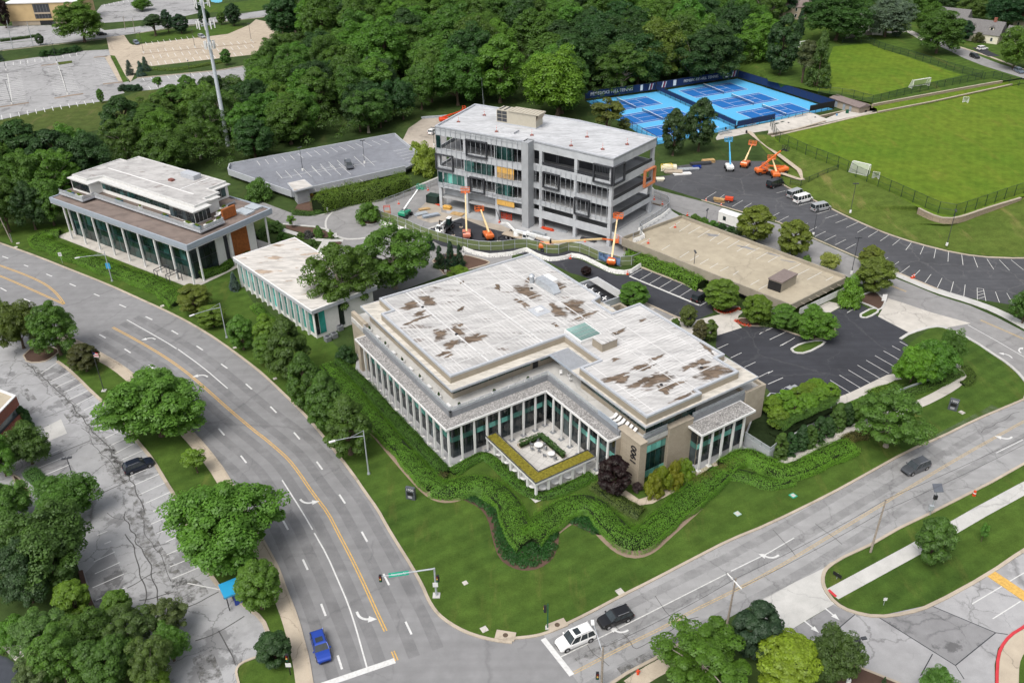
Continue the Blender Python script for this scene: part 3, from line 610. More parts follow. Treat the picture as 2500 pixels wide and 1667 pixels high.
for q in ((31,725,1303,850,1232),(31,15,1550,165,1478),(31,-70,1490,65,1430),(31,130,1600,245,1532),(21,1725,1238,1785,1205),(21,2270,1500,2350,1455),(32,110,38,190,-5),(32,0,292,45,267),(32,0,390,138,330),(32,585,460,690,527)): dash(*q,lot2 if q[0] != 21 else lotm,0.07,name='stall_line')
ribbon('stall_line',PL(21,(1078,968),(1720,1235)),0.5,'worn_white_paint',ZM,lotm,0,0)
kerb(PL(21,(1190,888),(1700,1085),(1760,1120)),0.6,0.14,0)
kerb(PL(21,(1200,1205),(1500,1340),(1650,1395)),0.5,0.14,0)
sheet('walk',PL(21,(1690,1370),(2070,1280),(2130,1290),(2080,1330),(2060,1390),(2110,1440),(1890,1510),(1700,1560),(1640,1440)),'concrete',0.02)
sheet('accessible_bay',PL(21,(1290,1275),(1340,1255),(1500,1335),(1440,1365)),'drive_asphalt',Z3)
sheet('walk',PL(21,(960,1160),(1010,1110),(1240,1220),(1420,1310),(1600,1390),(1750,1560),(1500,1480),(1150,1230)),'concrete',0.004 + Z1)
bed('planting_bed',PL(21,(1855,1260),(2080,1245),(2095,1275),(1960,1330),(1870,1290)),'mulch',0.12,0.35)
bed('planting_bed',PL(21,(2050,1370),(2120,1350),(2330,1380),31,(60,1400),(0,1430),21,(2180,1425),(2100,1415)),'mulch',0.12,0.35)
bed('planting_bed',PL(31,(-60,1380),(560,1330),(600,1420),(620,1490),(480,1560),(230,1500)),'lawn',0.12,0.35)
bed('planting_bed',PL(32,(215,70),(300,20),(470,-10),(540,10),(350,110),(240,105)),'lawn',0.13,0.45,1,kmat='white_concrete')
bed('planting_bed',PL(31,(850,1320),(960,1260),(1030,1285),(920,1350),(850,1350)),'lawn',0.13,0.45,1,kmat='white_concrete')
bed('planting_bed',PL(31,(820,1160),(980,1100),(1060,1180),(1080,1210),(1030,1285),(960,1250),(820,1195)),'mulch',0.1,0.45,1,kmat='white_concrete')
# ---- right: van lot, side road
vlot = sheet('parking_lot',PL(21,(1310,130),(1290,60),(1450,40),20,(1480,1530),(1900,1470),(2060,1480),(2350,1480),31,(0,30),(140,130),(200,165),(580,350),(720,420),(920,510),(1090,580),(1350,665),(1750,765),(2100,805),(2700,800),(2700,1300),(2270,1235),(1800,1160),(1560,1090),(1220,950),(1000,850),(800,775),(380,590),(90,460),21,(2090,365),(1760,270),(1500,190)),'van_lot_asphalt',Z1,'dark lot with vans below the grass bank')
srd = sheet('side_road',PL(21,(1290,165),(1740,280),(2090,390),31,(100,490),(370,610),(800,800),(1140,975),(1320,1045),(1560,1145),(1850,1235),(2100,1345),(2400,1500),(2700,1700),32,(2600,560),(2450,420),(2320,310),(2200,200),(2060,110),(1910,0),31,(1640,1440),(1520,1425),(1300,1490),(1010,1340),(1080,1210),(1060,1170),(980,1100),(700,960),21,(1570,400),(1440,340),(1250,340)),'drive_asphalt',Z3,'grey road behind the beige garage')
sheet('apron',PL(31,(1010,1335),(1085,1210),(1100,1170),(1200,1200),(1500,1300),(1860,1400),(1640,1440),(1520,1425),(1300,1488)),'concrete',0.02)
sheet('apron',PL(31,(430,1260),(560,1200),(700,1230),(510,1335)),'concrete',0.02)
ribbon('sidewalk',PL(31,(1130,930),(1330,1015),(1560,1110),(1850,1195),(2110,1290),(2400,1450),(2700,1620)),2.4,'white_concrete',0.09,None,0,1,'white sidewalk between the van lot and the side road')
kerb(PL(21,(1740,270),(2090,375),31,(100,475),(370,600),(800,788),(1010,860),(1220,950),(1560,1090)),0.45,0.14,0)
kerb(PL(31,(140,130),(200,165),(580,350),(720,420),(920,510),(1090,580),(1350,665),(1750,765),(2100,805),(2700,800)),0.5,0.14,1)
kerb(PL(31,(1215,1545),(1300,1490),(1520,1425),(1640,1440),(1900,1568),32,(2060,110),(2200,200),(2320,310),(2400,420),(2360,520)),0.6,0.14,1,mat='white_concrete')
for q in ((78,205,160,185),(280,320,420,287),(445,398,570,362),(527,438,643,400),(620,480,728,438),(718,523,828,473),(820,567,912,515),(920,608,1008,553),(1030,645,1110,590),(1142,685,1212,628),(1265,728,1315,662),(1397,768,1430,692),(1523,803,1540,718),(1652,835,1657,745),(1790,865,1778,770),(1925,887,1888,790),(2072,905,2010,810),(2217,915,2123,817),(2345,910,2230,817),
          (30,425,105,385),(90,468,190,417),(330,500,368,482),(365,560,450,517),(430,605,530,557),(520,643,625,592),(617,680,715,632),(713,720,808,670),(1012,848,1102,797),(1110,895,1202,835),(1212,943,1300,875),(1340,968,1395,912),(1440,1028,1497,950),(1553,1075,1598,985),(1677,1115,1703,1018),(1797,1153,1810,1045),(2125,1210,2087,1110),(2250,1225,2192,1123),(1922,1185,1920,1075),(2000,1195,1978,1085),(1930,1175,1995,1155),(1922,1145,1985,1125),(1920,1115,1980,1102),(1920,1078,1980,1085)): dash(31,*q,vlot,0.06,'worn_white_paint','stall_line')
for q in ((1785,250,1875,195),(2020,330,2120,272),(2130,340,2200,298),(1900,255,1950,220)): dash(21,*q,vlot,0.06,'worn_white_paint','stall_line')
dbl(PL(31,(1130,1055),(1270,1110)),srd,'worn_yellow_paint',it=0); dbl(PL(31,(1950,1370),(2350,1545)),srd,'worn_yellow_paint',it=0)
ribbon('lane_line',PL(31,(1835,1415),(2110,1568),32,(2350,140)),0.15,'white_paint',ZM,srd,0,0)
arrow(32,2210,120,2150,60,srd,1,0.8); arrow(32,2290,75,2230,20,srd,-1,0.8)
# ---- bottom right
sheet('apron',PL(33,(-120,830),(0,770),(230,650),(590,475),(520,530),(497,620),(520,710),(615,838),(370,980),(150,1115),(-120,1000)),'white_concrete',Z3,'white concrete driveway mouth')
lotb = sheet('parking_lot',PL(33,(150,1115),(615,840),(760,900),(1000,955),(1500,845),(2010,570),(2350,330),(2700,130),(2700,870),(2350,1050),(2220,1120),(2110,1250),(2080,1400),(2085,1800),(1400,1800),(780,1390),(300,1200)),'worn_asphalt',Z2,'cracked grey lot at the lower right')
sheet('tar_patch',PL(33,(1010,960),(1510,862),(2090,1105),(1720,1405)),'patch_asphalt',Z3,parent=lotb); sheet('tar_patch',PL(33,(150,1115),(600,850),(790,940),(570,1120),(300,1195)),'patch_asphalt',Z3,parent=lotb)
for q in (PL(33,(1010,960),(1720,1405)),PL(33,(1510,862),(2090,1105),(2200,1120)),PL(33,(2090,1105),(1720,1405),(1800,1530)),PL(33,(800,935),(600,1105)),PL(33,(1510,1300),(1400,1500))): ribbon('tar_seam',q,0.12,'dark_asphalt',ZM,lotb,0,0)
kerb(PL(33,(590,473),(520,530),(497,620),(520,710),(615,838),(760,915),(1000,965),(1280,930),(1500,858),(2010,580),(2350,345),(2700,145)),0.5,0.14,1)
ribbon('sidewalk',PL(33,(590,752),(1340,345),(1660,165),(1945,0),32,(2350,1345),(2700,1170)),2.1,'white_concrete',0.03,None,0,0,'white sidewalk across the lower right lawn')
dash(33,555,712,625,775,lotb,0.22,'red_paint','tactile_strip',0.045)
for q in ((1873,840,2145,680),(2063,977,2320,815),(2215,635,2350,555)): dash(33,*q,lotb,0.07,name='stall_line')
arrow(33,590,935,650,985,lotb,1,0.8,True); arrow(33,400,1050,455,1095,lotb,1,0.8,True)
sb = strip_mesh([S(33,2030,555),S(33,2350,770),S(33,2600,950)],1.7,0.0,0.09).build('speed_hump','yellow_paint'); tag(sb,'yellow painted speed hump across the lower right lot','speed hump')
cw = PL(33,(2700,780),(2350,1055),(2220,1130),(2130,1250),(2100,1400),(2100,1800))
kerb(cw,0.35,0.14,1,mat='red_paint'); ribbon('sidewalk',cw,2.2,'sidewalk_concrete',0.1,None,-1.3 * -1,1,'tan walk behind a red kerb')
sheet('lawn',PL(33,(2700,1000),(2350,1230),(2260,1400),(2260,1800),(2900,1800)),'lawn',0.006)
kerb(PL(33,(150,1125),(320,1205),(780,1400),(1200,1568),(1400,1650)),0.3,0.14,0)
sheet('planting_bed',PL(33,(680,1370),(800,1410),(1180,1568),(1200,1700),(600,1700)),'mulch',0.06)
sheet('site_dirt',PL(10,(1340,1300),(1400,1180),(1560,1070),(1720,1090),(1660,1330),(1600,1400)),'site_dirt',0.02)
sheet('site_slab',PL(11,(1600,240),(1640,420),(1880,440),(2350,660),21,(100,660),(820,830),(1000,880),(1090,760),(1500,440),(1450,330),(1290,150),(1200,100),(0,0)),'slab_concrete',0.004)
# ------------------------------------------------------------ buildings
def norm2(p,q):
    d = Vector((q[0] - p[0],q[1] - p[1],0)).normalized(); return d,Vector((d.y,-d.x,0))
PANES = {}
def panes(par,p,q,n,z0,z1,mat,name='window_pane',gap=0.1,off=0.03,th=0.05,skip=()):
    """row of n separate panes from p to q; outside is on the right of p->q"""
    d,nn = norm2(p,q); ln = (Vector((q[0],q[1],0)) - Vector((p[0],p[1],0))).length; w = ln / n
    key = (round(w,3),round(z1 - z0,3),mat,gap,th)
    if key not in PANES: PANES[key] = MB().box(-w / 2 + gap / 2,-th,0,w / 2 - gap / 2,0,z1 - z0).mesh(name,mat)
    a = math.atan2(d.y,d.x); out = []
    for i in range(n):
        if i in skip: continue
        c = Vector((p[0],p[1],z0)) + d * w * (i + 0.5) + nn * off
        out.append(inst(PANES[key],name,par,c,a))
    return out
def wall(par,p,q,z0,z1,th,mat,name='wall',off=0.0):
    d,nn = norm2(p,q); a = Vector((p[0],p[1],0)) + nn * off; b = Vector((q[0],q[1],0)) + nn * off; i = -nn * th
    return MB().prism([(a.x,a.y),(b.x,b.y),((b + i).x,(b + i).y),((a + i).x,(a + i).y)],z0,z1).build(name,mat,par)
def ringwall(poly,w,z0,z1,par,mat,name):
    """closed band of width w inside the polygon outline"""
    bm = bmesh.new(); P_ = [Vector((p[0],p[1],0)) for p in poly]
    n = len(P_); A = sum(P_[i].x * P_[(i + 1) % n].y - P_[(i + 1) % n].x * P_[i].y for i in range(n))
    if A < 0: P_ = P_[::-1]
    I = []
    for i in range(n):
        a,b,c = P_[i - 1],P_[i],P_[(i + 1) % n]; d1 = (b - a).normalized(); d2 = (c - b).normalized()
        n1 = Vector((-d1.y,d1.x,0)); n2 = Vector((-d2.y,d2.x,0)); m = (n1 + n2); k = w / max(0.3,m.dot(n1)); I.append(b + m * k)
    bm.free(); mb = MB(); vs = []
    for p,q in zip(P_,I): vs += [(p.x,p.y,z0),(p.x,p.y,z1),(q.x,q.y,z1),(q.x,q.y,z0)]
    fs = []
    for i in range(n):
        a,b = i * 4,((i + 1) % n) * 4
        fs += [(a,b,b + 1,a + 1),(a + 1,b + 1,b + 2,a + 2),(a + 2,b + 2,b + 3,a + 3),(a + 3,b + 3,b,a)]
    mb.add(vs,fs); mb.build(name,mat,par); return [(q.x,q.y) for q in I]
def slab(par,poly,z0,z1,mat,name): return MB().prism(poly,z0,z1).build(name,mat,par)
def stain(par,cx,cy,rx,ry,z,mat='roof_stain',seed=0,rot=0.0):
    r = random.Random(seed); pts = []
    ph = [r.uniform(0,6.28) for _ in range(6)]
    for i in range(36):
        a = i * math.pi / 18; k = 1 + sum(0.22 / (j + 1) ** 0.6 * math.sin((j + 2) * a + ph[j]) for j in range(6))
        x,y = rx * k * math.cos(a),ry * k * math.sin(a); pts.append(Vector((cx + x * math.cos(rot) - y * math.sin(rot),cy + x * math.sin(rot) + y * math.cos(rot),0)))
    if 'roof_stain' not in mat: return sheet('stain',pts,mat,z,parent=par,kind=None)
    c0 = Vector((cx,cy,0)); vs = [(cx,cy,z)]; fd = [1.0]
    for f,a in ((.45,.95),(.8,.55),(1.15,0.0)): vs += [tuple((c0.lerp(p,f)).to_2d()) + (z,) for p in pts]; fd += [a] * 36
    fs = [(0,1 + i,1 + (i + 1) % 36) for i in range(36)] + [(1 + 36 * k + i,37 + 36 * k + i,37 + 36 * k + (i + 1) % 36,1 + 36 * k + (i + 1) % 36) for k in range(2) for i in range(36)]
    o = MB().add(vs,fs).build('stain',mat,par); o.data.attributes.new('fade','FLOAT','POINT').data.foreach_set('value',fd); return o

# ======================= the large white-roofed office building with the courtyard
B = thing('office_building','large two storey glass office building with white colonnades and a stained white roof','building',(-10.409,112.741,0),R(33))
slab(B,[(-1.2,34.2),(-1.2,-1.2),(7.0,-1.2),(7.0,-0.4),(19.5,-0.4),(19.5,-17.2),(31.5,-19.8),(31.5,-24.6),(44.2,-24.6),(44.2,-20),(49.4,-20),(49.4,8),(42,8),(42,41),(2.4,41)],-0.3,0.12,'slab_concrete','plinth')
body = [(1.4,34.5),(1.4,1.5),(20.6,1.5),(20.6,-17),(22.3,-17),(22.3,-20.2),(33,-20.2),(33,-22.3),(43.2,-22.3),(43.2,-20.1),(49.4,-20.1),(49.4,8),(42,8),(42,41),(2.5,41),(2.5,34.5)]
slab(B,body,0.12,7.4,'tan_stone','core_wall')
slab(B,[(1.38,33.6),(1.38,1.48),(20.58,1.48),(20.58,-16.9),(22.2,-16.9),(22.2,1.9),(3,1.9),(3,33.6)],0.14,7.3,'mid_grey','window_frame')
def glassrow(p,q,n):
    panes(B,p,q,n,0.3,3.35,'dark_glass',gap=0.08); panes(B,p,q,n,3.4,4.35,'teal_glass','spandrel_panel',gap=0.05,off=0.05); panes(B,p,q,n,4.4,7.2,'dark_glass',gap=0.08)
glassrow((1.38,33.3),(1.38,1.48),26); glassrow((1.38,1.48),(20.58,1.48),16); glassrow((20.58,1.48),(20.58,-16.8),15)
for p,q,n in (((22.9,-20.22),(28.0,-20.22),5),):
    panes(B,p,q,n,0.3,1.6,'teal_glass','spandrel_panel',gap=0.07); panes(B,p,q,n,1.7,5.2,'green_glass',gap=0.08); panes(B,p,q,n,5.3,6.6,'teal_glass','spandrel_panel',gap=0.07)
glassrow((32.98,-22.32),(43.1,-22.32),8)
glassrow((32.98,-20.3),(32.98,-22.3),1)
def column(mat='white_metal',h=7.35):
    if 'c' not in PANES:
        m = MB()
        m.loft([[(-.12,-.14,0),(.12,-.14,0),(.12,.14,0),(-.12,.14,0)],[(-.16,-.18,4.0),(.16,-.18,4.0),(.16,.18,4.0),(-.16,.18,4.0)],[(-.11,-.13,h),(.11,-.13,h),(.11,.13,h),(-.11,.13,h)]])
        PANES['c'] = m.mesh('column',mat); PANES['cb'] = MB().box(-.5,-.42,0,.5,.42,.07).mesh('column_base','mid_grey'); PANES['cb2'] = MB().box(-.4,-.38,0,.4,.38,.12).mesh('column_base','white_plaster')
    return PANES['c']
pts = [(0,0.02 + 2.4 * i) for i in range(14)] + [(2.42 * i,0.02) for i in range(1,8)] + [(19.2,0.3)] + [(19.2,0.3 - 2.42 * i) for i in range(1,8)] + [(32.45 + 2.36 * i,-23.7) for i in range(5)]
for i,(x,y) in enumerate(pts):
    o = inst(column(),'column',B,(x,y,0.12)); inst(PANES['cb' if 5 < x < 30 else 'cb2'],'column_base',o,(0,0,0))
# colonnade roof with gravel
can = [(-.5,34),(-.5,-.22),(19.0,-.22),(19.0,-17.0),(21.5,-17.0),(21.5,3),(2.2,3),(2.2,34)]
slab(B,can,7.35,7.62,'white_metal','canopy')
ringwall(can,0.16,7.62,7.72,B,'white_metal','canopy_edge'); sheet('gravel',[Vector((x,y,0)) for x,y in [(-.3,33.9),(-.3,0),(19.2,0),(19.2,-16.9),(21.4,-16.9),(21.4,2.9),(2.3,2.9),(2.3,33.9)]],'roof_gravel',7.66,parent=B,kind=None)
can2 = [(31.95,-20.6),(31.95,-24.1),(43.9,-24.1),(43.9,-20.6)]
slab(B,can2,7.35,7.62,'white_metal','canopy'); ringwall(can2,0.16,7.62,7.72,B,'white_metal','canopy_edge')
sheet('gravel',[Vector((x,y,0)) for x,y in [(32.15,-20.6),(32.15,-23.9),(43.7,-23.9),(43.7,-20.6)]],'roof_gravel',7.66,parent=B,kind=None)
# stone walls
slab(B,[(21.5,-21.5),(22.9,-21.5),(22.9,-16.2),(21.5,-16.2)],-0.4,8.7,'ashlar','stone_wall'); slab(B,[(21.42,-21.58),(22.98,-21.58),(22.98,-16.1),(21.42,-16.1)],8.7,8.85,'tan_stone','coping')
slab(B,[(28.0,-20.95),(33.0,-20.95),(33.0,-19.9),(28.0,-19.9)],0,8.7,'ashlar','stone_wall'); slab(B,[(27.92,-21.03),(33.05,-21.03),(33.05,-19.9),(27.92,-19.9)],8.7,8.85,'tan_stone','coping')
slab(B,[(0.3,34.0),(2.6,34.0),(2.6,35.2),(3.1,35.2),(3.1,41.3),(2.2,41.3),(2.2,35.2),(0.3,35.2)],0,7.3,'tan_stone','stone_wall'); slab(B,[(2.25,35.25),(3.0,35.25),(3.0,41.2),(2.25,41.2)],7.3,9.3,'tan_stone','stone_wall')
ringwall([(44.9,-20.9),(49.5,-20.9),(49.5,-14),(44.9,-14)],0.5,0,8.9,B,'tan_stone','stone_wall')
# numerals on the stone wall
def text(body,par,loc,rot,size,mat,ext=0.04,name='lettering',align='CENTER'):
    c = bpy.data.curves.new(name,'FONT'); c.body = body; c.size = size; c.extrude = ext; c.align_x = align; c.align_y = 'CENTER'
    tmp = bpy.data.objects.new('tmp',c); COL.objects.link(tmp); dg = bpy.context.evaluated_depsgraph_get()
    me = bpy.data.meshes.new_from_object(tmp.evaluated_get(dg)); bpy.data.objects.remove(tmp); me.materials.clear(); me.materials.append(MATS[mat])
    o = bpy.data.objects.new(name,me); COL.objects.link(o); o.parent = par; o.location = loc; o.rotation_euler = rot; return o
nm = Matrix(((0,0,-1),(0,-1,0),(-1,0,0)))      # letters read down the wall face
o = text('1900',B,(21.44,-20.2,6.0),(0,0,0),1.75,'black',0.06,'lettering')
o.rotation_euler = Matrix(((0,0,-1),(0,1,0),(1,0,0))).transposed().to_euler(); 
xa,ya = Vector((0,0,1)),Vector((0,1,0)); za = xa.cross(ya)
o.rotation_euler = Matrix((xa,ya,za)).transposed().to_euler()
# terrace floor, upstand and rail
terr = [(2.0,41),(2.0,2.6),(21.4,2.6),(21.4,-17),(22.6,-17),(22.6,-20.6),(49,-20.6),(49,8),(42,8),(42,41)]
slab(B,terr,7.4,8.3,'white_concrete','terrace')
def railing(par,pts,z0,z1,step,gm='clear_glass',post='grey_metal',name='rail_panel'):
    for a,b in zip(pts,pts[1:]):
        ln = (Vector(b) - Vector(a)).length; n = max(1,round(ln / step))
        panes(par,a,b,n,z0 + 0.08,z1 - 0.06,gm,name,gap=0.07,off=0.0,th=0.03)
        MB().bar((*a,z1),(*b,z1),0.06,0.06).build('handrail',post,par)
for a,b in (((1.75,35.1),(1.75,2.3)),((1.75,2.3),(21.1,2.3)),((21.1,2.3),(21.1,-16.9)),((33.1,-20.65),(45,-20.65)),((22.95,-20.55),(27.9,-20.55))):
    wall(B,a,b,7.64 if a[1] > -19 else 7.3,8.75,0.45,'mid_grey','upstand')
railing(B,[(1.95,35),(1.95,2.5),(21.3,2.5),(21.3,-16.2)],8.75,9.45,1.6); railing(B,[(33.1,-20.5),(44.9,-20.5)],8.75,9.45,1.7); railing(B,[(22.95,-20.4),(27.9,-20.4)],8.75,9.45,1.7)
slab(B,[(21.15,-11.5),(21.3,-11.5),(21.3,-16.3),(21.15,-16.3)],8.0,9.6,'blue_grey_metal','screen')
# set-back upper storey
ph = [(4.4,37.5),(4.4,5.9),(27.2,5.9),(27.2,-3.4),(23.9,-3.4),(23.9,-19.8),(34.4,-19.8),(34.4,-17.4),(43.5,-17.4),(43.5,-14),(45,-14),(45,7),(41,7),(41,37.5)]
slab(B,ph,8.3,11.1,'tan_metal','upper_wall')
for p,q,n in (((4.38,36),(4.38,5.9),20),((4.4,5.88),(20,5.88),9),((23.88,-3.5),(23.88,-19.8),11)):
    panes(B,p,q,n,9.35,10.95,'green_glass',gap=0.1,off=0.02)
panes(B,(20.4,5.88),(21.6,5.88),1,8.4,10.95,'black','door'); panes(B,(22,5.88),(27,5.88),3,9.4,10.95,'green_glass',gap=0.1,off=0.02)
panes(B,(23.9,-19.82),(34.4,-19.82),7,8.5,11.0,'green_glass',gap=0.1,off=0.02); panes(B,(34.42,-19.7),(34.42,-17.5),1,8.5,11,'green_glass',gap=0.1,off=0.02)
eave = [(3.2,38.6),(3.2,4),(26.6,4),(26.6,-2.0),(22.7,-2.0),(22.7,-21.1),(47,-21.1),(47,8.2),(42,8.2),(42,38.6)]
slab(B,eave,11.1,11.36,'grey_metal','eave'); er = ringwall(eave,0.12,11.36,11.46,B,'grey_metal','eave_edge')
sheet('eave_roof',[Vector((x,y,0)) for x,y in er],'eave_roof',11.40,parent=B,kind=None)
top = [(6.5,37),(6.5,31.5),(4.2,31.5),(4.2,6.0),(27.3,6.0),(27.3,-3.8),(23.2,-3.8),(23.2,-20.6),(34.6,-20.6),(34.6,-19.5),(43.9,-19.5),(43.9,-14.4),(45.8,-14.4),(45.8,7.5),(39.3,7.5),(39.3,13),(41.4,13.6),(41.4,36.8)]
slab(B,top,11.36,12.5,'tan_metal','parapet_wall'); ringwall(top,0.42,12.5,12.85,B,'grey_metal','parapet_cap')
tl_ = [(6.8,36.6),(6.8,31.1),(4.6,31.1),(4.6,6.4),(27.7,6.4),(27.7,6.7),(39.2,6.7),(39.2,13),(41,13.8),(41,36.4)]
tr_ = [(27.7,6.7),(27.7,-4.2),(23.6,-4.2),(23.6,-20.2),(34.2,-20.2),(34.2,-19.1),(43.5,-19.1),(43.5,-14),(45.4,-14),(45.4,7.1),(39.2,7.1),(39.2,6.7)]
rl = sheet('roof_membrane',[Vector((x,y,0)) for x,y in tl_],'membrane_left',12.56,parent=B,kind=None); rr_ = sheet('roof_membrane',[Vector((x,y,0)) for x,y in tr_],'membrane_right',12.56,parent=B,kind=None)
def MP(t,x,y,z):   # survey point in the frame of this building
    w = S(t,x,y,z) - Vector((-10.409,112.741,0)); c,s = math.cos(R(33)),math.sin(R(33)); return (w.x * c + w.y * s,-w.x * s + w.y * c)
for k,(t,x,y,rx,ry,ro) in enumerate(((11,1420,1235,2.2,1.0,0.2),(11,1580,1190,2.0,1.3,1.2),(11,1500,1310,1.2,0.7,0),(11,1470,1370,2.2,0.5,0.1),(11,1690,1500,1.6,1.4,1.3),(11,1990,1540,2.6,1.0,0.2),(11,1850,1470,0.9,1.6,0),(11,1870,1410,.6,.7,0),(11,1880,1270,.8,.5,.4),(11,2220,1070,1.2,0.5,1.2),(11,1890,1025,0.6,0.4,1),
        (12,1800,20,1.6,1.0,0.5),(12,1720,110,1.2,.5,.2),(12,1770,130,1.0,.3,.2),(21,130,1110,3.0,1.6,1.5),(21,90,1210,2.0,.6,1.5),(21,420,1290,2.2,1.4,1.5),(21,570,1250,2.6,1.7,1.5),(21,680,1330,2.2,.9,.1),(21,430,1060,1.6,1.2,1.4),(21,160,1000,1.4,.6,.3),(21,400,1415,.8,.4,1.5),
        (21,1200,1370,1.0,.3,0),(21,1000,1470,1.2,.4,.1),(21,930,1500,1.0,.35,.1),(22,960,330,2.3,.9,-.1),(22,1010,350,1.6,.7,0),(22,1330,345,3.2,1.2,0.1),(22,1180,370,2.6,.6,0),(22,1190,225,2.0,.5,.1),(22,1320,150,1.6,.35,.1),(22,1470,400,2.0,.6,-.2),(22,1390,440,.7,1.2,0),(22,1640,220,2.2,.55,.1),(22,1850,280,3.2,1.7,0.1),(22,1750,185,1.2,.8,0),(22,1580,500,2.4,.4,.05),(22,1790,50,2.0,.5,1.4),(22,950,160,.8,.4,0),(22,1240,235,1.2,.5,0))):
    p = MP(t,x,y,12.57); stain(rl if p[1] > 6.6 else rr_,p[0],p[1],rx * 1.25,ry * 1.35,12.564 + 0.0012 * (k % 3),'roof_stain' if p[1] > 6.6 else 'roof_stain_b',seed=k,rot=ro)
for a,b,w in (((4.6,20.3),(41,20.3),.12),((4.6,21.5),(41,21.5),.12),((4.6,9.2),(41,9.2),.12),((4.6,10.4),(41,10.4),.12),((12,36.5),(12,6.5),.25),((23,36.5),(23,6.5),.25),((34,36.5),(34,6.5),.2),((27.7,-9.7),(45,-9.7),.15),((33.6,6.6),(33.6,-20),.13),((34.8,6.6),(34.8,-19),.13),((23.6,-15.7),(45,-15.7),.15),((43.4,6.5),(43.4,-14),.12)):
    w *= .55; MB().box(min(a[0],b[0]) - (w if a[0] == b[0] else 0),min(a[1],b[1]) - (w if a[1] == b[1] else 0),12.568,max(a[0],b[0]) + (w if a[0] == b[0] else 0),max(a[1],b[1]) + (w if a[1] == b[1] else 0),12.60).build('roof_seam','seam_white',B)
# skylight, roof box, ducts, drains
sk = MB().loft([[(27.9,2.1,12.4),(32.6,2.1,12.4),(32.6,6.9,12.4),(27.9,6.9,12.4)],[(27.9,2.1,13.2),(32.6,2.1,13.2),(32.6,6.9,13.3),(27.9,6.9,13.3)]]).build('skylight','white_metal',B)
for i in range(4): MB().add([(28.15,2.3 + 1.15 * i,13.27 + .02 * i),(32.35,2.3 + 1.15 * i,13.27 + .02 * i),(32.35,3.35 + 1.15 * i,13.29 + .02 * i),(28.15,3.35 + 1.15 * i,13.29 + .02 * i)],[(0,1,2,3)]).build('pane','skylight_glass',sk)
rb = slab(B,[(29.4,-1.9),(32.7,-1.9),(32.7,.8),(29.4,.8)],12.5,14.1,'tan_metal','roof_hatch'); slab(rb,[(29.32,-1.98),(32.78,-1.98),(32.78,.88),(29.32,.88)],14.1,14.2,'membrane_left','hatch_cover')
p = MP(21,310,1000,12.6); q = MP(21,320,1070,12.6)
MB().prism([(p[0] - 1.9,p[1] - 1.6),(p[0] + 1.9,p[1] - 1.6),(p[0] + 1.9,p[1] + 1.7),(p[0] - 1.9,p[1] + 1.7)],12.56,12.75).build('roof_curb','white_metal',B)
du = MB().loft([[(q[0] - .9,q[1] + 2.6,12.6),(q[0] + .9,q[1] + 2.6,12.6),(q[0] + .9,q[1] + 2.6,13.9),(q[0] - .9,q[1] + 2.6,13.9)],[(q[0] - .9,q[1] - 2.2,12.6),(q[0] + .9,q[1] - 2.2,12.6),(q[0] + .9,q[1] - 2.2,13.9),(q[0] - .9,q[1] - 2.2,13.9)],[(q[0] - .8,q[1] - 3.4,12.6),(q[0] + .8,q[1] - 3.4,12.6),(q[0] + .8,q[1] - 3.4,12.9),(q[0] - .8,q[1] - 3.4,12.9)]]).build('air_duct','galvanised',B)
for i in range(8): MB().box(q[0] - .95,q[1] - 2.0 + .6 * i,13.88,q[0] + .95,q[1] - 1.94 + .6 * i,13.95).build('duct_rib','grey_metal',du)
MB().tube((q[0] - 1.2,q[1] + 3.4,12.5),(q[0] - 1.2,q[1] + 3.4,14.0),.45,.45,12).tube((q[0] - 1.2,q[1] + 3.4,14.0),(q[0] - 1.2,q[1] + 3.4,14.4),.6,.3,12).build('exhaust_fan','galvanised',B)
for t,x,y in ((11,1530,1250),(11,1840,1500),(22,1370,395),(22,1740,238),(21,180,1080)):
    p = MP(t,x,y,12.6); MB().tube((p[0],p[1],12.5),(p[0],p[1],12.72),.32,.25,10).build('roof_drain','black',B)
p = MP(21,250,1285,12.6); slab(B,[(p[0] - 1.6,p[1] - 1.6),(p[0] + 1.6,p[1] - 1.6),(p[0] + 1.6,p[1] + 1.6),(p[0] - 1.6,p[1] + 1.6)],12.5,12.63,'grey_metal','roof_pad'); slab(B,[(p[0] - .6,p[1] - .6),(p[0] + .6,p[1] - .6),(p[0] + .6,p[1] + .6),(p[0] - .6,p[1] + .6)],12.6,13.0,'white_metal','roof_vent')
# terrace pergola slats
for i in range(22): MB().box(22.85,-1.9 + 5.8 * i / 21,11.2,26.55,-1.9 + 5.8 * i / 21 + 0.13,11.42).build('pergola_slat','grey_metal',B)
MB().box(22.7,-2.0,11.1,22.84,4.0,11.44).build('pergola_beam','blue_grey_metal',B); MB().box(24.6,-2,11.05,24.75,4,11.2).build('pergola_beam','blue_grey_metal',B)
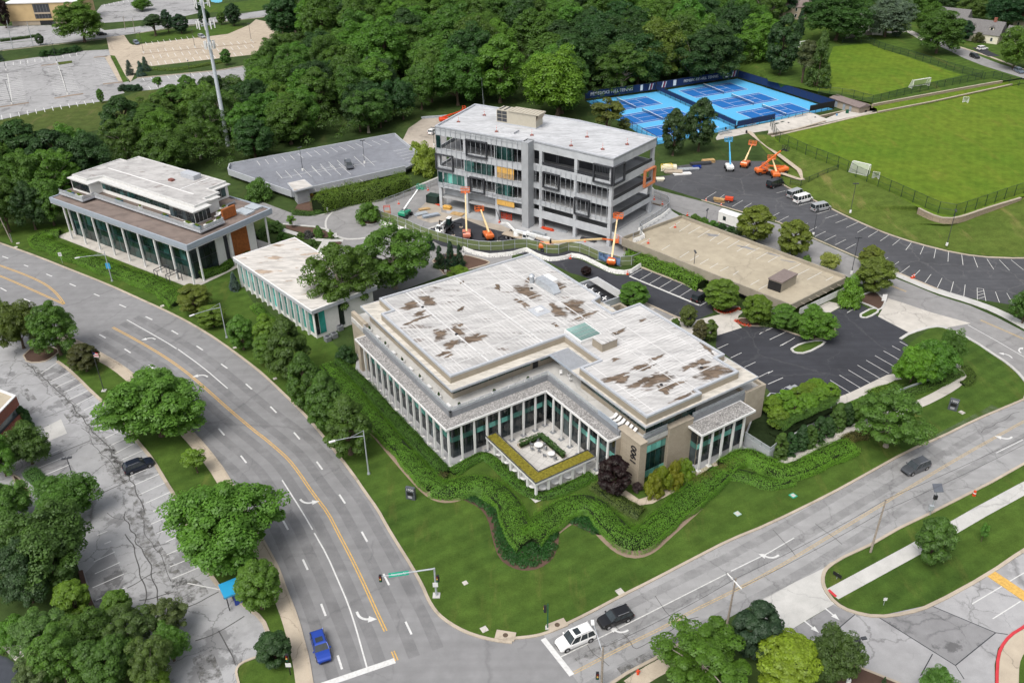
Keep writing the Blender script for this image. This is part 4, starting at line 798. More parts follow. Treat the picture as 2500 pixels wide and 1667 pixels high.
# recessed entrance court and louvred yard on the far side
ringwall([(39.4,7.9),(45.6,7.9),(45.6,12.7),(39.4,12.7)],0.5,8.3,10.6,B,'tan_metal','light_well'); slab(B,[(41.5,8.2),(45.2,8.2),(45.2,11),(41.5,11)],8.4,9.2,'blue_grey_metal','roof_light')
YD = thing('equipment_yard','white louvred equipment enclosure with open black top beside the white roof','equipment yard',S(21,825,1065,3.0) - Vector((0,0,3.0)),R(33))
ringwall([(-3.4,-4.6),(3.2,-4.6),(3.2,5.6),(-3.4,5.6)],0.3,0,2.2,YD,'grey_metal','enclosure_wall'); slab(YD,[(-3,-4.2),(3,-4.2),(3,5.3),(-3,5.3)],0.0,0.6,'black','floor')
for i in range(24): MB().box(.7,-4.4 + .41 * i,2.1,3.1,-4.25 + .41 * i,2.26).build('louvre_slat','white_metal',YD)
for i in range(4):
    a = i * .8; MB().box(-2.4,-3.4 + 2.3 * i,.6,-.2,-1.7 + 2.3 * i,1.7).build('condenser','charcoal',YD); MB().bar((-2.2,-3.1 + 2.3 * i,1.75),(-.4,-2.1 + 2.3 * i,1.75),.25,.05).bar((-1.3,-3.3 + 2.3 * i,1.74),(-1.3,-1.9 + 2.3 * i,1.74),.25,.05).build('fan_blade','white_metal',YD)
# courtyard
CT = sheet('courtyard',[Vector((-10.409,112.741,0)) + Matrix.Rotation(R(33),3,'Z') @ Vector((x,y,0)) for x,y in [(6.4,0.2),(6.4,-15.2),(20.0,-15.2),(21.4,-17.0),(20.6,1.4),(7.0,1.4)]],'paver',0.135,'pale paved courtyard inside the building corner')
PG = thing('pergola','white L-shaped pergola with a mustard planted roof round the courtyard','pergola',(-10.409,112.741,0),R(33))
pgp = [(6.9,0.0),(6.9,-14.5),(18.7,-14.5),(18.7,-12.3),(9.0,-12.3),(9.0,0.0)]
slab(PG,pgp,2.75,3.15,'white_metal','roof_slab'); ringwall(pgp,0.14,3.15,3.28,PG,'charcoal','roof_edge'); sheet('planting',[Vector((x,y,0)) for x,y in [(7.1,-.2),(7.1,-14.3),(18.5,-14.3),(18.5,-12.5),(8.8,-12.5),(8.8,-.2)]],'sedum',3.22,parent=PG,kind=None)
pm = MB().box(-.16,-.2,0,.16,.2,2.75).mesh('column','white_metal')
for x,y in [(7.3,-2.2 - 2.4 * i) for i in range(5)] + [(7.3,-14.1)] + [(7.3 + 2.35 * i,-14.1) for i in range(1,5)]: inst(pm,'column',PG,(x,y,0.05))
MW = Matrix.Translation((-10.409,112.741,0)) @ Matrix.Rotation(R(33),4,'Z')
def ML(x,y,z=0): return MW @ Vector((x,y,z))
pl = thing('planter','low beige L-shaped planter of dark grasses in the courtyard','planter',ML(0,0),R(33))
slab(pl,[(12.0,-1.7),(17.1,-1.7),(17.1,-8.8),(16.2,-8.8),(16.2,-2.7),(12.0,-2.7)],0.1,0.55,'tan_stone','planter_wall')

# ======================= building with the roof terrace (left)
V = thing('terrace_office','glass office with white columns, grey fascia and brown roof terrace at the left','building',(-71.845,178.249,0),R(55.6))
slab(V,[(-1.2,-1),(25,-1),(25,52),(-1.2,52)],-.3,.15,'concrete','plinth')
slab(V,[(2.2,2.2),(21,2.2),(21,50),(2.2,50)],.15,9.0,'charcoal','window_frame')
panes(V,(2.18,50),(2.18,2.2),24,.3,4.3,'green_glass',gap=0.12); panes(V,(2.18,50),(2.18,2.2),24,4.5,7.6,'green_glass',gap=0.12); panes(V,(2.18,50),(2.18,2.2),24,7.7,8.9,'dark_glass',gap=0.12)
panes(V,(2.2,2.18),(9.0,2.18),4,.3,4.3,'dark_glass',gap=.12); panes(V,(2.2,2.18),(9.0,2.18),4,4.5,8.6,'dark_glass',gap=.12)
wall(V,(9.0,2.18),(11.3,2.18),.1,8.95,.5,'white_plaster','side_wall',.3); wall(V,(12.6,2.18),(13.6,2.18),.1,8.95,.5,'white_plaster','side_wall',.3); wall(V,(13.6,2.18),(18.4,2.18),.1,8.95,.5,'rust_wood','timber_panel',.32); wall(V,(18.4,2.18),(20.6,2.18),.1,8.95,.5,'white_plaster','side_wall',.3)
cm = MB().box(-.17,-.17,0,.17,.17,8.9).mesh('column','white_metal')
for x,y in [(0,5.9 * i) for i in range(9)] + [(1.8,48.6),(3.4,49.6),(2.6,0),(12.0,0.3),(22.8,0)]: inst(cm,'column',V,(x,y,.15))
rf = [(-.4,-.8),(24.6,-.8),(24.6,51.9),(-.4,51.9)]
slab(V,rf,8.95,9.2,'white_metal','soffit'); ringwall(rf,.35,9.0,10.45,V,'blue_grey_metal','fascia'); slab(V,[(-.1,-.5),(24.3,-.5),(24.3,51.6),(-.1,51.6)],9.2,10.2,'brown_roof','lower_roof')
dk = [(5.2,1.2),(12.2,1.2),(12.2,3.8),(17.6,3.8),(17.6,9),(22,9),(22,50),(1.9,51.0),(1.9,41),(5.2,41)]
slab(V,dk,10.75,11.2,'grey_metal','terrace_slab'); slab(V,[(5.4,1.4),(12.0,1.4),(12.0,4),(17.4,4),(17.4,9),(21.9,9),(21.9,49.9),(2.1,50.8),(2.1,41.2),(5.4,41.2)],11.2,11.24,'deck_boards','terrace_boards')
slab(V,[(7,3.5),(16,6),(21,12),(21,48),(8,48)],10.2,10.75,'charcoal','terrace_base')
railing(V,[(12.1,1.3),(5.3,1.3),(5.3,41.1),(2.0,41.1),(2.0,50.8)],11.24,12.1,1.9,'clear_glass')
slab(V,[(13.6,3.3),(17.4,3.3),(17.4,3.9),(13.6,3.9)],10.4,12.9,'rust_wood','timber_screen')
ph2 = [(7.2,5.1),(11.6,5.1),(11.6,7.5),(16.2,7.5),(16.2,12),(22.8,12),(22.8,46.8),(19.2,46.8),(19.2,49.3),(4.9,49.3),(4.9,41.6),(7.9,41.6),(7.9,14),(7.2,14)]
slab(V,ph2,11.2,14.2,'white_plaster','upper_wall')
panes(V,(7.18,14),(7.18,5.1),6,11.5,13.9,'dark_glass',gap=.14); panes(V,(7.2,5.08),(11.6,5.08),4,11.5,13.9,'dark_glass',gap=.14); panes(V,(7.88,41),(7.88,15),18,12.3,13.7,'green_glass',gap=.14); panes(V,(4.88,49),(4.88,41.8),5,11.9,13.8,'dark_glass',gap=.14)
panes(V,(16.2,11.98),(22,11.98),4,11.8,14.0,'green_glass',gap=.14)
e2 = [(6.7,4.6),(12,4.6),(12,7),(16.6,7),(16.6,11.5),(23.4,11.5),(23.4,47.3),(19.7,47.3),(19.7,49.9),(4.4,49.9),(4.4,41),(7.4,41)]
slab(V,e2,14.25,14.5,'pale_coping','eave'); t2 = [(8.6,6.4),(13,6.4),(13,8.4),(17.6,8.4),(17.6,12.6),(23.2,12.6),(23.2,46.8),(19.5,46.8),(19.5,49.4),(5.6,49.4),(5.6,43.4),(9.2,42.0)]
i2 = ringwall(t2,.35,14.5,15.0,V,'pale_coping','parapet'); sheet('roof_membrane',[Vector((x,y,0)) for x,y in i2],'villa_roof',14.85,parent=V,kind=None)
ub = slab(V,[(19.5,20),(21.8,20),(21.8,25),(19.5,25)],14.85,16.0,'grey_metal','roof_unit'); slab(V,[(16,24),(17,24),(17,25.4),(16,25.4)],14.85,15.3,'red_shingle','roof_unit')
MB().box(13.4,12.8,14.86,13.7,46,14.93).box(14,18,14.86,22.8,18.3,14.93).build('roof_seam','white_metal',V)
for i in range(2): slab(V,[(18.5 + 3 * i,1.2 + 0.6 * i),(21 + 3 * i,1.2 + 0.6 * i),(21 + 3 * i,5.4),(18.5 + 3 * i,5.4)],10.2,10.6,'rail_glass','roof_light')

# ======================= small white building with teal windows
W = thing('white_office','low white building with teal glass bays and a stained flat roof','building',(-38.915,153.282,0),R(41.588))
slab(W,[(0,1.2),(14.2,1.2),(14.2,33.6),(0,33.6)],-.2,6.2,'white_plaster','wall')
slab(W,[(-.7,.5),(15,.5),(15,34.2),(-.7,34.2)],6.1,6.9,'grey_metal','fascia'); i3 = ringwall([(-.72,.48),(15.02,.48),(15.02,34.22),(-.72,34.22)],.3,6.85,7.0,W,'white_metal','roof_edge')
sheet('roof_membrane',[Vector((x,y,0)) for x,y in i3],'white_roof',6.94,parent=W,kind=None)
for i in range(13):
    y = 32.4 - 2.42 * i
    panes(W,(-.02,y),(-.02,y - 1.5),1,1.0,3.3,'bright_teal_glass',gap=.05,off=.02); panes(W,(-.02,y),(-.02,y - 1.5),1,3.4,5.9,'bright_teal_glass',gap=.05,off=.02)
    MB().box(-.55,y + .2,0,0,y + .55,6.1).build('fin','white_metal',W)
panes(W,(-.02,1.2),(.02,1.18),1,1,1.1,'white_metal','trim'); panes(W,(1.0,1.18),(2.4,1.18),1,.8,6,'bright_teal_glass',gap=.05,off=.02); panes(W,(5.6,1.18),(6.8,1.18),1,.8,6,'dark_glass',gap=.05,off=.02); panes(W,(.1,1.18),(.9,1.18),1,.8,6,'dark_glass',gap=.05,off=.02)

# ======================= unfinished five-level building
K0 = Vector((23.957,195.664,0)); KA = R(-30.57)
K = thing('unfinished_building','unfinished grey concrete office block under construction with open floors','building',K0,KA)
roofp = [(-50.5,1.0),(-24.0,1.0),(-24.0,2.7),(0.2,-0.1),(3.2,18.7),(-20,22.6),(-51.8,22.4)]
def inset(poly,w):
    P_ = [Vector((p[0],p[1],0)) for p in poly]; n = len(P_); o = []
    for i in range(n):
        a,b,c = P_[i - 1],P_[i],P_[(i + 1) % n]; d1 = (b - a).normalized(); d2 = (c - b).normalized(); n1 = Vector((-d1.y,d1.x,0)); n2 = Vector((-d2.y,d2.x,0)); m = n1 + n2
        q = b + m * (w / max(.3,m.dot(n1))); o.append((q.x,q.y))
    return o
for z in (2.9,6.3,10.9,15.5): slab(K,inset(roofp,.35),z,z + .35,'slab_concrete','floor_slab')
slab(K,inset(roofp,.5),-.1,.06,'slab_concrete','floor_slab')
slab(K,inset(roofp,.4),21.6,22.1,'new_roof','roof'); ringwall(roofp,.4,21.9,22.5,K,'grey_metal','parapet_cap')
slab(K,[(-38,8.5),(-20,8.5),(-20,15),(-38,15)],.06,21.6,'shaft_concrete','core_wall')
slab(K,[(-47.5,8.0),(-24,8.0),(-4,6.6),(-3.9,7.4),(-24,8.8),(-47.5,8.8)],6.7,21.5,'charcoal','partition'); slab(K,[(-49,9),(-2,7),(-2,7.4),(-49,9.4)],.06,6.3,'shaft_concrete','partition')  # upper partition set close behind the bays, charcoal colour paints their inner shade
sides = [(roofp[i],roofp[(i + 1) % len(roofp)]) for i in range(len(roofp))]
for (p,q) in sides:
    for z0,z1 in ((6.05,7.3),(10.4,11.8),(14.9,16.7),(20.2,22.2)):
        wall(K,p,q,z0,z1,.3,'precast','spandrel_panel')
for (p,q) in (sides[2],sides[4],sides[5]): wall(K,p,q,2.7,4.7,.3,'precast','spandrel_panel',-.02)
wall(K,(-50.2,3.4),(-24.2,3.4),2.7,4.7,.3,'precast','spandrel_panel'); wall(K,(-33,1.3),(-24,1.3),2.9,4.4,.3,'precast','spandrel_panel')
colm = MB().box(-.42,-.42,0,.42,.42,22.0).mesh('column','precast')
for x,y in ((-50,1.5),(-41.7,1.5),(-32.4,1.5),(-20.2,2.7),(-10,1.5),(-.25,.45),(2.6,18.1),(-20,22.0),(-51.2,21.9),(-41,21.9),(-31,21.9),(-9,20.2)): inst(colm,'column',K,(x,y,0),R(-6.6) if x > -24 else 0)
slab(K,[(-24.6,.4),(-22.6,.2),(-22.3,2.9),(-24.4,3.1)],0,22.5,'shaft_concrete','pilaster')
d1,n1 = norm2(*sides[0]); d2,n2 = norm2(*sides[2])
def onside(k,u):   # point u metres along side k
    p,q = sides[k]; d,nn = norm2(p,q); return (p[0] + d.x * u,p[1] + d.y * u)
# mullion frames
mm = MB().box(-.04,-.04,0,.04,.04,16.2).mesh('mullion','galvanised')
for i in range(18):
    p = onside(0,.2 + 1.52 * i); inst(mm,'mullion',K,(p[0],p[1] - .16,6.05))
mm2 = MB().box(-.04,-.04,0,.04,.04,10.4).mesh('mullion','galvanised')
for i in range(16):
    p = onside(2,1.0 + 1.48 * i); inst(mm2,'mullion',K,(p[0] - .02,p[1] - .16,6.05),R(-6.6))
for z in (6.1,6.9,21.7): MB().bar((-50.4,.82,z),(-24.2,.82,z),.07).build('transom','galvanised',K)
for z in (7.3,10.4,11.8,14.9,16.7,20.2): MB().bar((-50.4,.84,z),(-24.2,.84,z),.06).build('transom','galvanised',K)
for z in (6.1,6.9,7.3,10.4,11.8,14.9): MB().bar((*onside(2,.3),z),(*onside(2,23.8),z),.07).build('transom','galvanised',K)
def kp(k,u0,u1,z0,z1,mat,name,n=1,off=0.02,gap=.05): return panes(K,onside(k,u0),onside(k,u1),n,z0,z1,mat,name,gap,off)
kp(0,.2,1.5,16.8,20.1,'green_glass','window_pane'); kp(0,17.9,23.4,16.8,20.1,'green_glass','window_pane',4)
kp(0,8.7,17.2,11.9,14.8,'green_glass','window_pane',6); kp(0,18.3,23.4,13.3,14.8,'plywood','plywood_sheet',4); kp(0,18.3,23.4,11.9,13.3,'timber','plywood_sheet',4)
kp(0,.2,1.6,7.4,10.3,'green_glass','window_pane'); kp(0,1.7,8.4,7.4,10.3,'teal_glass','window_pane',5,-.5); kp(0,17.9,23.4,7.4,10.3,'green_glass','window_pane',4); kp(0,18.2,23.4,4.5,6.0,'plywood','plywood_sheet',2)
def kframe(k,u0,u1,z0,z1,mat='charcoal',dep=.55):
    p,q = onside(k,u0),onside(k,u1); d,nn = norm2(p,q); a = Vector((*p,0)) + nn * dep / 2; b = Vector((*q,0)) + nn * dep / 2; m = MB(); up = Vector((0,0,1))
    for z in (z0,z1): m.bar(a + up * z,b + up * z,dep,.3)
    for c in (a,b): m.bar(c + up * (z0 - .15),c + up * (z1 + .15),.3,dep,up=nn)
    m.build('window_surround',mat,K)
kframe(0,9.6,15.6,16.3,20.4); kframe(0,.0,5.2,11.2,15.1); kframe(0,10.4,14.6,6.7,10.6)
kframe(2,4.8,9.4,11.4,15.2); kframe(2,14.2,18.3,6.6,10.7); kframe(2,19.3,24.3,16.0,20.3); kframe(3,0,4.6,16.0,20.3); kframe(3,14.0,18.6,11.3,15.3,'orange_primer',.7)
for z,k,u0,u1 in ((17.0,2,4,24),(12.1,3,1,18),(7.6,3,1,18),(17.0,3,5,18)):
    p,q = onside(k,u0),onside(k,u1); MB().bar((*p,z + .5),(*q,z + .5),.05).bar((*p,z),(*q,z),.05).build('guard_cable','black',K)
    kp(k,u0,u1,z - .35,z + .55,'charcoal','debris_screen',1,-.3)
st_ = MB().box(-.04,-.04,0,.04,.04,4.2).mesh('stud','galvanised')
for i in range(20): inst(st_,'stud',K,(-18.5 + .42 * i,7.6,15.9))
for i in range(14): inst(st_,'stud',K,(-8 + .42 * i,6.6,15.9))
for i in range(12): inst(st_,'stud',K,(-41 + .6 * i,7.2,15.9))
# air handler and roof bits
AH = thing('rooftop_air_handler','long tan air handling unit on the unfinished building roof','air handler',K0 + Matrix.Rotation(KA,3,'Z') @ Vector((-38.3,11.6,22.1)),KA)
MB().loft([[(0,0,0),(0,3.6,0),(0,3.6,3.2),(0,0,3.2)],[(11.6,0,0),(11.6,3.6,0),(11.6,3.6,3.2),(11.6,0,3.2)]]).build('casing','unit_tan' if M_plain('unit_tan',(.42,.39,.32),.6,.3,var=.05) else None,AH).location = (0,0,.3)
MB().box(-.1,-.1,0,11.7,3.7,.3).build('curb','grey_metal',AH)
MB().loft([[(3.6,-.25,3.5),(3.6,3.85,3.5),(3.6,3.85,3.7),(3.6,-.25,3.7)],[(12.4,-.25,3.5),(12.4,3.85,3.5),(12.4,3.85,3.7),(12.4,-.25,3.7)]]).build('roof_panel','unit_tan',AH)
MB().add([(11.62,.1,2.0),(11.62,3.5,2.0),(12.4,3.85,3.5),(12.4,-.25,3.5)],[(0,1,2,3)]).build('rain_hood','tan_siding',AH)
for i in range(9): MB().box(3.7 + i,-.2,3.7,3.76 + i,3.8,3.78).build('roof_rib','tan_siding',AH)
for i in range(2):
    for j in range(3): MB().box(.2 + i * 1.5,-.06,.6 + j * .95,1.55 + i * 1.5,.0,1.4 + j * .95).build('coil_grille','charcoal',AH)
MB().box(.6,.3,3.5,1.0,3.3,3.6).box(2.0,.3,3.5,2.4,3.3,3.6).build('louvre','charcoal',AH)
KP = lambda x,y,z=0: K0 + Matrix.Rotation(KA,3,'Z') @ Vector((x,y,z))
slab(K,[(-33.5,5.2),(-29.5,5.2),(-29.5,8),(-33.5,8)],22.0,22.6,'new_roof','roof_curb')

# ======================= beige parking garage
GP = [at(0,0)] * 0 + [(26.85,193.0),(57.4,159.3),(73.0,171.4),(43.2,205.6)]
D = thing('parking_garage','low beige concrete parking garage with open roof deck','parking garage',(26.85,193.0,0),0)
gp = [(x - 26.85,y - 193.0) for x,y in GP]
slab(D,inset(gp,1.6),.0,2.2,'charcoal','inner_wall'); slab(D,gp,2.2,2.95,'deck_concrete','deck')
for (p,q) in [(gp[i],gp[(i + 1) % 4]) for i in range(4)]:
    n = 10 if gp.index(p) % 2 == 0 else 4
    if gp.index(p) == 1: continue
    panes(D,p,q,n,1.7,3.75,'garage_concrete','parapet_panel',.04,0,.28)
panes(D,gp[1],gp[2],3,1.9,3.4,'garage_concrete','parapet_panel',.04,0,.25)
for i in range(8):
    t = i / 7; p = (gp[0][0] + (gp[1][0] - gp[0][0]) * t * .97,gp[0][1] + (gp[1][1] - gp[0][1]) * t * .97); slab(D,[(p[0] + .3,p[1] + .3),(p[0] + .9,p[1] + .1),(p[0] + 1.1,p[1] + .7),(p[0] + .5,p[1] + .9)],0,2.2,'garage_concrete','column')
sx = [(x - 26.85,y - 193) for x,y in ((55.1,167.5),(57.3,165.4),(61.6,169.3),(59.5,171.6))]
slab(D,sx,2.9,5.2,'garage_concrete','stair_house'); slab(D,inset(sx,-.15),5.2,5.45,'taupe_roof','stair_roof'); wall(D,sx[0],sx[1],2.95,5.0,.05,'black','stair_door',.04)
panes(D,(gp[1][0] - 5.6,gp[1][1] + 6.2),(gp[1][0] - .3,gp[1][1] + .4),3,0.2,3.6,'lattice_white','lattice_screen',.05,.15,.06)
panes(D,(gp[1][0] + 1.5,gp[1][1] + .6),(gp[2][0] - .6,gp[2][1] - 1.6),12,1.2,2.7,'lattice_white','lattice_screen',.06,1.2,.06)
for i in range(7):
    t = .06 + .13 * i; p = Vector((gp[1][0] + (gp[2][0] - gp[1][0]) * t,gp[1][1] + (gp[2][1] - gp[1][1]) * t,2.75)); MB().bar(p,p + Vector((.75,-.95,0)),.12).build('bracket','garage_concrete',D)
for i in range(11):
    a = S(21,1450 + 92 * i,540 + 33 * i + (8 * i * i) * .12,2.96); 
for t,x1,y1,x2,y2 in [(21,1445,528,1545,465),(21,1535,558,1640,487),(21,1620,577,1728,515),(21,1705,612,1815,545),(21,1815,645,1907,577),(21,1885,675,2000,608),(21,1975,707,2088,640),(21,2065,740,2180,672),(21,2155,772,2272,705),(21,2245,810,2350,748),(21,1180,672,1270,622),(21,1375,727,1450,682),(21,1540,795,1625,742),(21,1635,825,1715,778),(21,1725,857,1805,810),(21,1815,893,1893,848),(21,1910,920,1988,882),(21,2030,955,2080,922),(21,2190,1047,2270,1002),(21,2265,1090,2345,1045),(31,170,918,300,853),(31,360,1000,493,930),(31,0,838,108,775),(31,530,1007,598,972),(31,265,958,380,900)]:
    a,b = S(t,x1,y1,2.96),S(t,x2,y2,2.96); d = (b - a).normalized(); n = Vector((-d.y,d.x,0)) * .06; o = Vector((26.85,193,0))
    MB().add([a + n - o,a - n - o,b - n - o,b + n - o],[(0,1,2,3)]).build('stall_line','white_paint',D)
for q in ((21,1840,590,1.8,.6),(21,2150,705,1.8,.6),(31,50,770,1.4,.4),(31,190,830,1.6,.3)):
    c = S(q[0],q[1],q[2],2.96); stain(D,c.x - 26.85,c.y - 193,q[3],q[4],2.965,'patch_asphalt',q[1],R(-30))

ex = [S(21,880,575,2.95),S(21,1015,630,2.95),S(21,1560,425,2.95),S(21,1440,350,2.95),S(21,1280,300,2.95)]; ex = [(p.x - 26.85,p.y - 193) for p in ex]
slab(D,ex,2.3,2.9,'slab_concrete','deck_extension'); wall(D,ex[0],gp[0],1.7,3.75,.28,'precast','parapet_panel')
# ======================= grey rooftop parking deck behind the hedge
U0 = Vector((-59.7,228.3,0)); up_ = [(-59.7,228.3),(-30.5,247.0),(-25.6,254.4),(-34.3,271.5),(-36.8,277.1),(-82.8,251.2),(-82.0,246.5),(-72.0,238.3)]
U = thing('parking_deck','grey rooftop parking deck with pale parapets in front of the woods','parking deck',U0,0)
ul = [(x - U0.x,y - U0.y) for x,y in up_]
slab(U,ul,1.5,2.2,'grey_deck','deck'); slab(U,inset(ul,1.5),0,1.5,'charcoal','lower_level')
for p,q,n in ((ul[3],ul[4],1),(ul[4],ul[5],10),(ul[5],ul[6],1),(ul[6],ul[7],2),(ul[7],ul[0],3),(ul[2],ul[3],3),(ul[0],ul[1],6)): panes(U,p,q,n,1.2,3.0,'grey_metal','parapet_panel',.05,0,.3)
pav = [S(11,285,110,4.6),S(11,345,185,4.6),S(11,525,140,4.6),S(11,445,75,4.6)]; pv = [(p.x - U0.x,p.y - U0.y) for p in pav]
slab(U,pv,4.1,4.5,'grey_metal','stair_roof'); slab(U,inset(pv,.25),4.5,4.58,'white_roof','roof_membrane'); slab(U,inset(pv,1.0),0,4.1,'shaft_concrete','stair_wall')
c = S(11,490,240); slab(U,[(c.x - 1 - U0.x,c.y - .3 - U0.y),(c.x + 1 - U0.x,c.y + .6 - U0.y),(c.x + 1 - U0.x,c.y + 1 - U0.y),(c.x - 1 - U0.x,c.y + .2 - U0.y)],0,2.9,'rust_wood','timber_panel')
def dl(t,x1,y1,x2,y2):
    a,b = S(t,x1,y1,2.21),S(t,x2,y2,2.21); d = (b - a).normalized(); n = Vector((-d.y,d.x,0)) * .07; MB().add([a + n - U0,a - n - U0,b - n - U0,b + n - U0],[(0,1,2,3)]).build('stall_line','worn_white_paint',U)
for i in range(16): dl(10,0 + 76 * i,1468 - 12.6 * i,38 + 79 * i,1520 - 13.6 * i)
for i in range(7): dl(10,510 + 78 * i,1522 - 17 * i,560 + 88 * i,1575 - 9 * i)
for i in range(6): dl(10,1262 + 28 * i,1388 + 24 * i,1410 + 26 * i,1360 + 22 * i)
for i in range(8): dl(11,185 + 82 * i,8 - 10 * i,240 + 90 * i,70 - 5 * i)
for i in range(6): dl(11,535 + 82 * i,160 - 17 * i,555 + 85 * i,185 - 17 * i)
dl(11,235,70,720,-40); dl(10,560,1580,1110,1480)

# ======================= brick building at the left edge
BR = thing('brick_building','red brick building corner with ribbon window at the left edge','building',S(2,200,650),0)
b0 = BR.location; bp = [S(2,150,500,6.8) - b0,S(2,-300,330,6.8) - b0,S(2,-700,700,6.8) - b0,S(2,-120,660,6.8) - b0]
bp = [(p.x,p.y) for p in bp]; bp[3] = (bp[0][0] + (bp[2][0] - bp[1][0]),bp[0][1] + (bp[2][1] - bp[1][1]))
slab(BR,inset(bp,-.0),5.0,6.8,'red_brick','parapet_band'); slab(BR,inset(bp,.5) if sum(bp[i][0] * bp[(i + 1) % 4][1] - bp[(i + 1) % 4][0] * bp[i][1] for i in range(4)) > 0 else inset(bp[::-1],.5),3.2,5.0,'dark_glass','ribbon_window')
slab(BR,bp,1.7,3.2,'red_brick','brick_band'); slab(BR,inset(bp,.8) if sum(bp[i][0] * bp[(i + 1) % 4][1] - bp[(i + 1) % 4][0] * bp[i][1] for i in range(4)) > 0 else inset(bp[::-1],.8),0,1.7,'charcoal','recess')
ringwall(bp,.45,6.8,7.0,BR,'white_metal','coping'); slab(BR,bp,6.75,6.85,'deck_concrete','roof')
# tan office far left, corner trailer, field house
TB = thing('tan_office','boxy tan panelled office with a dark recessed centre at the top left','building',(-240,470.5,0),R(5))
slab(TB,[(-13,0),(22,0),(22,24),(-13,24)],2.2,10.6,'tan_panel','wall'); slab(TB,[(-12.4,.4),(21,.4),(21,23),(-12.4,23)],0,2.2,'tan_siding','lower_wall'); slab(TB,[(-13.4,-.4),(22.4,-.4),(22.4,24.4),(-13.4,24.4)],10.6,11.0,'white_metal','roof')
slab(TB,[(0,-.1),(8,-.1),(8,.3),(0,.3)],3.2,10.2,'charcoal','window_bay'); slab(TB,[(1.5,.2),(9,.2),(9,.6),(1.5,.6)],0,2.2,'black','garage_opening')
for i in range(5): MB().box(1.5 * i + .4,-.18,3.4,1.5 * i + .5,-.1,10).build('mullion','mid_grey',TB)
MB().box(0,-.5,5.4,8,0,6.2).build('balcony','tan_siding',TB)
FH = thing('field_house','small tan field house with brown roof and grey doors by the tennis courts','building',(120.7,298.6,0),math.atan2(13.0,-6.1))
slab(FH,[(.4,.4),(13.6,.4),(13.6,-4.8),(.4,-4.8)],0,2.6,'tan_siding','wall')
MB().loft([[(-.2,.9,2.6),(-.2,-5.3,2.6),(-.2,-5.3,2.75),(-.2,-2.2,3.5),(-.2,.9,2.75)],[(14.3,.9,2.6),(14.3,-5.3,2.6),(14.3,-5.3,2.75),(14.3,-2.2,3.5),(14.3,.9,2.75)]]).build('roof','taupe_roof',FH)
for x in (3.6,6.6,10.4): MB().box(x,.4,0,x + 1.1,.5,2.1).build('door','blue_grey_metal',FH)
MB().box(-.05 + .4,-3.6,.3,.42,-2.6,1.2).build('hatch','black',FH)
TR = thing('site_trailer','small white site office trailer behind the garage','trailer',S(21,2010,500),R(-47))
MB().box(-3.2,-1.3,.5,3.2,1.3,3.2).build('body','white_plaster',TR); MB().loft([[(-3.3,-1.4,3.2),(3.3,-1.4,3.2),(3.3,1.4,3.2),(-3.3,1.4,3.2)],[(-3.2,-.3,3.6),(3.2,-.3,3.6),(3.2,.3,3.6),(-3.2,.3,3.6)]]).build('roof','white_metal',TR)
MB().box(-3.24,-.4,1.5,-3.2,.3,2.5).box(-1.8,-1.33,1.3,-.9,-1.3,2.4).build('window','dark_glass',TR); MB().box(-2.6,-1,0,-2.2,1,.5).box(2.2,-1,0,2.6,1,.5).build('axle','black',TR)
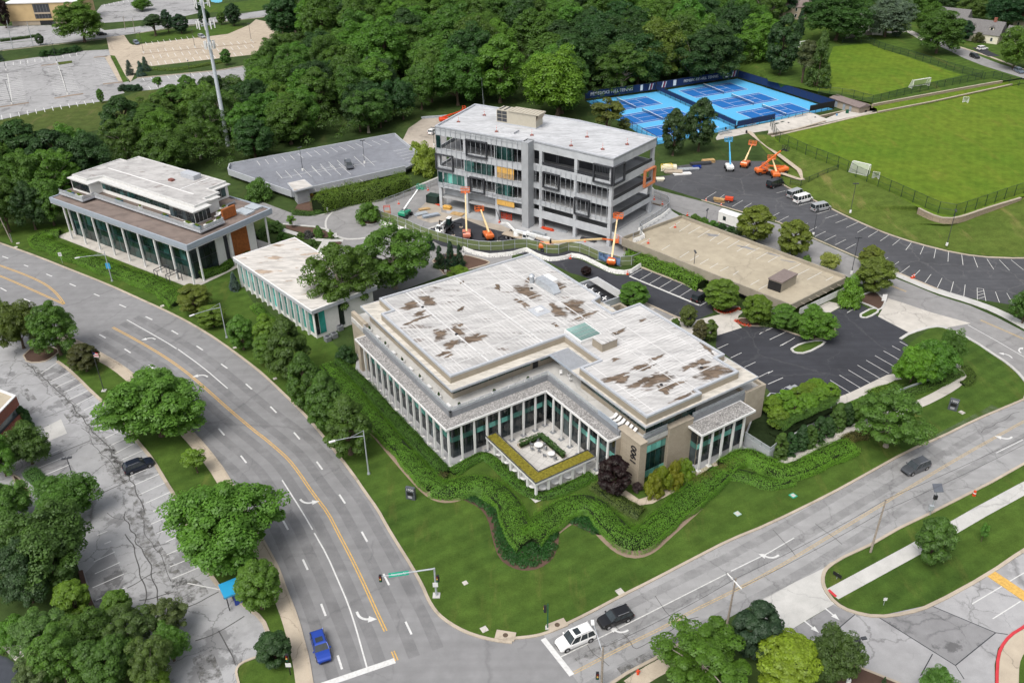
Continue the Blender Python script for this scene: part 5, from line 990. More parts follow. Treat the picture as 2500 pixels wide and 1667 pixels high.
# ======================= houses beyond the woods and the upper pitch
def house(loc,rz,w,d,h,pitch,wallm,roofm,label,dorm=0,chim=False,hip=False,wins=3):
    H_ = thing('house',label,'house',loc,rz,None)
    slab(H_,[(-w / 2,-d / 2),(w / 2,-d / 2),(w / 2,d / 2),(-w / 2,d / 2)],0,h,wallm,'wall')
    r = MB(); e = .4; rh = d / 2 * pitch; k = d * .3 if hip else 0
    r.loft([[(-w / 2 - e,-d / 2 - e,h),(w / 2 + e,-d / 2 - e,h),(w / 2 + e,d / 2 + e,h),(-w / 2 - e,d / 2 + e,h)],[(-w / 2 - e + k,-.05,h + rh),(w / 2 + e - k,-.05,h + rh),(w / 2 + e - k,.05,h + rh),(-w / 2 - e + k,.05,h + rh)]])
    ro = r.build('roof',roofm,H_)
    if not hip: MB().add([(w / 2 + .02,-d / 2,h),(w / 2 + .02,d / 2,h),(w / 2 + .02,0,h + rh - .1),(-w / 2 - .02,-d / 2,h),(-w / 2 - .02,d / 2,h),(-w / 2 - .02,0,h + rh - .1)],[(0,1,2),(5,4,3)]).build('gable',wallm,H_)
    for i in range(wins):
        x = -w / 2 + w * (i + .5) / wins
        for zz in ([1.0] if h < 4.5 else [1.0,3.8]):
            f = MB().box(x - .55,-d / 2 - .06,zz - .1,x + .55,-d / 2,zz + 1.5).build('window','white_metal',H_); MB().box(x - .42,-d / 2 - .09,zz,x + .42,-d / 2 - .05,zz + 1.4).build('pane','dark_glass',f)
    for yy,zz in ((-d / 5,1.0),(d / 5,1.0),(0,h + .4)):
        for sx_ in (1,-1):
            f = MB().box(sx_ * w / 2 - .0,yy - .5,zz,sx_ * (w / 2 + .07),yy + .5,zz + 1.4).build('window','white_metal',H_); MB().box(sx_ * w / 2,yy - .38,zz + .1,sx_ * (w / 2 + .1),yy + .38,zz + 1.3).build('pane','dark_glass',f)
    for i in range(dorm):
        x = -w / 2 + w * (i + .5) / dorm; y = -d * .32; z = h + (d / 2 - abs(y)) * pitch
        dm = MB().box(x - .8,y - .2,z - .5,x + .8,y + 2.2,z + 1.0).build('dormer',wallm,H_); MB().loft([[(x - 1,y - .4,z + 1.0),(x + 1,y - .4,z + 1.0),(x,y - .4,z + 1.9)],[(x - 1,y + 3,z + 1.0),(x + 1,y + 3,z + 1.0),(x,y + 3,z + 1.9)]]).build('dormer_roof',roofm,dm); MB().box(x - .45,y - .27,z - .2,x + .45,y - .2,z + .9).build('pane','dark_glass',dm)
    if chim: MB().box(w * .2,-.5,h,w * .2 + 1.2,.5,h + rh + 1.3).build('chimney','red_brick',ro)
    return H_
house(S(30,1960,370,3.4),R(-42),15,9.5,3.4,1.05,'cream_siding','grey_shingle','cream gabled house with two dormers and a red chimney',2,True)
house(S(30,2330,420,3.4),R(-40),13,9,3.2,.95,'cream_siding','grey_shingle','grey roofed house half hidden behind the tree at the right edge',1)
house(S(30,200,160,3.4),R(-12),17,10,5.6,.7,'tan_siding','taupe_roof','brown two storey house with white windows above the woods',0,False,False,4)
house(S(20,1660,215),R(-25),14,10,3.2,.7,'tan_siding','red_shingle','red roofed house among the trees above the tennis courts')
house(S(30,920,300,3.4),R(-20),12,9,4.8,.7,'white_plaster','grey_shingle','white house with porch hidden by the silvery tree',0,False,False,4)
house(S(30,1690,260,3.4),R(-40),12,9,4.6,.9,'tan_siding','grey_shingle','grey gabled house behind the big tree by the street')
house(S(20,740,70),R(15),11,9,4.6,.7,'cream_siding','red_shingle','small beige house glimpsed above the yellow tree')
house(S(30,2400,250,3.4),R(-35),13,9,4.6,.9,'tan_siding','red_shingle','brown house at the far right edge')
house(S(10,1990,340),R(30),12,9,3.2,.7,'tan_siding','grey_shingle','grey roofed house deep in the woods')
house(S(20,2330,20),R(-15),14,10,4.6,.7,'white_plaster','grey_shingle','white house at the top above the tennis courts')
# ------------------------------------------------------------ plants
M_leaf('foliage'); M_plain('bark',(0.10,0.075,0.055),0.95,0.1,var=0.3,scale=4); M_plain('pale_bark',(0.30,0.26,0.22),0.95,0.1,var=0.25,scale=4)
def leaf_mesh(name,C_,Nn,size,aspect=0.62):
    n = len(C_); Nn = Nn / np.maximum(1e-6,np.linalg.norm(Nn,axis=1,keepdims=True))
    r = RNG.normal(size=(n,3)); u = np.cross(Nn,r); u /= np.maximum(1e-6,np.linalg.norm(u,axis=1,keepdims=True)); v = np.cross(Nn,u)
    s = size[:,None]
    V_ = np.stack([C_ - u * s,C_ - v * s * aspect + Nn * s * .15,C_ + u * s,C_ + v * s * aspect + Nn * s * .15],1).reshape(-1,3)
    me = bpy.data.meshes.new(name); me.vertices.add(4 * n); me.vertices.foreach_set('co',V_.astype(np.float32).ravel())
    me.loops.add(4 * n); me.loops.foreach_set('vertex_index',np.arange(4 * n,dtype=np.int32))
    me.polygons.add(n); me.polygons.foreach_set('loop_start',np.arange(0,4 * n,4,dtype=np.int32))
    me.update(calc_edges=True); me.validate(); me.materials.append(MATS['foliage']); return me
def clump_leaves(cc,cr,per,leaf,up=0.75,flat=0.75):
    per = int(per * 2.5); leaf *= 0.62
    """leaves shingled over the outside of many clumps"""
    n = len(cc); d = RNG.normal(size=(n,per,3)); d /= np.linalg.norm(d,axis=2,keepdims=True)
    d[...,2] = np.where(RNG.random((n,per)) < 0.72,np.abs(d[...,2]),d[...,2])
    rad = cr[:,None] * (0.62 + 0.42 * RNG.random((n,per)) ** 0.5)
    off = d * rad[...,None]; off[...,2] *= flat
    P_ = (cc[:,None,:] + off).reshape(-1,3)
    Nn = (d + np.array([0,0,up]) + RNG.normal(size=d.shape) * 0.3).reshape(-1,3)
    return P_,Nn,leaf * (0.65 + 0.7 * RNG.random(n * per))
def crown(kind,seed):
    """crown of a tree 10 m tall, base of the trunk at the origin"""
    global RNG; RNG = np.random.default_rng(seed); leaf = 0.27
    if kind == 'broad':
        leaf = .23
        n = 210; d = RNG.normal(size=(n,3)); d /= np.linalg.norm(d,axis=1,keepdims=True); d[:,2] = np.where(d[:,2] < -.8,-d[:,2],d[:,2])
        rr = 0.48 + 0.5 * RNG.random(n) ** 0.5
        lob = 1 + .24 * np.sin(3 * np.arctan2(d[:,1],d[:,0]) + seed) + .12 * np.sin(5 * np.arctan2(d[:,1],d[:,0]) + 2 * seed)
        cc = d * rr[:,None] * np.array([4.0,4.0,4.0]) * lob[:,None] + np.array([0,0,5.2]); cr = 0.5 + 0.65 * RNG.random(n); per = 68
    elif kind == 'airy':
        n = 95; d = RNG.normal(size=(n,3)); d /= np.linalg.norm(d,axis=1,keepdims=True); rr = 0.35 + 0.7 * RNG.random(n) ** .6
        cc = d * rr[:,None] * np.array([4.4,4.4,3.7]) + np.array([0,0,5.6]); cr = 0.5 + 0.6 * RNG.random(n); per = 95; leaf = 0.22
    elif kind == 'pyramid':
        n = 110; t = RNG.random(n) ** 0.8; z = 1.0 + 8.6 * t; R_ = 3.1 * np.clip(np.sin(np.pi * (0.12 + 0.86 * t) ** 0.75),0.05,1) ; a = RNG.random(n) * 6.283; rr = R_ * (0.5 + .45 * RNG.random(n) ** .5)
        cc = np.stack([rr * np.cos(a),rr * np.sin(a),z],1); cr = 0.45 + .4 * RNG.random(n); per = 90; leaf = .24
    elif kind == 'oval':
        n = 100; t = RNG.random(n); z = 1.6 + 7.9 * t; R_ = 3.3 * np.sqrt(np.clip(1 - (2 * t - .92) ** 2,0.03,1)); a = RNG.random(n) * 6.283; rr = R_ * (0.45 + .5 * RNG.random(n) ** .5)
        cc = np.stack([rr * np.cos(a),rr * np.sin(a),z],1); cr = .6 + .45 * RNG.random(n); per = 95; leaf = .26
    elif kind == 'conifer':
        n = 150; t = RNG.random(n) ** 1.2; z = .3 + 9.4 * t; R_ = 3.0 * (1 - t) ** .9 + .15; a = RNG.random(n) * 6.283; rr = R_ * (.35 + .65 * RNG.random(n) ** .5)
        cc = np.stack([rr * np.cos(a),rr * np.sin(a),z - .25 * rr],1); cr = .4 + .35 * RNG.random(n); per = 55; leaf = .2
    elif kind == 'pine':
        n = 60; t = RNG.random(n); z = 5.0 + 4.8 * t; R_ = 2.6 * (1 - .6 * t); a = RNG.random(n) * 6.283; rr = R_ * RNG.random(n) ** .5
        cc = np.stack([rr * np.cos(a),rr * np.sin(a),z],1); cr = .6 + .5 * RNG.random(n); per = 90; leaf = .24
    elif kind == 'column':
        n = 90; t = RNG.random(n); z = .4 + 9.2 * t; R_ = 1.9 * np.clip(1 - t ** 3,.15,1); a = RNG.random(n) * 6.283; rr = R_ * (.4 + .6 * RNG.random(n) ** .5)
        cc = np.stack([rr * np.cos(a),rr * np.sin(a),z],1); cr = .5 + .3 * RNG.random(n); per = 70; leaf = .24
    elif kind == 'bush':
        n = 60; d = RNG.normal(size=(n,3)); d /= np.linalg.norm(d,axis=1,keepdims=True); d[:,2] = np.abs(d[:,2]); rr = .4 + .58 * RNG.random(n) ** .5
        cc = d * rr[:,None] * np.array([6.0,6.0,8.2]) + np.array([0,0,.6]); cr = 1.2 + 1.0 * RNG.random(n); per = 80; leaf = .5
    elif kind == 'sapling':
        n = 34; d = RNG.normal(size=(n,3)); d /= np.linalg.norm(d,axis=1,keepdims=True); rr = .3 + .7 * RNG.random(n) ** .5
        cc = d * rr[:,None] * np.array([2.5,2.5,3.2]) + np.array([0,0,6.4]); cr = .6 + .5 * RNG.random(n); per = 60; leaf = .34
    elif kind == 'grass':
        n = 60; a = RNG.random(n) * 6.283; rr = 4.5 * RNG.random(n) ** .5; cc = np.stack([rr * np.cos(a),rr * np.sin(a),4.5 + 4.5 * RNG.random(n)],1); cr = 1.3 + RNG.random(n); per = 70; leaf = .5
    P_,Nn,sz = clump_leaves(cc,cr,per,leaf,flat=1.0 if kind in ('conifer','column','pyramid') else .8)
    k = P_[:,2] > 0.05
    return leaf_mesh('crown',P_[k],Nn[k],sz[k]),cc
def trunk(kind,cc,seed):
    r = random.Random(seed); m = MB()
    if kind in ('bush','grass','conifer','column'):
        m.tube((0,0,0),(0,0,6 if kind != 'bush' else 3),.2,.06,6)
        for i in range(4): a = r.uniform(0,6.28); m.tube((0,0,.1),(1.6 * math.cos(a),1.6 * math.sin(a),2.6),.12,.04,5)
        return m
    top = 7.6 if kind in ('pine','pyramid','oval') else 5.2; r0 = .26 if kind != 'sapling' else .16
    m.tube((0,0,0),(0,0,.5),r0 * 1.5,r0,8,False); pts = [Vector((0,0,.5))]
    for i in range(4): pts.append(Vector((r.uniform(-.15,.15),r.uniform(-.15,.15),.5 + (top - .5) * (i + 1) / 4)))
    m.chain(pts,[r0,r0 * .85,r0 * .7,r0 * .5,r0 * .3],7)
    idx = list(range(len(cc))); r.shuffle(idx)
    for i in idx[:14]:
        c = Vector(cc[i]); b = pts[r.randint(1,3)]
        if c.z < b.z: b = pts[1]
        mid = b.lerp(c,.5) + Vector((0,0,.3)); m.chain([b,mid,c],[r0 * .42,r0 * .28,r0 * .1],5)
    return m
CR = {}
for k,ns in (('broad',6),('airy',3),('pyramid',3),('oval',3),('conifer',2),('pine',2),('column',2),('bush',3),('sapling',2),('grass',1)):
    for i in range(ns):
        me,cc = crown(k,100 + 17 * i + len(k)); CR.setdefault(k,[]).append((me,trunk(k,cc,i).mesh('trunk','pale_bark' if k == 'airy' else 'bark')))
WID = dict(broad=9.4,airy=9.8,pyramid=6.8,oval=7.6,conifer=6.6,pine=6.2,column=4.4,bush=14.0,sapling=6.0,grass=11.0)
GREEN = dict(mid=(.050,.092,.020),dark=(.028,.056,.020),deep=(.022,.046,.024),bright=(.085,.150,.018),lime=(.125,.190,.020),olive=(.064,.082,.020),gold=(.098,.118,.024),blue=(.105,.150,.150),silver=(.135,.175,.150),purple=(.030,.014,.018),bronze=(.070,.062,.026),fresh=(.062,.120,.022),yellow=(.200,.215,.020),brownish=(.052,.054,.020))
GREEN = {k: tuple(x * (1.0 if k in ('purple','yellow','silver','blue') else 1.0) for x in v) for k,v in GREEN.items()}
LIFT = 1.8
TN = [0]
def gh(base,ypx):
    """height above base that reaches image row ypx (survey of crown tops)"""
    lo,hi = 0.0,80.0
    for _ in range(40):
        h = (lo + hi) / 2; w = Vector((base.x,base.y,base.z + h - CAMH)); y = CY - FPX * w.dot(_u) / w.dot(_f)
        if y > ypx: lo = h
        else: hi = h
    return lo
def plant(base,h,w,kind,col,label,cat='tree',name=None,group=None,lean=0.0):
    TN[0] += 1; i = TN[0]; rr = random.Random(i * 31 + 5); me,tm = CR[kind][i % len(CR[kind])]
    o = thing(name or {'bush': 'shrub','grass': 'ornamental_grass'}.get(kind,'tree'),label,cat,base,rr.uniform(0,6.28),group)
    s = h / 10.0; sw = w / WID[kind]; o.scale = (sw,sw,s)
    if lean: o.rotation_euler[0] = lean
    c = GREEN[col] if isinstance(col,str) else col; g_ = 1.0 if col in ('purple','silver','blue','yellow') else LIFT; c = [x * g_ for x in c]; j = [rr.uniform(.9,1.1) for _ in range(3)]
    a = inst(me,'crown',o); a.color = (c[0] * j[0],c[1] * j[1],c[2] * j[2],1)
    inst(tm,'trunk',o); return o
def T(t,x,ybase,ytop,wpx,kind,col,label,cat='tree',z=0.0,lean=0.0,name=None,group=None):
    b = S(t,x,ybase,z); h = gh(b,417 * (t % 10) - (1 if t % 10 == 3 else 0) + ytop * KT); dep = Vector((b.x,b.y,b.z - CAMH)).dot(_f)
    return plant(b,max(h,.5),wpx * KT * dep / FPX,kind,col,label,cat,name,group,lean)
# --- lower left
T(2,1490,860,300,880,'broad','fresh','large round tree overhanging the parkway sidewalk beside the parked dark wagon')
T(3,2120,430,-190,980,'broad','fresh','biggest tree on the verge between the cracked lot and the parkway')
T(13,60,880,470,430,'oval','fresh','small bushy tree beside the blue kiosk')
T(2,1815,1200,985,230,'sapling','bright','thin young tree in a mulch ring on the verge')
T(13,190,1390,1130,340,'oval','dark','low dark tree in the bed left of the blue car')
T(2,560,120,-330,450,'broad','mid','round tree at the far end of the cracked lot, next to the parkway')
T(2,220,60,-360,420,'broad','olive','yellowish tree at the left edge above the cracked lot'); T(2,20,-60,-400,330,'broad','olive','topmost of the yellowish trees at the left edge')
T(2,800,270,30,290,'oval','brownish','brownish round tree beside the flagpole')
T(2,300,1120,775,390,'broad','mid','green and yellow tree in front of the brick building'); T(2,60,1230,880,330,'broad','fresh','tree at the left edge below the brick building')
T(2,240,790,580,160,'bush','dark','dark shrub against the brick building','shrub')
T(3,640,60,-300,560,'broad','mid','tree behind the small grass island of the cracked lot'); T(3,130,60,-240,420,'broad','fresh','tree over the pale drive at the left edge')
T(3,500,620,30,840,'broad','mid','big dark crowned tree beside the timber edging'); T(3,300,820,330,560,'broad','dark','tree standing over the lawn at the lower left')
for i,(x,yb,yt,w,k,c,l) in enumerate(((720,960,650,330,'oval','bright','bright lime young tree by the end of the timber edging'),(1120,1010,730,280,'oval','fresh','upright fresh green tree at the edge of the cracked lot'),(1560,1120,830,430,'airy',(.058,.082,.030),'feathery grey-green tree leaning over the cracked lot'),(1250,1250,880,480,'airy',(.056,.08,.026),'pale willowy tree in the lower left thicket'),
        (850,1300,960,480,'broad','mid','round tree in the middle of the lower left thicket'),(430,1290,960,560,'airy',(.07,.11,.03),'loose tree nearest the pond'),(150,1180,960,330,'bush','fresh','shrub above the concrete channel'),(620,1560,1130,520,'broad','fresh','bright tree at the bottom of the thicket by the pond'),(1050,1600,1190,520,'broad','mid','broad tree at the bottom edge of the thicket'),(1450,1600,1150,430,'airy',(.065,.1,.03),'airy tree at the bottom edge by the drive'),(1600,1360,1060,330,'broad','fresh','rightmost tree of the lower left thicket'),(420,1680,1320,420,'airy',(.07,.1,.035),'pale tree at the bottom edge by the water'),(1480,1680,1440,230,'oval','bright','small bright tree at the bottom edge'))):
    T(3,x,yb,yt,w,k,c,l,'shrub' if k == 'bush' else 'tree')
for i,(t,x,yb,yt,w) in enumerate(((1,90,560,60,400),(1,330,540,110,330),(1,500,500,60,330),(1,40,330,-180,420),(1,300,330,-160,400),(0,200,1600,1290,420),(0,640,1540,1230,380))): T(t,x,yb,yt,w,'broad',('mid','dark','fresh','mid','fresh','mid','dark')[i],('tree leaning over the parkway verge at the left edge','dark tree beside the end of the left hedge','tree touching the far end of the terrace office','second tree back at the left edge','bright tree behind the terrace office corner','left front tree below the trail','dark tree behind the terrace office roof')[i])
for i,(x,y,h,w) in enumerate(((1030,268,17,12),(985,292,14,10),(1055,250,19,13),(930,312,12,10),(880,322,13,10))): plant(at(x,y),h,w,'broad',('mid','dark','fresh','mid','dark')[i],('tree at the back corner of the unfinished building','dark tree beside the dirt track behind the grey deck','tallest tree behind the unfinished building corner','tree at the right end of the deck back wall','dark tree behind the middle of the deck wall')[i])
for i,(x,yb,yt,w) in enumerate(((780,250,-80,330),(1600,130,-120,300),(1980,60,-120,260),(2250,190,-60,260),(450,200,-70,300),(1450,330,60,260))): T(30,x,yb,yt,w,'broad',('mid','dark','mid','deep','dark','mid')[i],('tree between the white and brown far houses','dark tree at the top behind the street tree','tree at the top above the cream house','very dark tree right of the cream house','dark tree left of the big one at the pitch head','tree beside the far driveway')[i],z=3.4)
# --- street row left of the white-roofed building
T(12,330,330,-230,420,'pyramid',(.050,.082,.018),'first and largest linden of the row beside the parkway, next to the white building'); T(12,480,590,105,360,'pyramid',(.047,.078,.018),'second linden of the row beside the parkway'); T(12,680,800,290,410,'pyramid',(.049,.082,.018),'third linden of the row beside the parkway'); T(12,870,1030,500,470,'pyramid',(.052,.084,.018),'last linden of the row beside the parkway, next to the street lamp')
T(11,120,1640,1320,250,'oval','bright','bright tree at the street end of the white building'); T(1,2240,1640,1330,260,'oval','fresh','bright tree nearest the parkway beside the white building'); T(12,110,210,-60,260,'oval','fresh','bright tree beside the first linden')
T(1,1800,1300,1050,330,'oval',(.085,.105,.022),'olive tree at the end of the left hedge'); T(1,1960,1430,1240,280,'oval',(.090,.12,.024),'low olive tree beside the second street lamp')
T(1,2160,1090,930,120,'conifer','blue','small blue spruce beside the white building'); T(12,830,180,30,200,'bush','dark','dark rounded shrub behind the hedge corner','shrub')
# --- centre
T(11,800,1330,660,660,'airy',(.056,.096,.018),'big sycamore crown over the white building roof'); T(11,1280,1080,480,760,'airy',(.060,.102,.018),'big sycamore crown in front of the drive loop'); T(11,1000,1200,700,520,'airy',(.054,.092,.018),'middle crown of the sycamores')
for i,(x,yb,yt,w) in enumerate(((1690,880,690,130),(1790,890,650,140),(1870,880,680,110),(1600,720,590,110))): T(11,x,yb,yt,w,'conifer','deep',('dark juniper left of the garden lamp','tallest dark juniper behind the white roof','dark juniper against the green fence','small dark juniper by the crane truck')[i])
T(11,1040,475,285,250,'bush','fresh','clipped round bush on the drive island','shrub'); T(11,335,525,405,90,'sapling','bright','young tree beside the drive'); T(11,690,630,545,60,'sapling','bright','young tree next to the white sign')
T(11,575,610,500,100,'bush','fresh','shrub in the garden bed by the drive','shrub'); T(11,415,620,560,90,'bush','mid','low shrub in the bed beside the terrace office','shrub'); T(11,700,730,645,110,'bush','dark','dark shrub at the walk corner','shrub'); T(11,520,690,620,90,'bush','mid','shrub at the back corner of the white roof','shrub'); T(11,480,610,545,110,'bush',(.06,.05,.06),'purple flowered shrub in the garden bed','shrub'); T(11,180,560,450,150,'bush','mid','shrub beside the terrace office column','shrub'); T(11,250,640,560,120,'bush','mid','shrub under the terrace office eave','shrub')
T(10,1560,1600,1290,260,'bush',(.15,.185,.03),'yellow-green bamboo thicket beside the unfinished building','shrub'); T(10,1470,1430,1280,130,'bush',(.13,.17,.03),'upper bamboo clump at the corner of the grey deck','shrub'); T(11,30,265,60,260,'bush','fresh','rounded shrub at the lower corner of the grey deck','shrub')
T(11,1860,960,880,230,'bush',(.09,.15,.02),'bright grassy shrub beside the white roof edge','shrub'); T(21,680,960,880,110,'oval','purple','small purple tree by the equipment yard')
T(21,1110,1240,1030,290,'oval','fresh','green tree beside the entrance court of the white roof')
# --- garage side
T(21,1920,1270,1000,350,'oval',(.075,.135,.02),'dense bright tree at the end of the black lot'); T(21,2230,1400,1140,290,'oval',(.075,.13,.02),'dense bright tree in front of the lattice screen'); T(31,130,1450,1230,280,'oval','fresh','tree in the bed below the garage corner'); T(31,420,1540,1270,380,'broad','fresh','larger tree in the bed below the garage corner')
T(21,1610,1430,1235,165,'oval',(.075,.095,.028),'small brownish green tree by the accessible bays'); T(21,1720,1560,1370,160,'oval','bronze','bronze tree by the concrete walk'); T(21,1810,1560,1370,150,'oval','olive','olive tree by the concrete walk'); T(21,1500,1420,1350,100,'bush','mid','shrub beside the accessible bays','shrub')
T(21,2220,650,320,350,'oval','gold','golden round tree beside the site trailer'); T(31,215,790,450,330,'oval','gold','golden round tree behind the garage wall'); T(31,950,1110,800,370,'oval','gold','uneven golden tree at the right end of the garage'); T(31,930,900,690,230,'oval','gold','upper stem of the uneven golden tree by the garage')
T(31,740,1230,950,240,'bush',(.085,.14,.02),'bright bush at the right end of the garage','shrub'); T(31,560,930,770,200,'grass',(.15,.16,.05),'pale bamboo strip behind the garage wall','shrub'); T(31,350,840,770,90,'bush','fresh','small shrub behind the garage wall','shrub')
for i,x in enumerate((1680,1760,1850)): T(21,x,460 + 28 * i,395 + 30 * i,110,'bush','fresh',('first','second','third')[i] + ' green shrub along the back wall of the garage, from the street end','shrub')
for i,x in enumerate((1930,2010,2080)): T(21,x,530 + 28 * i,480 + 25 * i,90,'bush','dark',('first','second','third')[i] + ' dark shrub below the site trailer','shrub')
# --- right
T(32,1300,390,60,350,'broad','bright','bright tree nearest the black lot by the glass rail'); T(32,1480,380,0,360,'broad','fresh','middle tree above the glass rail'); T(32,1620,260,-110,260,'broad','fresh','tree closest to the side road'); T(32,1080,960,470,700,'airy',(.065,.115,.022),'wide locust tree on the lawn above the cross road'); T(32,830,720,520,200,'oval','fresh','small tree beside the stair top')
PT = [(70,800,620),(215,740,545),(345,680,490),(455,610,440),(545,570,400),(20,660,520),(150,600,470),(270,560,440),(360,520,405),(430,470,365)]
for i,(x,yb,yt) in enumerate(PT): T(32,x,yb,yt - 15,200,'oval',(.085,.145,.018),('front' if i < 5 else 'back') + ' row of clipped bright trees, ' + ('first','second','third','fourth','fifth')[i % 5] + ' from the left',z=2.2,name='clipped_tree',group='clipped trees on the raised terrace')
for i,(x,yb,yt,w) in enumerate(((100,1060,840,140),(190,1030,830,130),(290,990,770,130),(370,960,760,130),(450,920,690,140),(530,880,690,140),(620,820,570,150),(700,770,560,140))): T(32,x,yb,yt,w,'column','dark' if i % 3 else 'mid',('first','second','third','fourth','fifth','sixth','seventh','eighth')[i] + ' dark columnar evergreen beside the outdoor stair, from the bottom',name='columnar_evergreen',group='evergreens along the stair')
# --- lower right
T(23,1720,1560,1140,880,'airy',(.056,.102,.015),'wide bright tree at the bottom edge beside the red hydrant'); T(23,2210,1330,850,470,'oval','deep','dark tree beside the leaning utility pole'); T(33,140,1580,1190,620,'oval',(.12,.165,.02),'round lime tree at the bottom edge'); T(33,560,1530,1100,480,'broad',(.05,.075,.02),'dark round tree beside the mulch bed'); T(33,1520,1700,1480,350,'broad','fresh','tree top peeking in at the bottom edge by the cracked lot')
T(33,1470,470,55,360,'oval',(.05,.09,.022),'solitary tree on the lower right lawn'); T(33,1955,270,100,90,'sapling','fresh','thin sapling on the lower right lawn'); T(33,1060,1570,1510,50,'conifer','dark','tiny conical shrub in the mulch bed','shrub'); T(31,2330,1400,1080,260,'broad','mid','tree at the right edge beside the white sidewalk')
T(22,930,1400,1060,320,'oval','purple','dark purple plum tree below the numbered stone wall'); T(22,1150,1360,1285,110,'bush',(.05,.025,.03),'low purple shrub beside the stone wall','shrub')
for i,(x,yb,yt) in enumerate(((1290,1410,1190),(1380,1370,1130),(1480,1330,1090),(1580,1290,1060),(1350,1320,1150),(1540,1260,1070))): T(22,x,yb,yt,200,'bush','yellow' if i % 2 == 0 else (.10,.13,.012),('first','second','third','fourth','fifth','sixth')[i] + ' yellow-green bamboo clump by the teal windows','shrub',group='yellow bamboo by the windows')
# --- tennis and pitch
T(20,1475,1430,1000,250,'oval','dark','left of the two oval trees below the tennis courts'); T(20,1710,1390,900,300,'oval','dark','right and taller of the two oval trees below the tennis courts'); T(20,870,1240,900,330,'sapling',(.07,.085,.025),'airy thin tree between the roof and the tennis courts'); T(20,1030,1240,1080,130,'sapling',(.07,.085,.03),'small thin tree at the court fence')
T(20,420,1060,460,620,'broad',(.085,.145,.018),'tall bright green tree behind the unfinished building, left of the tennis courts'); T(20,1330,760,190,480,'broad',(.07,.11,.02),'tall tree just behind the tennis banner'); T(20,700,470,90,360,'broad','deep','very dark tree above the bright one behind the unfinished building'); T(20,970,640,190,350,'broad','mid','tree behind the left tennis banner')
T(30,100,720,130,330,'oval','dark','dark tree with bare trunk above the tennis fence',z=2.0); T(30,305,795,370,240,'pine',(.05,.065,.03),'leaning pine above the tennis fence',z=2.0,lean=-.1); T(30,440,825,285,280,'conifer',(.055,.09,.022),'tall feathery conifer above the tennis fence',z=2.0)
T(30,620,380,-60,560,'broad',(.035,.07,.02),'big dark tree at the head of the upper pitch',z=3); T(30,1070,350,-30,450,'broad','silver','silvery grey tree at the head of the upper pitch',z=3); T(30,1540,500,100,440,'broad',(.045,.085,.018),'broad green tree on the grass by the far street',z=3); T(30,1790,380,190,190,'oval','deep','dark tree in front of the grey gabled house',z=3); T(30,2245,640,240,340,'broad','fresh','street tree at the right edge by the parked car',z=3)
T(30,2150,260,-80,420,'broad','deep','very dark tree behind the cream house',z=3); T(30,1850,190,-60,300,'broad',(.07,.1,.03),'pale tree between the grey and cream houses',z=3); T(30,1400,200,-60,330,'broad','mid','tree behind the silvery one',z=3); T(30,1930,400,290,130,'bush','brownish','reddish shrub in front of the cream house','shrub',z=3); T(30,1170,350,240,100,'oval','silver','small silvery tree by the garden wall',z=3); T(30,2330,130,-90,300,'broad','deep','dark tree at the top right corner',z=3)
T(30,280,330,100,120,'conifer','deep','dark conifer beside the brown house',z=3); T(30,90,130,50,70,'conifer','mid','small conifer at the brown house',z=3); T(30,1250,120,-90,300,'broad','mid','tree at the top edge beside the silvery one',z=3)
# --- upper left
T(0,780,390,20,430,'broad','fresh','big spreading tree in front of the tan office'); T(0,375,415,310,85,'oval','dark','small dark tree on the street verge'); T(0,1430,330,140,230,'pine',(.035,.06,.03),'flat-topped dark pine on the street lawn'); T(0,1550,300,90,115,'oval','deep','dark oval tree on the street lawn, left of the pair'); T(0,1670,310,130,160,'oval','deep','dark oval tree on the street lawn, right of the pair'); T(0,2150,240,30,160,'oval','deep','dark oval tree left of the beige lot entrance'); T(0,2040,230,110,90,'oval','mid','small tree beside the dark oval one'); T(0,1885,230,75,120,'oval','deep','dark tree behind the cell tower'); T(0,1820,105,30,60,'oval','deep','small dark tree by the pool fence')
for i,(x,yb,yt) in enumerate(((1200,690,553),(1300,700,563),(1345,655,522))): T(0,x,yb,yt,95,'conifer','blue',('left','front','back')[i] + ' blue spruce of the three by the parking lots',group='blue spruces')
T(0,0,560,480,90,'conifer','blue','blue spruce at the left edge'); T(0,1460,830,695,95,'sapling','fresh','young tree beside the narrow parking strip'); T(0,935,950,815,70,'oval','fresh','young tree at the corner of the pale lot'); T(0,2085,600,450,110,'oval','mid','small tree on the verge right of the cell tower'); T(0,1310,100,-20,190,'broad','fresh','round tree on a lot island behind the street'); T(0,60,260,-30,130,'oval','purple','purple tree beside the tan office')
for i,(x,yb,w) in enumerate(((420,515,130),(510,505,130),(600,490,130),(690,475,130))): T(0,x,yb,yb - 60,w,'bush','dark',('first','second','third','fourth')[i] + ' spreading juniper on the street bank, from the left','shrub',group='junipers on the bank')
for i,(x,w) in enumerate(((1140,110),(1200,120),(1260,110))): T(0,x,830,772,w,'bush','deep',('left','middle','right')[i] + ' juniper of the clump below the blue spruces','shrub')
for i,(x,yt) in enumerate(((190,20),(330,10),(430,40),(530,30))): T(10,x,165 - 8 * i,yt,110,'oval','deep',('first','second','third','fourth')[i] + ' dark street tree left of the woods, from the left')
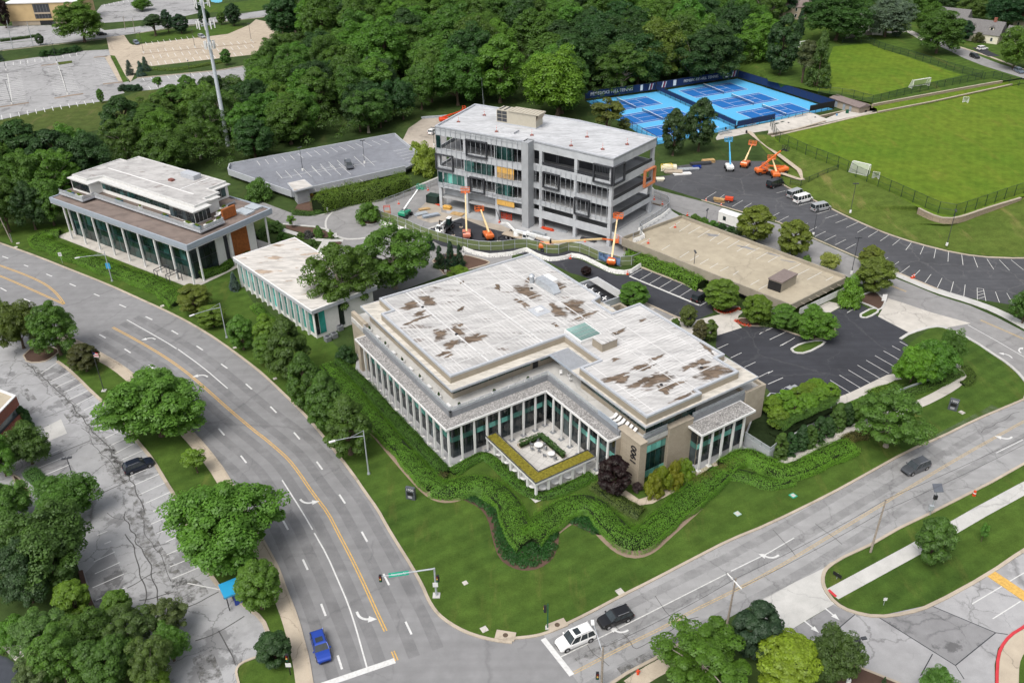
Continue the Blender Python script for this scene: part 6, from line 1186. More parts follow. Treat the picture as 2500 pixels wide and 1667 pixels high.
T(10,310,230,130,60,'conifer','blue','blue spruce beside the bare patch'); T(0,1740,920,690,190,'oval','fresh','pointed tree beside the cell tower'); T(0,1900,960,790,190,'broad',(.11,.15,.025),'yellow-green tree left of the cell tower'); T(0,1230,1350,1090,130,'column',(.08,.14,.02),'narrow bright poplar in front of the left woods'); T(10,950,330,90,230,'airy',(.10,.115,.045),'pale olive tree in the woods'); T(10,470,330,130,320,'broad',(.06,.1,.02),'round green tree at the edge of the beige lot'); T(20,640,170,45,130,'oval','yellow','yellow tree by the far house'); T(10,2070,390,200,130,'oval',(.11,.14,.02),'yellow-green tree in the right woods')
dt = MB(); b = Vector((0,0,0)); r_ = random.Random(3); dt.chain([b,Vector((.2,0,5)),Vector((.5,.2,9))],[.3,.2,.08],6)
for i in range(14): z = 4 + r_.random() * 5; a = r_.uniform(0,6.28); q = Vector((.3,.1,z)); dt.chain([q,q + Vector((1.3 * math.cos(a),1.3 * math.sin(a),1.2)),q + Vector((2.2 * math.cos(a + .3),2.2 * math.sin(a + .3),2.6))],[.1,.06,.02],4)
o = thing('dead_tree','bare dead tree standing among the left woods','tree',S(0,1350,1330)); dt.build('trunk','pale_bark',o)

# --- the woods
def inpoly(p,poly):
    c = False; n = len(poly)
    for i in range(n):
        a,b = poly[i],poly[i - 1]
        if (a[1] > p[1]) != (b[1] > p[1]) and p[0] < (b[0] - a[0]) * (p[1] - a[1]) / (b[1] - a[1]) + a[0]: c = not c
    return c
def seen(q,z):
    w = Vector((q[0],q[1],z + 6 - CAMH)); d = w.dot(_f); x = CX + FPX * w.dot(_r) / d; y = CY - FPX * w.dot(_u) / d; return -60 < x < 2560 and y > -30
def understory(poly_px,label,h,dens,col,seed,z=0.0):
    global RNG; RNG = np.random.default_rng(seed); P_ = [at(x,y,z) for x,y in poly_px]; pl_ = [(p.x,p.y) for p in P_]; xs = [p[0] for p in pl_]; ys = [p[1] for p in pl_]; cc = []; r = random.Random(seed)
    n = int((max(xs) - min(xs)) * (max(ys) - min(ys)) * dens)
    for _ in range(n):
        q = (r.uniform(min(xs),max(xs)),r.uniform(min(ys),max(ys)))
        if inpoly(q,pl_) and seen(q,z): cc.append((q[0],q[1],r.uniform(.3,1) * h))
    o0 = np.array([xs[0],ys[0],z]); cc = np.array(cc) - np.array([xs[0],ys[0],0]); A_,Nn,sz = clump_leaves(cc,RNG.uniform(1.2,2.4,len(cc)),40,.42)
    o = inst(leaf_mesh('understory',A_,Nn,sz),'understory',None,tuple(o0)); o.color = (*[x * 1.5 for x in col],1); return tag(o,label,'undergrowth',None,'stuff')
def woods(poly_px,step,hr,where,rng,z=0.0,cols=('mid','mid','fresh','dark','mid','fresh','mid','dark')):
    P_ = [at(x,y,z) for x,y in poly_px]; pl_ = [(p.x,p.y) for p in P_]; xs = [p[0] for p in pl_]; ys = [p[1] for p in pl_]; rows = []
    y = min(ys)
    while y < max(ys):
        x = min(xs) + rng.uniform(0,step); row = []
        while x < max(xs):
            q = (x + rng.uniform(-.32,.32) * step,y + rng.uniform(-.32,.32) * step)
            if inpoly(q,pl_) and seen(q,z): row.append(q)
            x += step * rng.uniform(.8,1.2)
        if row: rows.append(sorted(row))
        y += step * .9
    for j,row in enumerate(rows):
        for i,(x,y) in enumerate(row):
            h = rng.uniform(*hr); c = rng.choice(cols); k = rng.choice(['broad','broad','broad','airy','oval'])
            word = {'mid': 'mid green','fresh': 'fresh green','dark': 'dark green','olive': 'olive','bright': 'bright green','deep': 'very dark'}[c]
            plant(Vector((x,y,z)),h,step * rng.uniform(.95,1.25) * (.75 if step > 20 else 1),k,c,'%s tree in %s, %s row, %s from the left' % (word,where,ORD[j],ORD[i]),group='woodland trees in ' + where)
wr = random.Random(21)
ORD = 'first second third fourth fifth sixth seventh eighth ninth tenth eleventh twelfth thirteenth fourteenth fifteenth sixteenth seventeenth eighteenth nineteenth twentieth'.split(); ORD += ['twenty-' + w for w in ORD[:9]] + ['thirtieth'] + ['thirty-' + w for w in ORD[:9]] + ['fortieth'] + ['forty-' + w for w in ORD[:9]]
woods([(-120,640),(-20,592),(110,560),(160,520),(150,480),(330,425),(540,425),(600,398),(800,352),(965,322),(1010,300),(1010,240),(820,150),(690,150),(640,215),(570,270),(440,290),(300,352),(180,400),(60,440),(-120,500)],13.2,(13,18),'the left woods',wr)
woods([(700,148),(820,148),(1012,238),(1100,262),(1250,262),(1250,90),(1100,-45),(760,30),(690,105)],18.5,(18,25),'the middle woods',wr)
woods([(1255,262),(1420,300),(1430,262),(1600,228),(1800,186),(1860,165),(1870,100),(1860,-30),(1255,-45)],18.5,(17,23),'the tennis woods',wr,cols=('mid','dark','fresh','mid','dark'))
woods([(760,20),(1100,-55),(2150,-48),(2600,-30),(2600,-110),(1800,-135),(700,-85)],40.0,(15,20),'the far top woods',wr,cols=('mid','dark','mid'))
woods([(1870,60),(2100,70),(2110,20),(2260,10),(2500,20),(2500,-30),(1870,-30)],32.0,(11,16),'the far house gardens',wr,3.0,cols=('mid','dark','fresh','deep'))

WA = [(-120,640),(-20,592),(110,560),(160,520),(150,480),(330,430),(540,428),(600,402),(800,356),(965,326),(1010,300),(1010,240),(820,150),(690,150),(640,215),(570,270),(440,290),(300,352),(180,400),(60,440),(-120,500)]
understory(WA,'dense undergrowth below the left woods',7.0,.07,(.045,.078,.018),3); understory([(700,148),(820,148),(1012,238),(1100,258),(1250,258),(1420,295),(1430,262),(1600,228),(1800,186),(1860,165),(1870,60),(1250,60),(900,60),(690,105)],'dense undergrowth below the woods behind the buildings',9.0,.04,(.042,.074,.018),4)
# --- hedges and beds
def hedge(pts,w,h,col,label,dens=120,leaf=.072,name='hedge',cat='hedge',it=2,lump=.24,stuff=False,step=.35):
    global RNG; RNG = np.random.default_rng(len(pts) * 7 + int(w * 10)); kk = 1 - .62 * h / CAMH; pts = [Vector((p.x * kk,p.y * kk,p.z)) for p in pts]; P_ = resample(smooth(pts,it),step); ns = normals2d(P_); n = len(P_)
    o0 = P_[0].copy(); A = np.array([[p.x - o0.x,p.y - o0.y,p.z] for p in P_]); NN = np.array([[q.x,q.y,0] for q in ns])
    ln = step * n; cnt = int(ln * (w + 1.6 * h) * dens)
    i = RNG.integers(0,n,cnt); s = RNG.uniform(-1,1,cnt); ph = np.cumsum(RNG.normal(size=n)) * .5
    hx = A[i,0] + NN[i,0] * s * w / 2; hy = A[i,1] + NN[i,1] * s * w / 2; lm = 1 + lump * (.5 * np.sin(hx * 1.9 + 1.3 * np.sin(hy * .7)) * np.sin(hy * 1.6 + .8 * np.sin(hx * .9)) + .5 * np.sin(hx * 4.3 + 2 * np.sin(hy * 1.1)) * np.sin(hy * 3.9 + 1.7 * np.sin(hx * 1.3)))
    al = i * step; wm = 1 + .09 * np.sin(al / 2.3 + w) + .06 * np.sin(al / .95 + 2 * h); lm = lm * (1 + (.16 if lump > .1 else 0) * np.sin(al / 1.9 + 3 * w) * np.sin(al / 3.1 + 1)); prof = np.sqrt(np.clip(1 - np.abs(s) ** 3.0,0,1)); side = RNG.random(cnt) < .3
    zz = np.where(side,RNG.random(cnt) * h * prof,h * prof * lm * RNG.uniform(.85,1.05,cnt)); ss = np.where(side,np.sign(s) * (.88 + .12 * RNG.random(cnt)),s)
    TG = np.stack([NN[:,1],-NN[:,0],NN[:,2]],1); C_ = A[i] + TG[i] * RNG.uniform(-.5,.5,cnt)[:,None] * step * 2.0 + NN[i] * (ss * w / 2 * (wm if lump > .1 else 1))[:,None]; C_[:,2] += np.maximum(zz,.05)
    Nn = NN[i] * (ss * .8)[:,None] + np.array([0,0,1.1]) + RNG.normal(size=(cnt,3)) * .3
    me = leaf_mesh('foliage',C_,Nn,leaf * RNG.uniform(.7,1.4,cnt)); 
    r = thing(name,label,cat,o0); f = inst(me,'foliage',r); c = GREEN[col] if isinstance(col,str) else col; f.color = (*[x * 1.95 for x in c],1)
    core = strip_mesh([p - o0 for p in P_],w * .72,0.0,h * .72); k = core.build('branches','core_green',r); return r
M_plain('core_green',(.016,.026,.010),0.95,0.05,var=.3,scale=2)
JUN = (.070,.140,.018)
def edging(q,w): ribbon('bed_edge',[p * .99 for p in q],w,'bare_earth',.03,None,0,2)
edging(PL(12,(660,230),(820,420),(1000,630),(1180,830),(1350,1030),(1500,1200),(1640,1340),(1760,1380),(1900,1330)),3.5); edging([at(1295,1325),at(1340,1272),at(1400,1235),at(1450,1238),at(1490,1290),at(1535,1328),at(1570,1322),at(1610,1285),at(1690,1215)],4.2)
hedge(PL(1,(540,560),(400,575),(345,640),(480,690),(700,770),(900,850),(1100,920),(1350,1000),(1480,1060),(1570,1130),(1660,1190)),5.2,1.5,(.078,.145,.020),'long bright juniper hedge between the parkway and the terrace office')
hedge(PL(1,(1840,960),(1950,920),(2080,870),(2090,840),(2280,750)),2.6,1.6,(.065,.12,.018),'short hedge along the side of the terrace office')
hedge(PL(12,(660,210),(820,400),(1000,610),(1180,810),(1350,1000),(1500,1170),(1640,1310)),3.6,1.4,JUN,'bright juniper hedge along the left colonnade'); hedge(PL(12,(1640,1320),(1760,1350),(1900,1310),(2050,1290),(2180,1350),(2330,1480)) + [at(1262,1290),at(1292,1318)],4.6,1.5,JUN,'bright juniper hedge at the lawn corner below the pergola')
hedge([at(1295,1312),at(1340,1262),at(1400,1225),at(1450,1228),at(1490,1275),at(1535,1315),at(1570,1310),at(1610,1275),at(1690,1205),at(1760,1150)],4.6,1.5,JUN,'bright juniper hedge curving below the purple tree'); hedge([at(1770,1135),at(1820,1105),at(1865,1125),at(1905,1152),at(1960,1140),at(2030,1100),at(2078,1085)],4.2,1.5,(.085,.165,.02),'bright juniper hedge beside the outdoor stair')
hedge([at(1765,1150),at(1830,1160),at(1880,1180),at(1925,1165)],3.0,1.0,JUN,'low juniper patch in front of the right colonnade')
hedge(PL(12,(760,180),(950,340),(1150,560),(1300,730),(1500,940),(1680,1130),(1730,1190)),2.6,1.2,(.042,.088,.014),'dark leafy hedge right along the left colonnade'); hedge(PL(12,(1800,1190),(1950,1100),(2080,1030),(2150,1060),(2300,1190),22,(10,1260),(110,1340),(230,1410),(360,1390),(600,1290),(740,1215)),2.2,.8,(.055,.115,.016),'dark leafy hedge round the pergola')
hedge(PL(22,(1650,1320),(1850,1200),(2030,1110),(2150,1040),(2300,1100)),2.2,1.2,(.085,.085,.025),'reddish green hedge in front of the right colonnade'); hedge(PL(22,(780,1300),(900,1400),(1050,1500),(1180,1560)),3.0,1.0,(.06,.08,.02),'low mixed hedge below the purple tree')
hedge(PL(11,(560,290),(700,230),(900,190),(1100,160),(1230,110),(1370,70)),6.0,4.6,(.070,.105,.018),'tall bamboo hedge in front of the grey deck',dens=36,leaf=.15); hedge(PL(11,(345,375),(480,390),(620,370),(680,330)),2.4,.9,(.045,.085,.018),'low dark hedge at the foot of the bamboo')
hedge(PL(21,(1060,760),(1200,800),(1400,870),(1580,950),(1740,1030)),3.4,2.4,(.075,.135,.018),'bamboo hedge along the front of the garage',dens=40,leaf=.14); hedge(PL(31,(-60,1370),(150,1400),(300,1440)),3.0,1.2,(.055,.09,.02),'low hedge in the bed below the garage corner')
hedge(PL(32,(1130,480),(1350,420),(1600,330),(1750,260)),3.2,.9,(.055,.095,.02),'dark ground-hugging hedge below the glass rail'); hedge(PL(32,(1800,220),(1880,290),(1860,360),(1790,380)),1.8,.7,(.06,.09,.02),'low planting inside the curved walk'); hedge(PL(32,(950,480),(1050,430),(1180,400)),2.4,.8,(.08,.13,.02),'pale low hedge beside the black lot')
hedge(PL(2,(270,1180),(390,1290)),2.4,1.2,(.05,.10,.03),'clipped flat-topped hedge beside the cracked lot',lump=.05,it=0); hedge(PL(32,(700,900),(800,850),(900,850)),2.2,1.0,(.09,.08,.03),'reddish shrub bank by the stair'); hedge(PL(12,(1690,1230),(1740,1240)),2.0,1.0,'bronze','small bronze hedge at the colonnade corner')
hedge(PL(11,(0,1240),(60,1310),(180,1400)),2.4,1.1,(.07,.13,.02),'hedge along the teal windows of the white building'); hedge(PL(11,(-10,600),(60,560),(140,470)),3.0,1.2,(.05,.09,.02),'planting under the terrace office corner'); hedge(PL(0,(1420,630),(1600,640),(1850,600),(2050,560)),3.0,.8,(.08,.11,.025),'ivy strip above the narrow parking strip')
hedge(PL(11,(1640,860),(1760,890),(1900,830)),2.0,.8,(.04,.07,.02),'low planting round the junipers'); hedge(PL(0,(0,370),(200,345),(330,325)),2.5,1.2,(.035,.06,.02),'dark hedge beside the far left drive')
# mounded perennial bed with mulch edge
for q in (PL(12,(1820,1400),(2000,1380),(2200,1480),13,(2300,60),(2350,200),23,(60,100),(350,70),(440,180),(420,330),(370,440),(250,520),(120,540),(0,515),13,(2230,430),(2170,250),(2130,60),12,(2050,1520),(1900,1450)),PL(23,(520,100),(560,40),(820,50),(930,180),(880,220),(740,200),(620,140))):
    sheet('planting_bed',smooth(q + [q[0]],1)[:-1],'mulch',0.03)
def mound_bed(poly,n,label,seed):
    global RNG; RNG = np.random.default_rng(seed); pl_ = [(p.x,p.y) for p in poly]; xs = [p[0] for p in pl_]; ys = [p[1] for p in pl_]; cc = []; rr = random.Random(seed)
    while len(cc) < n:
        q = (rr.uniform(min(xs),max(xs)),rr.uniform(min(ys),max(ys)))
        if inpoly(q,pl_) and all((q[0] - c[0]) ** 2 + (q[1] - c[1]) ** 2 > .3 for c in cc): cc.append((*q,.12))
        elif rr.random() < .00005: break
    o0 = np.array([xs[0],ys[0],0]); cc = np.array(cc) - o0; P_,Nn,sz = clump_leaves(cc,np.full(len(cc),.62),60,.15)
    k = P_[:,2] > .03; o = inst(leaf_mesh('perennials',P_[k],Nn[k],sz[k]),'perennials',None,tuple(o0)); o.color = (.030,.100,.022,1); return tag(o,label,'perennials',None,'stuff')
mound_bed(PL(12,(1880,1410),(1990,1400),(2180,1500),13,(2270,80),(2330,220),23,(60,120),(330,90),(410,180),(390,320),(340,420),(230,490),(120,500),(0,480),13,(2270,400),(2210,240),(2190,60),12,(2060,1500)),330,'mounded green perennials in the curved bed on the lawn',5)
mound_bed(PL(23,(545,90),(570,60),(810,65),(900,170),(860,195),(740,180),(640,130)),70,'mounded green perennials in the small bed by the hedge',6)
hedge(PL(32,(60,860),(200,780),(380,690),(560,600),z=2.2),3.0,.7,(.045,.085,.018),'low planting under the clipped trees',it=0)
# courtyard grasses, red flowers
hedge([ML(12.3,-2.2,.5),ML(16.6,-2.2,.5),ML(16.65,-8.6,.5)],.8,.7,(.03,.06,.018),'dark grasses filling the courtyard planter',dens=60,leaf=.12,name='planter_grass',cat='grasses',it=0); hedge([ML(9.2,-14.9),ML(13,-14.9),ML(16,-14.9)],.8,.6,(.035,.07,.02),'dark grass strip under the pergola',dens=60,leaf=.12,it=0)
for i,q in enumerate((PL(21,(1865,1265),(1960,1315),(2085,1262)),PL(21,(2060,1370),(2110,1405),(2180,1415)))): hedge(q,.8,.3,(.35,.035,.02),('red flower border round the bright tree at the end of the black lot','red flower border below the lattice screen')[i],dens=60,leaf=.1,name='flower_border',cat='flowers')
# ------------------------------------------------------------ pitches, tennis courts, fences
M_mesh('chain_link',(.02,.03,.03),.28); M_mesh('white_net',(.75,.77,.75),.35); M_mesh('dense_net',(.7,.72,.72),.75); M_mesh('tennis_net',(.03,.05,.1),.5); M_mesh('green_screen',(.16,.20,.09),.88)
M_plain('navy',(.012,.028,.085),.7,.2,var=.1); M_plain('banner_red',(.30,.03,.06),.7,.2); M_plain('green_paint',(.01,.03,.02),.5,.4)
ZA,ZB = 2.6,3.4
def bank(A,B_,name,mat,n=60,m=4):
    A = resample(A,1e-3 + sum((A[i + 1] - A[i]).length for i in range(len(A) - 1)) / n); B_ = resample(B_,1e-3 + sum((B_[i + 1] - B_[i]).length for i in range(len(B_) - 1)) / n); k = min(len(A),len(B_)); mb = MB(); vs = []
    for i in range(k):
        for j in range(m + 1): t = j / m; e = t * t * (3 - 2 * t); p = A[i].lerp(B_[i],t); vs.append((p.x,p.y,A[i].z * (1 - e) + B_[i].z * e))
    mb.add(vs,[(i * (m + 1) + j,i * (m + 1) + j + 1,(i + 1) * (m + 1) + j + 1,(i + 1) * (m + 1) + j) for i in range(k - 1) for j in range(m)])
    o = mb.build(name,mat); o['kind'] = 'structure'; return o
F1 = PL(30,(40,1250),(440,1160),(860,1060),(1010,1030),(1500,930),(2240,790),(2600,720),(2900,1200),31,(2750,100),(2330,240),(2000,343),(1800,412),(1700,436),(1620,438),(1500,402),(1385,340),(1190,228),(1030,158),(780,48),30,(700,1563),(350,1428),(70,1297),z=ZA)
sheet('playing_field',F1,'pitch',ZA,'bright green playing field behind the van lot')
edge = PL(30,(40,1250),(70,1297),(350,1428),(700,1563),31,(780,48),(1030,158),(1190,228),(1370,325),(1400,370,1.2),(1500,445,1.2),(1620,495,1.2),(1700,490,1.2),(1850,440,1.2),(2100,350,1.4),(2320,262,2.0),(2400,205),(2750,100),z=ZA + .002)
foot = PL(20,(2200,1230,.02),30,(-20,1400,.02),(120,1500,.02),31,(150,110,.02),(200,150,.02),(580,335,.02),(920,495,.02),(1090,565,.02),(1350,650,.02),(1750,750,.02),(2100,788,.02),(2450,790,.02),(2800,780,.02))
bank(edge,foot,'grass_bank','slope_grass',240)
up = PL(30,(-30,660),(-100,300),(-100,-250),(3000,-250),(3000,640),(2500,690),(2150,745),(1000,955),(880,930),(640,880),(0,745),z=ZB)
sheet('upper_lawn',up,'lawn',ZB)
sheet('playing_field',PL(30,(450,830),(600,430),(920,400),(1050,450),(1780,690),(1300,800),(900,900),(640,850),z=ZB),'pitch',ZB + .006,'upper green playing field')
bank(PL(30,(-100,-250,ZB),(-100,300,ZB),(-30,660,ZB),(0,745,ZB),(640,880,ZB),(880,930,ZB),(1000,955,ZB)),PL(20,(1950,-200,0),(1900,400,0),(2070,700,0),30,(0,820,0),(600,930,0),(800,990,0),(990,1010,0)),'grass_bank','lawn',24)
sheet('grass_terrace',PL(30,(1000,1000),(1500,900),(2200,765),(2300,775),(2240,785),(1500,945),(1000,1035),z=2.8),'pitch',2.8)
sheet('grass_terrace',PL(30,(850,930),(1000,960),(1500,865),(2160,750),(2600,690),(2600,760),(2300,770),(1500,900),(1000,1000),z=2.8),'pitch',2.79)
def stonewall(pts,z0,h,label,w=.55):
    o = strip_mesh(resample(pts,2.5),w,z0,z0 + h).build('stone_wall','field_stone'); tag(o,label,'stone wall'); c = strip_mesh(resample([p for p in pts],2.5),w + .12,z0 + h,z0 + h + .1).build('coping','tan_stone',o); return o
stonewall(PL(30,(960,960),(1500,860),(2030,765),(2150,745),z=3.5),-1.2,1.25,'long upper stone retaining wall between the two pitches'); stonewall(PL(30,(1010,1028),(1500,935),(2240,775),z=3.0),-.8,.85,'long lower stone wall along the bright pitch')
stonewall(smooth(PL(31,(1385,345),(1500,405),(1620,440),(1700,437),(1800,415),(2000,345),(2320,250),z=ZA),1),-1.6,1.65,'curved stone retaining wall at the pitch corner'); stonewall(PL(30,(0,1230),(250,1190),(530,1110),z=1),-1,1.0,'low stone wall beside the tennis court walk'); stonewall(PL(30,(35,1255),(440,1163),(860,1063),(1010,1033),z=ZA),-2.6,2.63,'stone edge of the bright pitch beside the walk',.8); stonewall(PL(30,(470,1090),(700,1040)),.2,.7,'low stone wall in front of the field house')
sheet('walk',PL(30,(530,1110),(700,1040),(850,1062),(1000,1028),(1010,1040),(860,1075),(430,1170),(0,1250),(0,1190),(380,1060)),'concrete',.8); sheet('walk',PL(20,(1870,1270),(1900,1220),(2350,1130),30,(380,1030),(520,1080),(0,1200),20,(2150,1230),(1880,1290)),'concrete',.05)
ribbon('walk',PL(20,(2170,1210,.1),(2350,1350,.3),30,(120,1440,1.0),(290,1568,.6),31,(330,80,.4)),1.6,'sidewalk_concrete',.12,None,0,0); ribbon('walk',PL(31,(-20,-10,.4),(150,35,.4),(300,85,.4),(390,70,.5)),1.6,'sidewalk_concrete',.14,None,0,0)
ribbon('far_street',PL(30,(1500,360),(1700,440),(1950,565),(2350,690),(2700,790),z=ZB),8.0,'drive_asphalt',.02,None,0,1,'grey residential street at the upper right'); ribbon('driveway',PL(30,(2080,520),(1990,480),(1930,440),z=ZB),5.0,'dark_asphalt',.03,None,0,0); ribbon('driveway',PL(30,(1090,300),(1300,290),(1460,380),z=ZB),4.0,'concrete',.02,None,0,0)
ribbon('sidewalk',PL(30,(1690,410),(2060,530),(2350,640),z=ZB),1.5,'sidewalk_concrete',.025,None,0,0)
FP = {}
def fence(pts,h,step,label,mesh='chain_link',post='green_paint',name='fence',r=.075,solid=None,gate=False):
    P_ = resample(pts,step); o0 = P_[0]; F_ = thing(name,label,'fence',o0); k = (round(h,2),post)
    if k not in FP: FP[k] = MB().tube((0,0,0),(0,0,h),r,r,6).mesh('post',post)
    for p in P_: inst(FP[k],'post',F_,p - o0)
    for a,b in zip(P_,P_[1:]):
        a,b = a - o0,b - o0; up = Vector((0,0,1))
        MB().add([a + up * .05,b + up * .05,b + up * h,a + up * h],[(0,1,2,3)]).build('mesh_panel',mesh,F_)
        if solid: MB().add([a + up * solid[0],b + up * solid[0],b + up * solid[1],a + up * solid[1]],[(0,1,2,3)]).build('windscreen',solid[2],F_).location = Vector(((b - a).y,-(b - a).x,0)).normalized() * .035
    MB().chain([p - o0 + Vector((0,0,h)) for p in P_],r * .7,5).chain([p - o0 + Vector((0,0,h * .5)) for p in P_],r * .5,5).build('rail',post,F_); return F_
fence(PL(30,(20,1160),(80,1300),(350,1428),(700,1563),31,(780,48),(1030,158),(1190,228),(1410,330),(1590,408),(1700,422),(1850,375),(2150,270),(2350,205),(2700,100),z=ZA),3.2,4.2,'tall dark chain link fence along the bright pitch above the bank')
fence(PL(30,(460,875),(570,870),(660,880),(820,905),(900,940),(960,945),(1310,860),(1720,780),(1880,745),(2080,720),(2250,780),(2500,840),z=ZB),2.6,4.2,'dark chain link fence below the upper pitch'); fence(PL(30,(680,400),(910,395),(1040,455),(1280,520),(1520,595),(1760,670),(1960,720),z=ZB),2.6,4.2,'dark chain link fence on the far side of the upper pitch')
fence(PL(31,(200,130,.3),(280,150,.3),(420,90,.6),(560,30,1.6),(640,0,2.2)),1.8,3.5,'short chain link fence beside the black van'); fence(PL(30,(710,360),(960,320),z=ZB),1.9,2.5,'grey board fence behind the upper pitch','board_grey','board_grey') if M_plain('board_grey',(.22,.20,.19),.9,.1,var=.2) else None
def goal(a,b,dep,label,h=2.44):
    G_ = thing('soccer_goal',label,'soccer goal',a); v = b - a; n = Vector((-v.y,v.x,0)).normalized() * dep; up = Vector((0,0,h)); z = Vector((0,0,0))
    MB().tube(z,up,.09,.09,8).build('post','white_metal',G_); MB().tube(v,v + up,.09,.09,8).build('post','white_metal',G_); MB().tube(up,v + up,.09,.09,8).build('crossbar','white_metal',G_)
    MB().chain([z,n,n + v,v],.06,6).chain([up,up + n * .4,n],.05,6).chain([up + v,up + v + n * .4,n + v],.05,6).build('base_frame','white_metal',G_)
    MB().add([up + n * .4,up + n * .4 + v,n + v,n,z,v,up,up + v],[(0,1,2,3),(6,0,3,4),(7,5,2,1),(6,7,1,0)]).build('net','white_net',G_)
goal(S(30,1325,815,ZB),S(30,1480,790,ZB),2.0,'white goal on the upper pitch',2.9); goal(S(31,930,30,ZA),S(30,770,1560,ZA),2.2,'white goal in the near corner of the bright pitch',2.7); goal(S(30,290,440,ZB),S(30,360,430,ZB),2.0,'white goal half hidden by the pines')
for t,x,y,l in ((30,1810,945,'white lacrosse net at the far end of the bright pitch'),(31,985,75,'white lacrosse net beside the near goal')):
    b = S(t,x,y,ZA); G_ = thing('lacrosse_goal',l,'lacrosse goal',b,R(-30)); MB().chain([(-.9,0,0),(-.9,0,2),(.9,0,2),(.9,0,0)],.05,6).chain([(-.9,0,0),(0,1.8,0),(.9,0,0)],.05,6).build('frame','white_metal',G_); MB().add([(-.9,0,2),(0,1.8,0),(-.9,0,0),(.9,0,2),(.9,0,0)],[(0,1,2),(3,4,1),(0,3,1)]).build('net','dense_net',G_)
# tennis
ta = R(25.5); TU = Vector((math.cos(ta),math.sin(ta),0)); TV = Vector((math.sin(ta),-math.cos(ta),0))
crt = sheet('tennis_court_surface',[Vector((x,y,0)) for x,y in ((28.4,320.5),(55.2,331.3),(89.9,348),(114.0,306),(75.5,286),(47.0,271.0))],'court_light_blue',.02,'light blue tennis court surface')
for i,(x,y) in enumerate(((42.4,315.3),(49.8,301.5),(57.0,287.6),(77.3,332.4),(84.9,317.9),(92.7,304.3))):
    C0 = Vector((x,y,0)); nm_ = ('upper','middle','lower')[i % 3] + (' court of the left block' if i < 3 else ' court of the right block')
    TC = thing('tennis_court','blue tennis court with net, ' + nm_,'tennis court',C0,ta)
    MB().add([(-11.9,-5.5,.03),(11.9,-5.5,.03),(11.9,5.5,.03),(-11.9,5.5,.03)],[(0,1,2,3)]).build('playing_surface','court_blue',TC)
    def ln(a,b,c,d): MB().box(a,b,.034,c,d,.04).build('court_line','white_paint',TC)
    for sy in (-5.48,-4.11,4.11,5.48): ln(-11.9,sy - .09,11.9,sy + .09)
    for sx_ in (-11.9,11.9): ln(sx_ - .09,-5.5,sx_ + .09,5.5)
    for sx_ in (-6.4,6.4): ln(sx_ - .08,-4.1,sx_ + .08,4.1)
    ln(-6.4,-.08,6.4,.08)
    MB().add([(0,-6.2,.05),(0,6.2,.05),(0,6.2,1.0),(0,-6.2,1.0)],[(0,1,2,3)]).build('net','tennis_net',TC); MB().box(-.05,-6.2,.95,.05,6.2,1.08).build('net_band','white_metal',TC)
    for sy in (-6.3,6.3): MB().tube((0,sy,0),(0,sy,1.15),.06,.06,6).build('net_post','green_paint',TC)
def TP(x,y): return Vector((x,y,.02))
nav = (.7,3.4,'navy')
f1 = fence([TP(28.0,320.7),TP(55.2,331.6)],3.5,3.2,'navy tennis banner fence on the left half',solid=nav,post='black'); f2 = fence([TP(55.6,332.0),TP(89.9,348.4)],3.5,3.2,'navy tennis banner fence on the right half',solid=nav,post='black')
fence([TP(90.1,348.2),TP(114.2,306)],3.3,3.2,'blue windscreen fence on the far side of the courts',solid=(.6,3.2,'navy'),post='black'); fence([TP(55.4,331.2),TP(75.3,286.3)],2.6,3.2,'blue divider fence between the two court blocks',solid=(1.0,2.5,'navy'),post='black'); fence([TP(28,320.3),TP(46.8,271)],2.6,3.2,'dark fence on the near left side of the courts',post='black'); fence([TP(47,270.8),TP(75.5,285.7)],1.2,3.0,'low dark fence along the bottom of the left courts',post='black'); fence([TP(75.6,285.8),TP(90,293.4)],2.6,3.0,'navy windscreen fence with red crest',solid=(.7,2.5,'navy'),post='black'); fence([TP(90.2,293.5),TP(104,300.7)],1.2,3.0,'low dark fence beside the bleachers',post='black'); fence([TP(104,300.7),TP(114,306)],3.0,3.0,'black windscreen fence beside the field house',solid=(1.0,2.9,'black'),post='black')
for F_,a,b,f0,f1_,marks in ((f1,TP(28.0,320.7),TP(55.2,331.6),.08,.66,((.78,.815,'white'),(.9,.97,'stripe'))),(f2,TP(55.6,332),TP(89.9,348.4),.33,.745,((.2,.235,'white'),(.06,.12,'stripe'),(.845,.88,'white'),(.92,.98,'stripe')))):
    d = (b - a); ln_ = d.length; d.normalize(); nrm = Vector((d.y,-d.x,0)); o0 = F_.location; an = math.atan2(d.y,d.x)
    c = a + d * ln_ * (f0 + f1_) / 2 + nrm * .14; text('PEMBROKE HILL TENNIS',F_,(c.x - o0.x,c.y - o0.y,2.15),(R(90),0,an),1.62 if F_ is f1 else 1.5,'white_paint',.04)
    for u0,u1,kk in marks:
        p,q = a + d * ln_ * u0 + nrm * .08 - o0,a + d * ln_ * u1 + nrm * .08 - o0; up = Vector((0,0,1))
        if kk == 'white': MB().add([p + up * 1.1,q + up * 1.1,q + up * 3.2,p + up * 3.2],[(0,1,2,3)]).build('banner_panel','white_metal',F_)
        else:
            w = (q - p) / 4
            for k,m_ in ((0,'white_metal'),(1.3,'banner_red'),(2.3,'grey_metal')): MB().add([p + w * k + up * 1.0,p + w * (k + .8) + up * 1.0,p + w * (k + 1.8) + up * 3.2,p + w * (k + 1.0) + up * 3.2],[(0,1,2,3)]).build('banner_stripe',m_,F_)
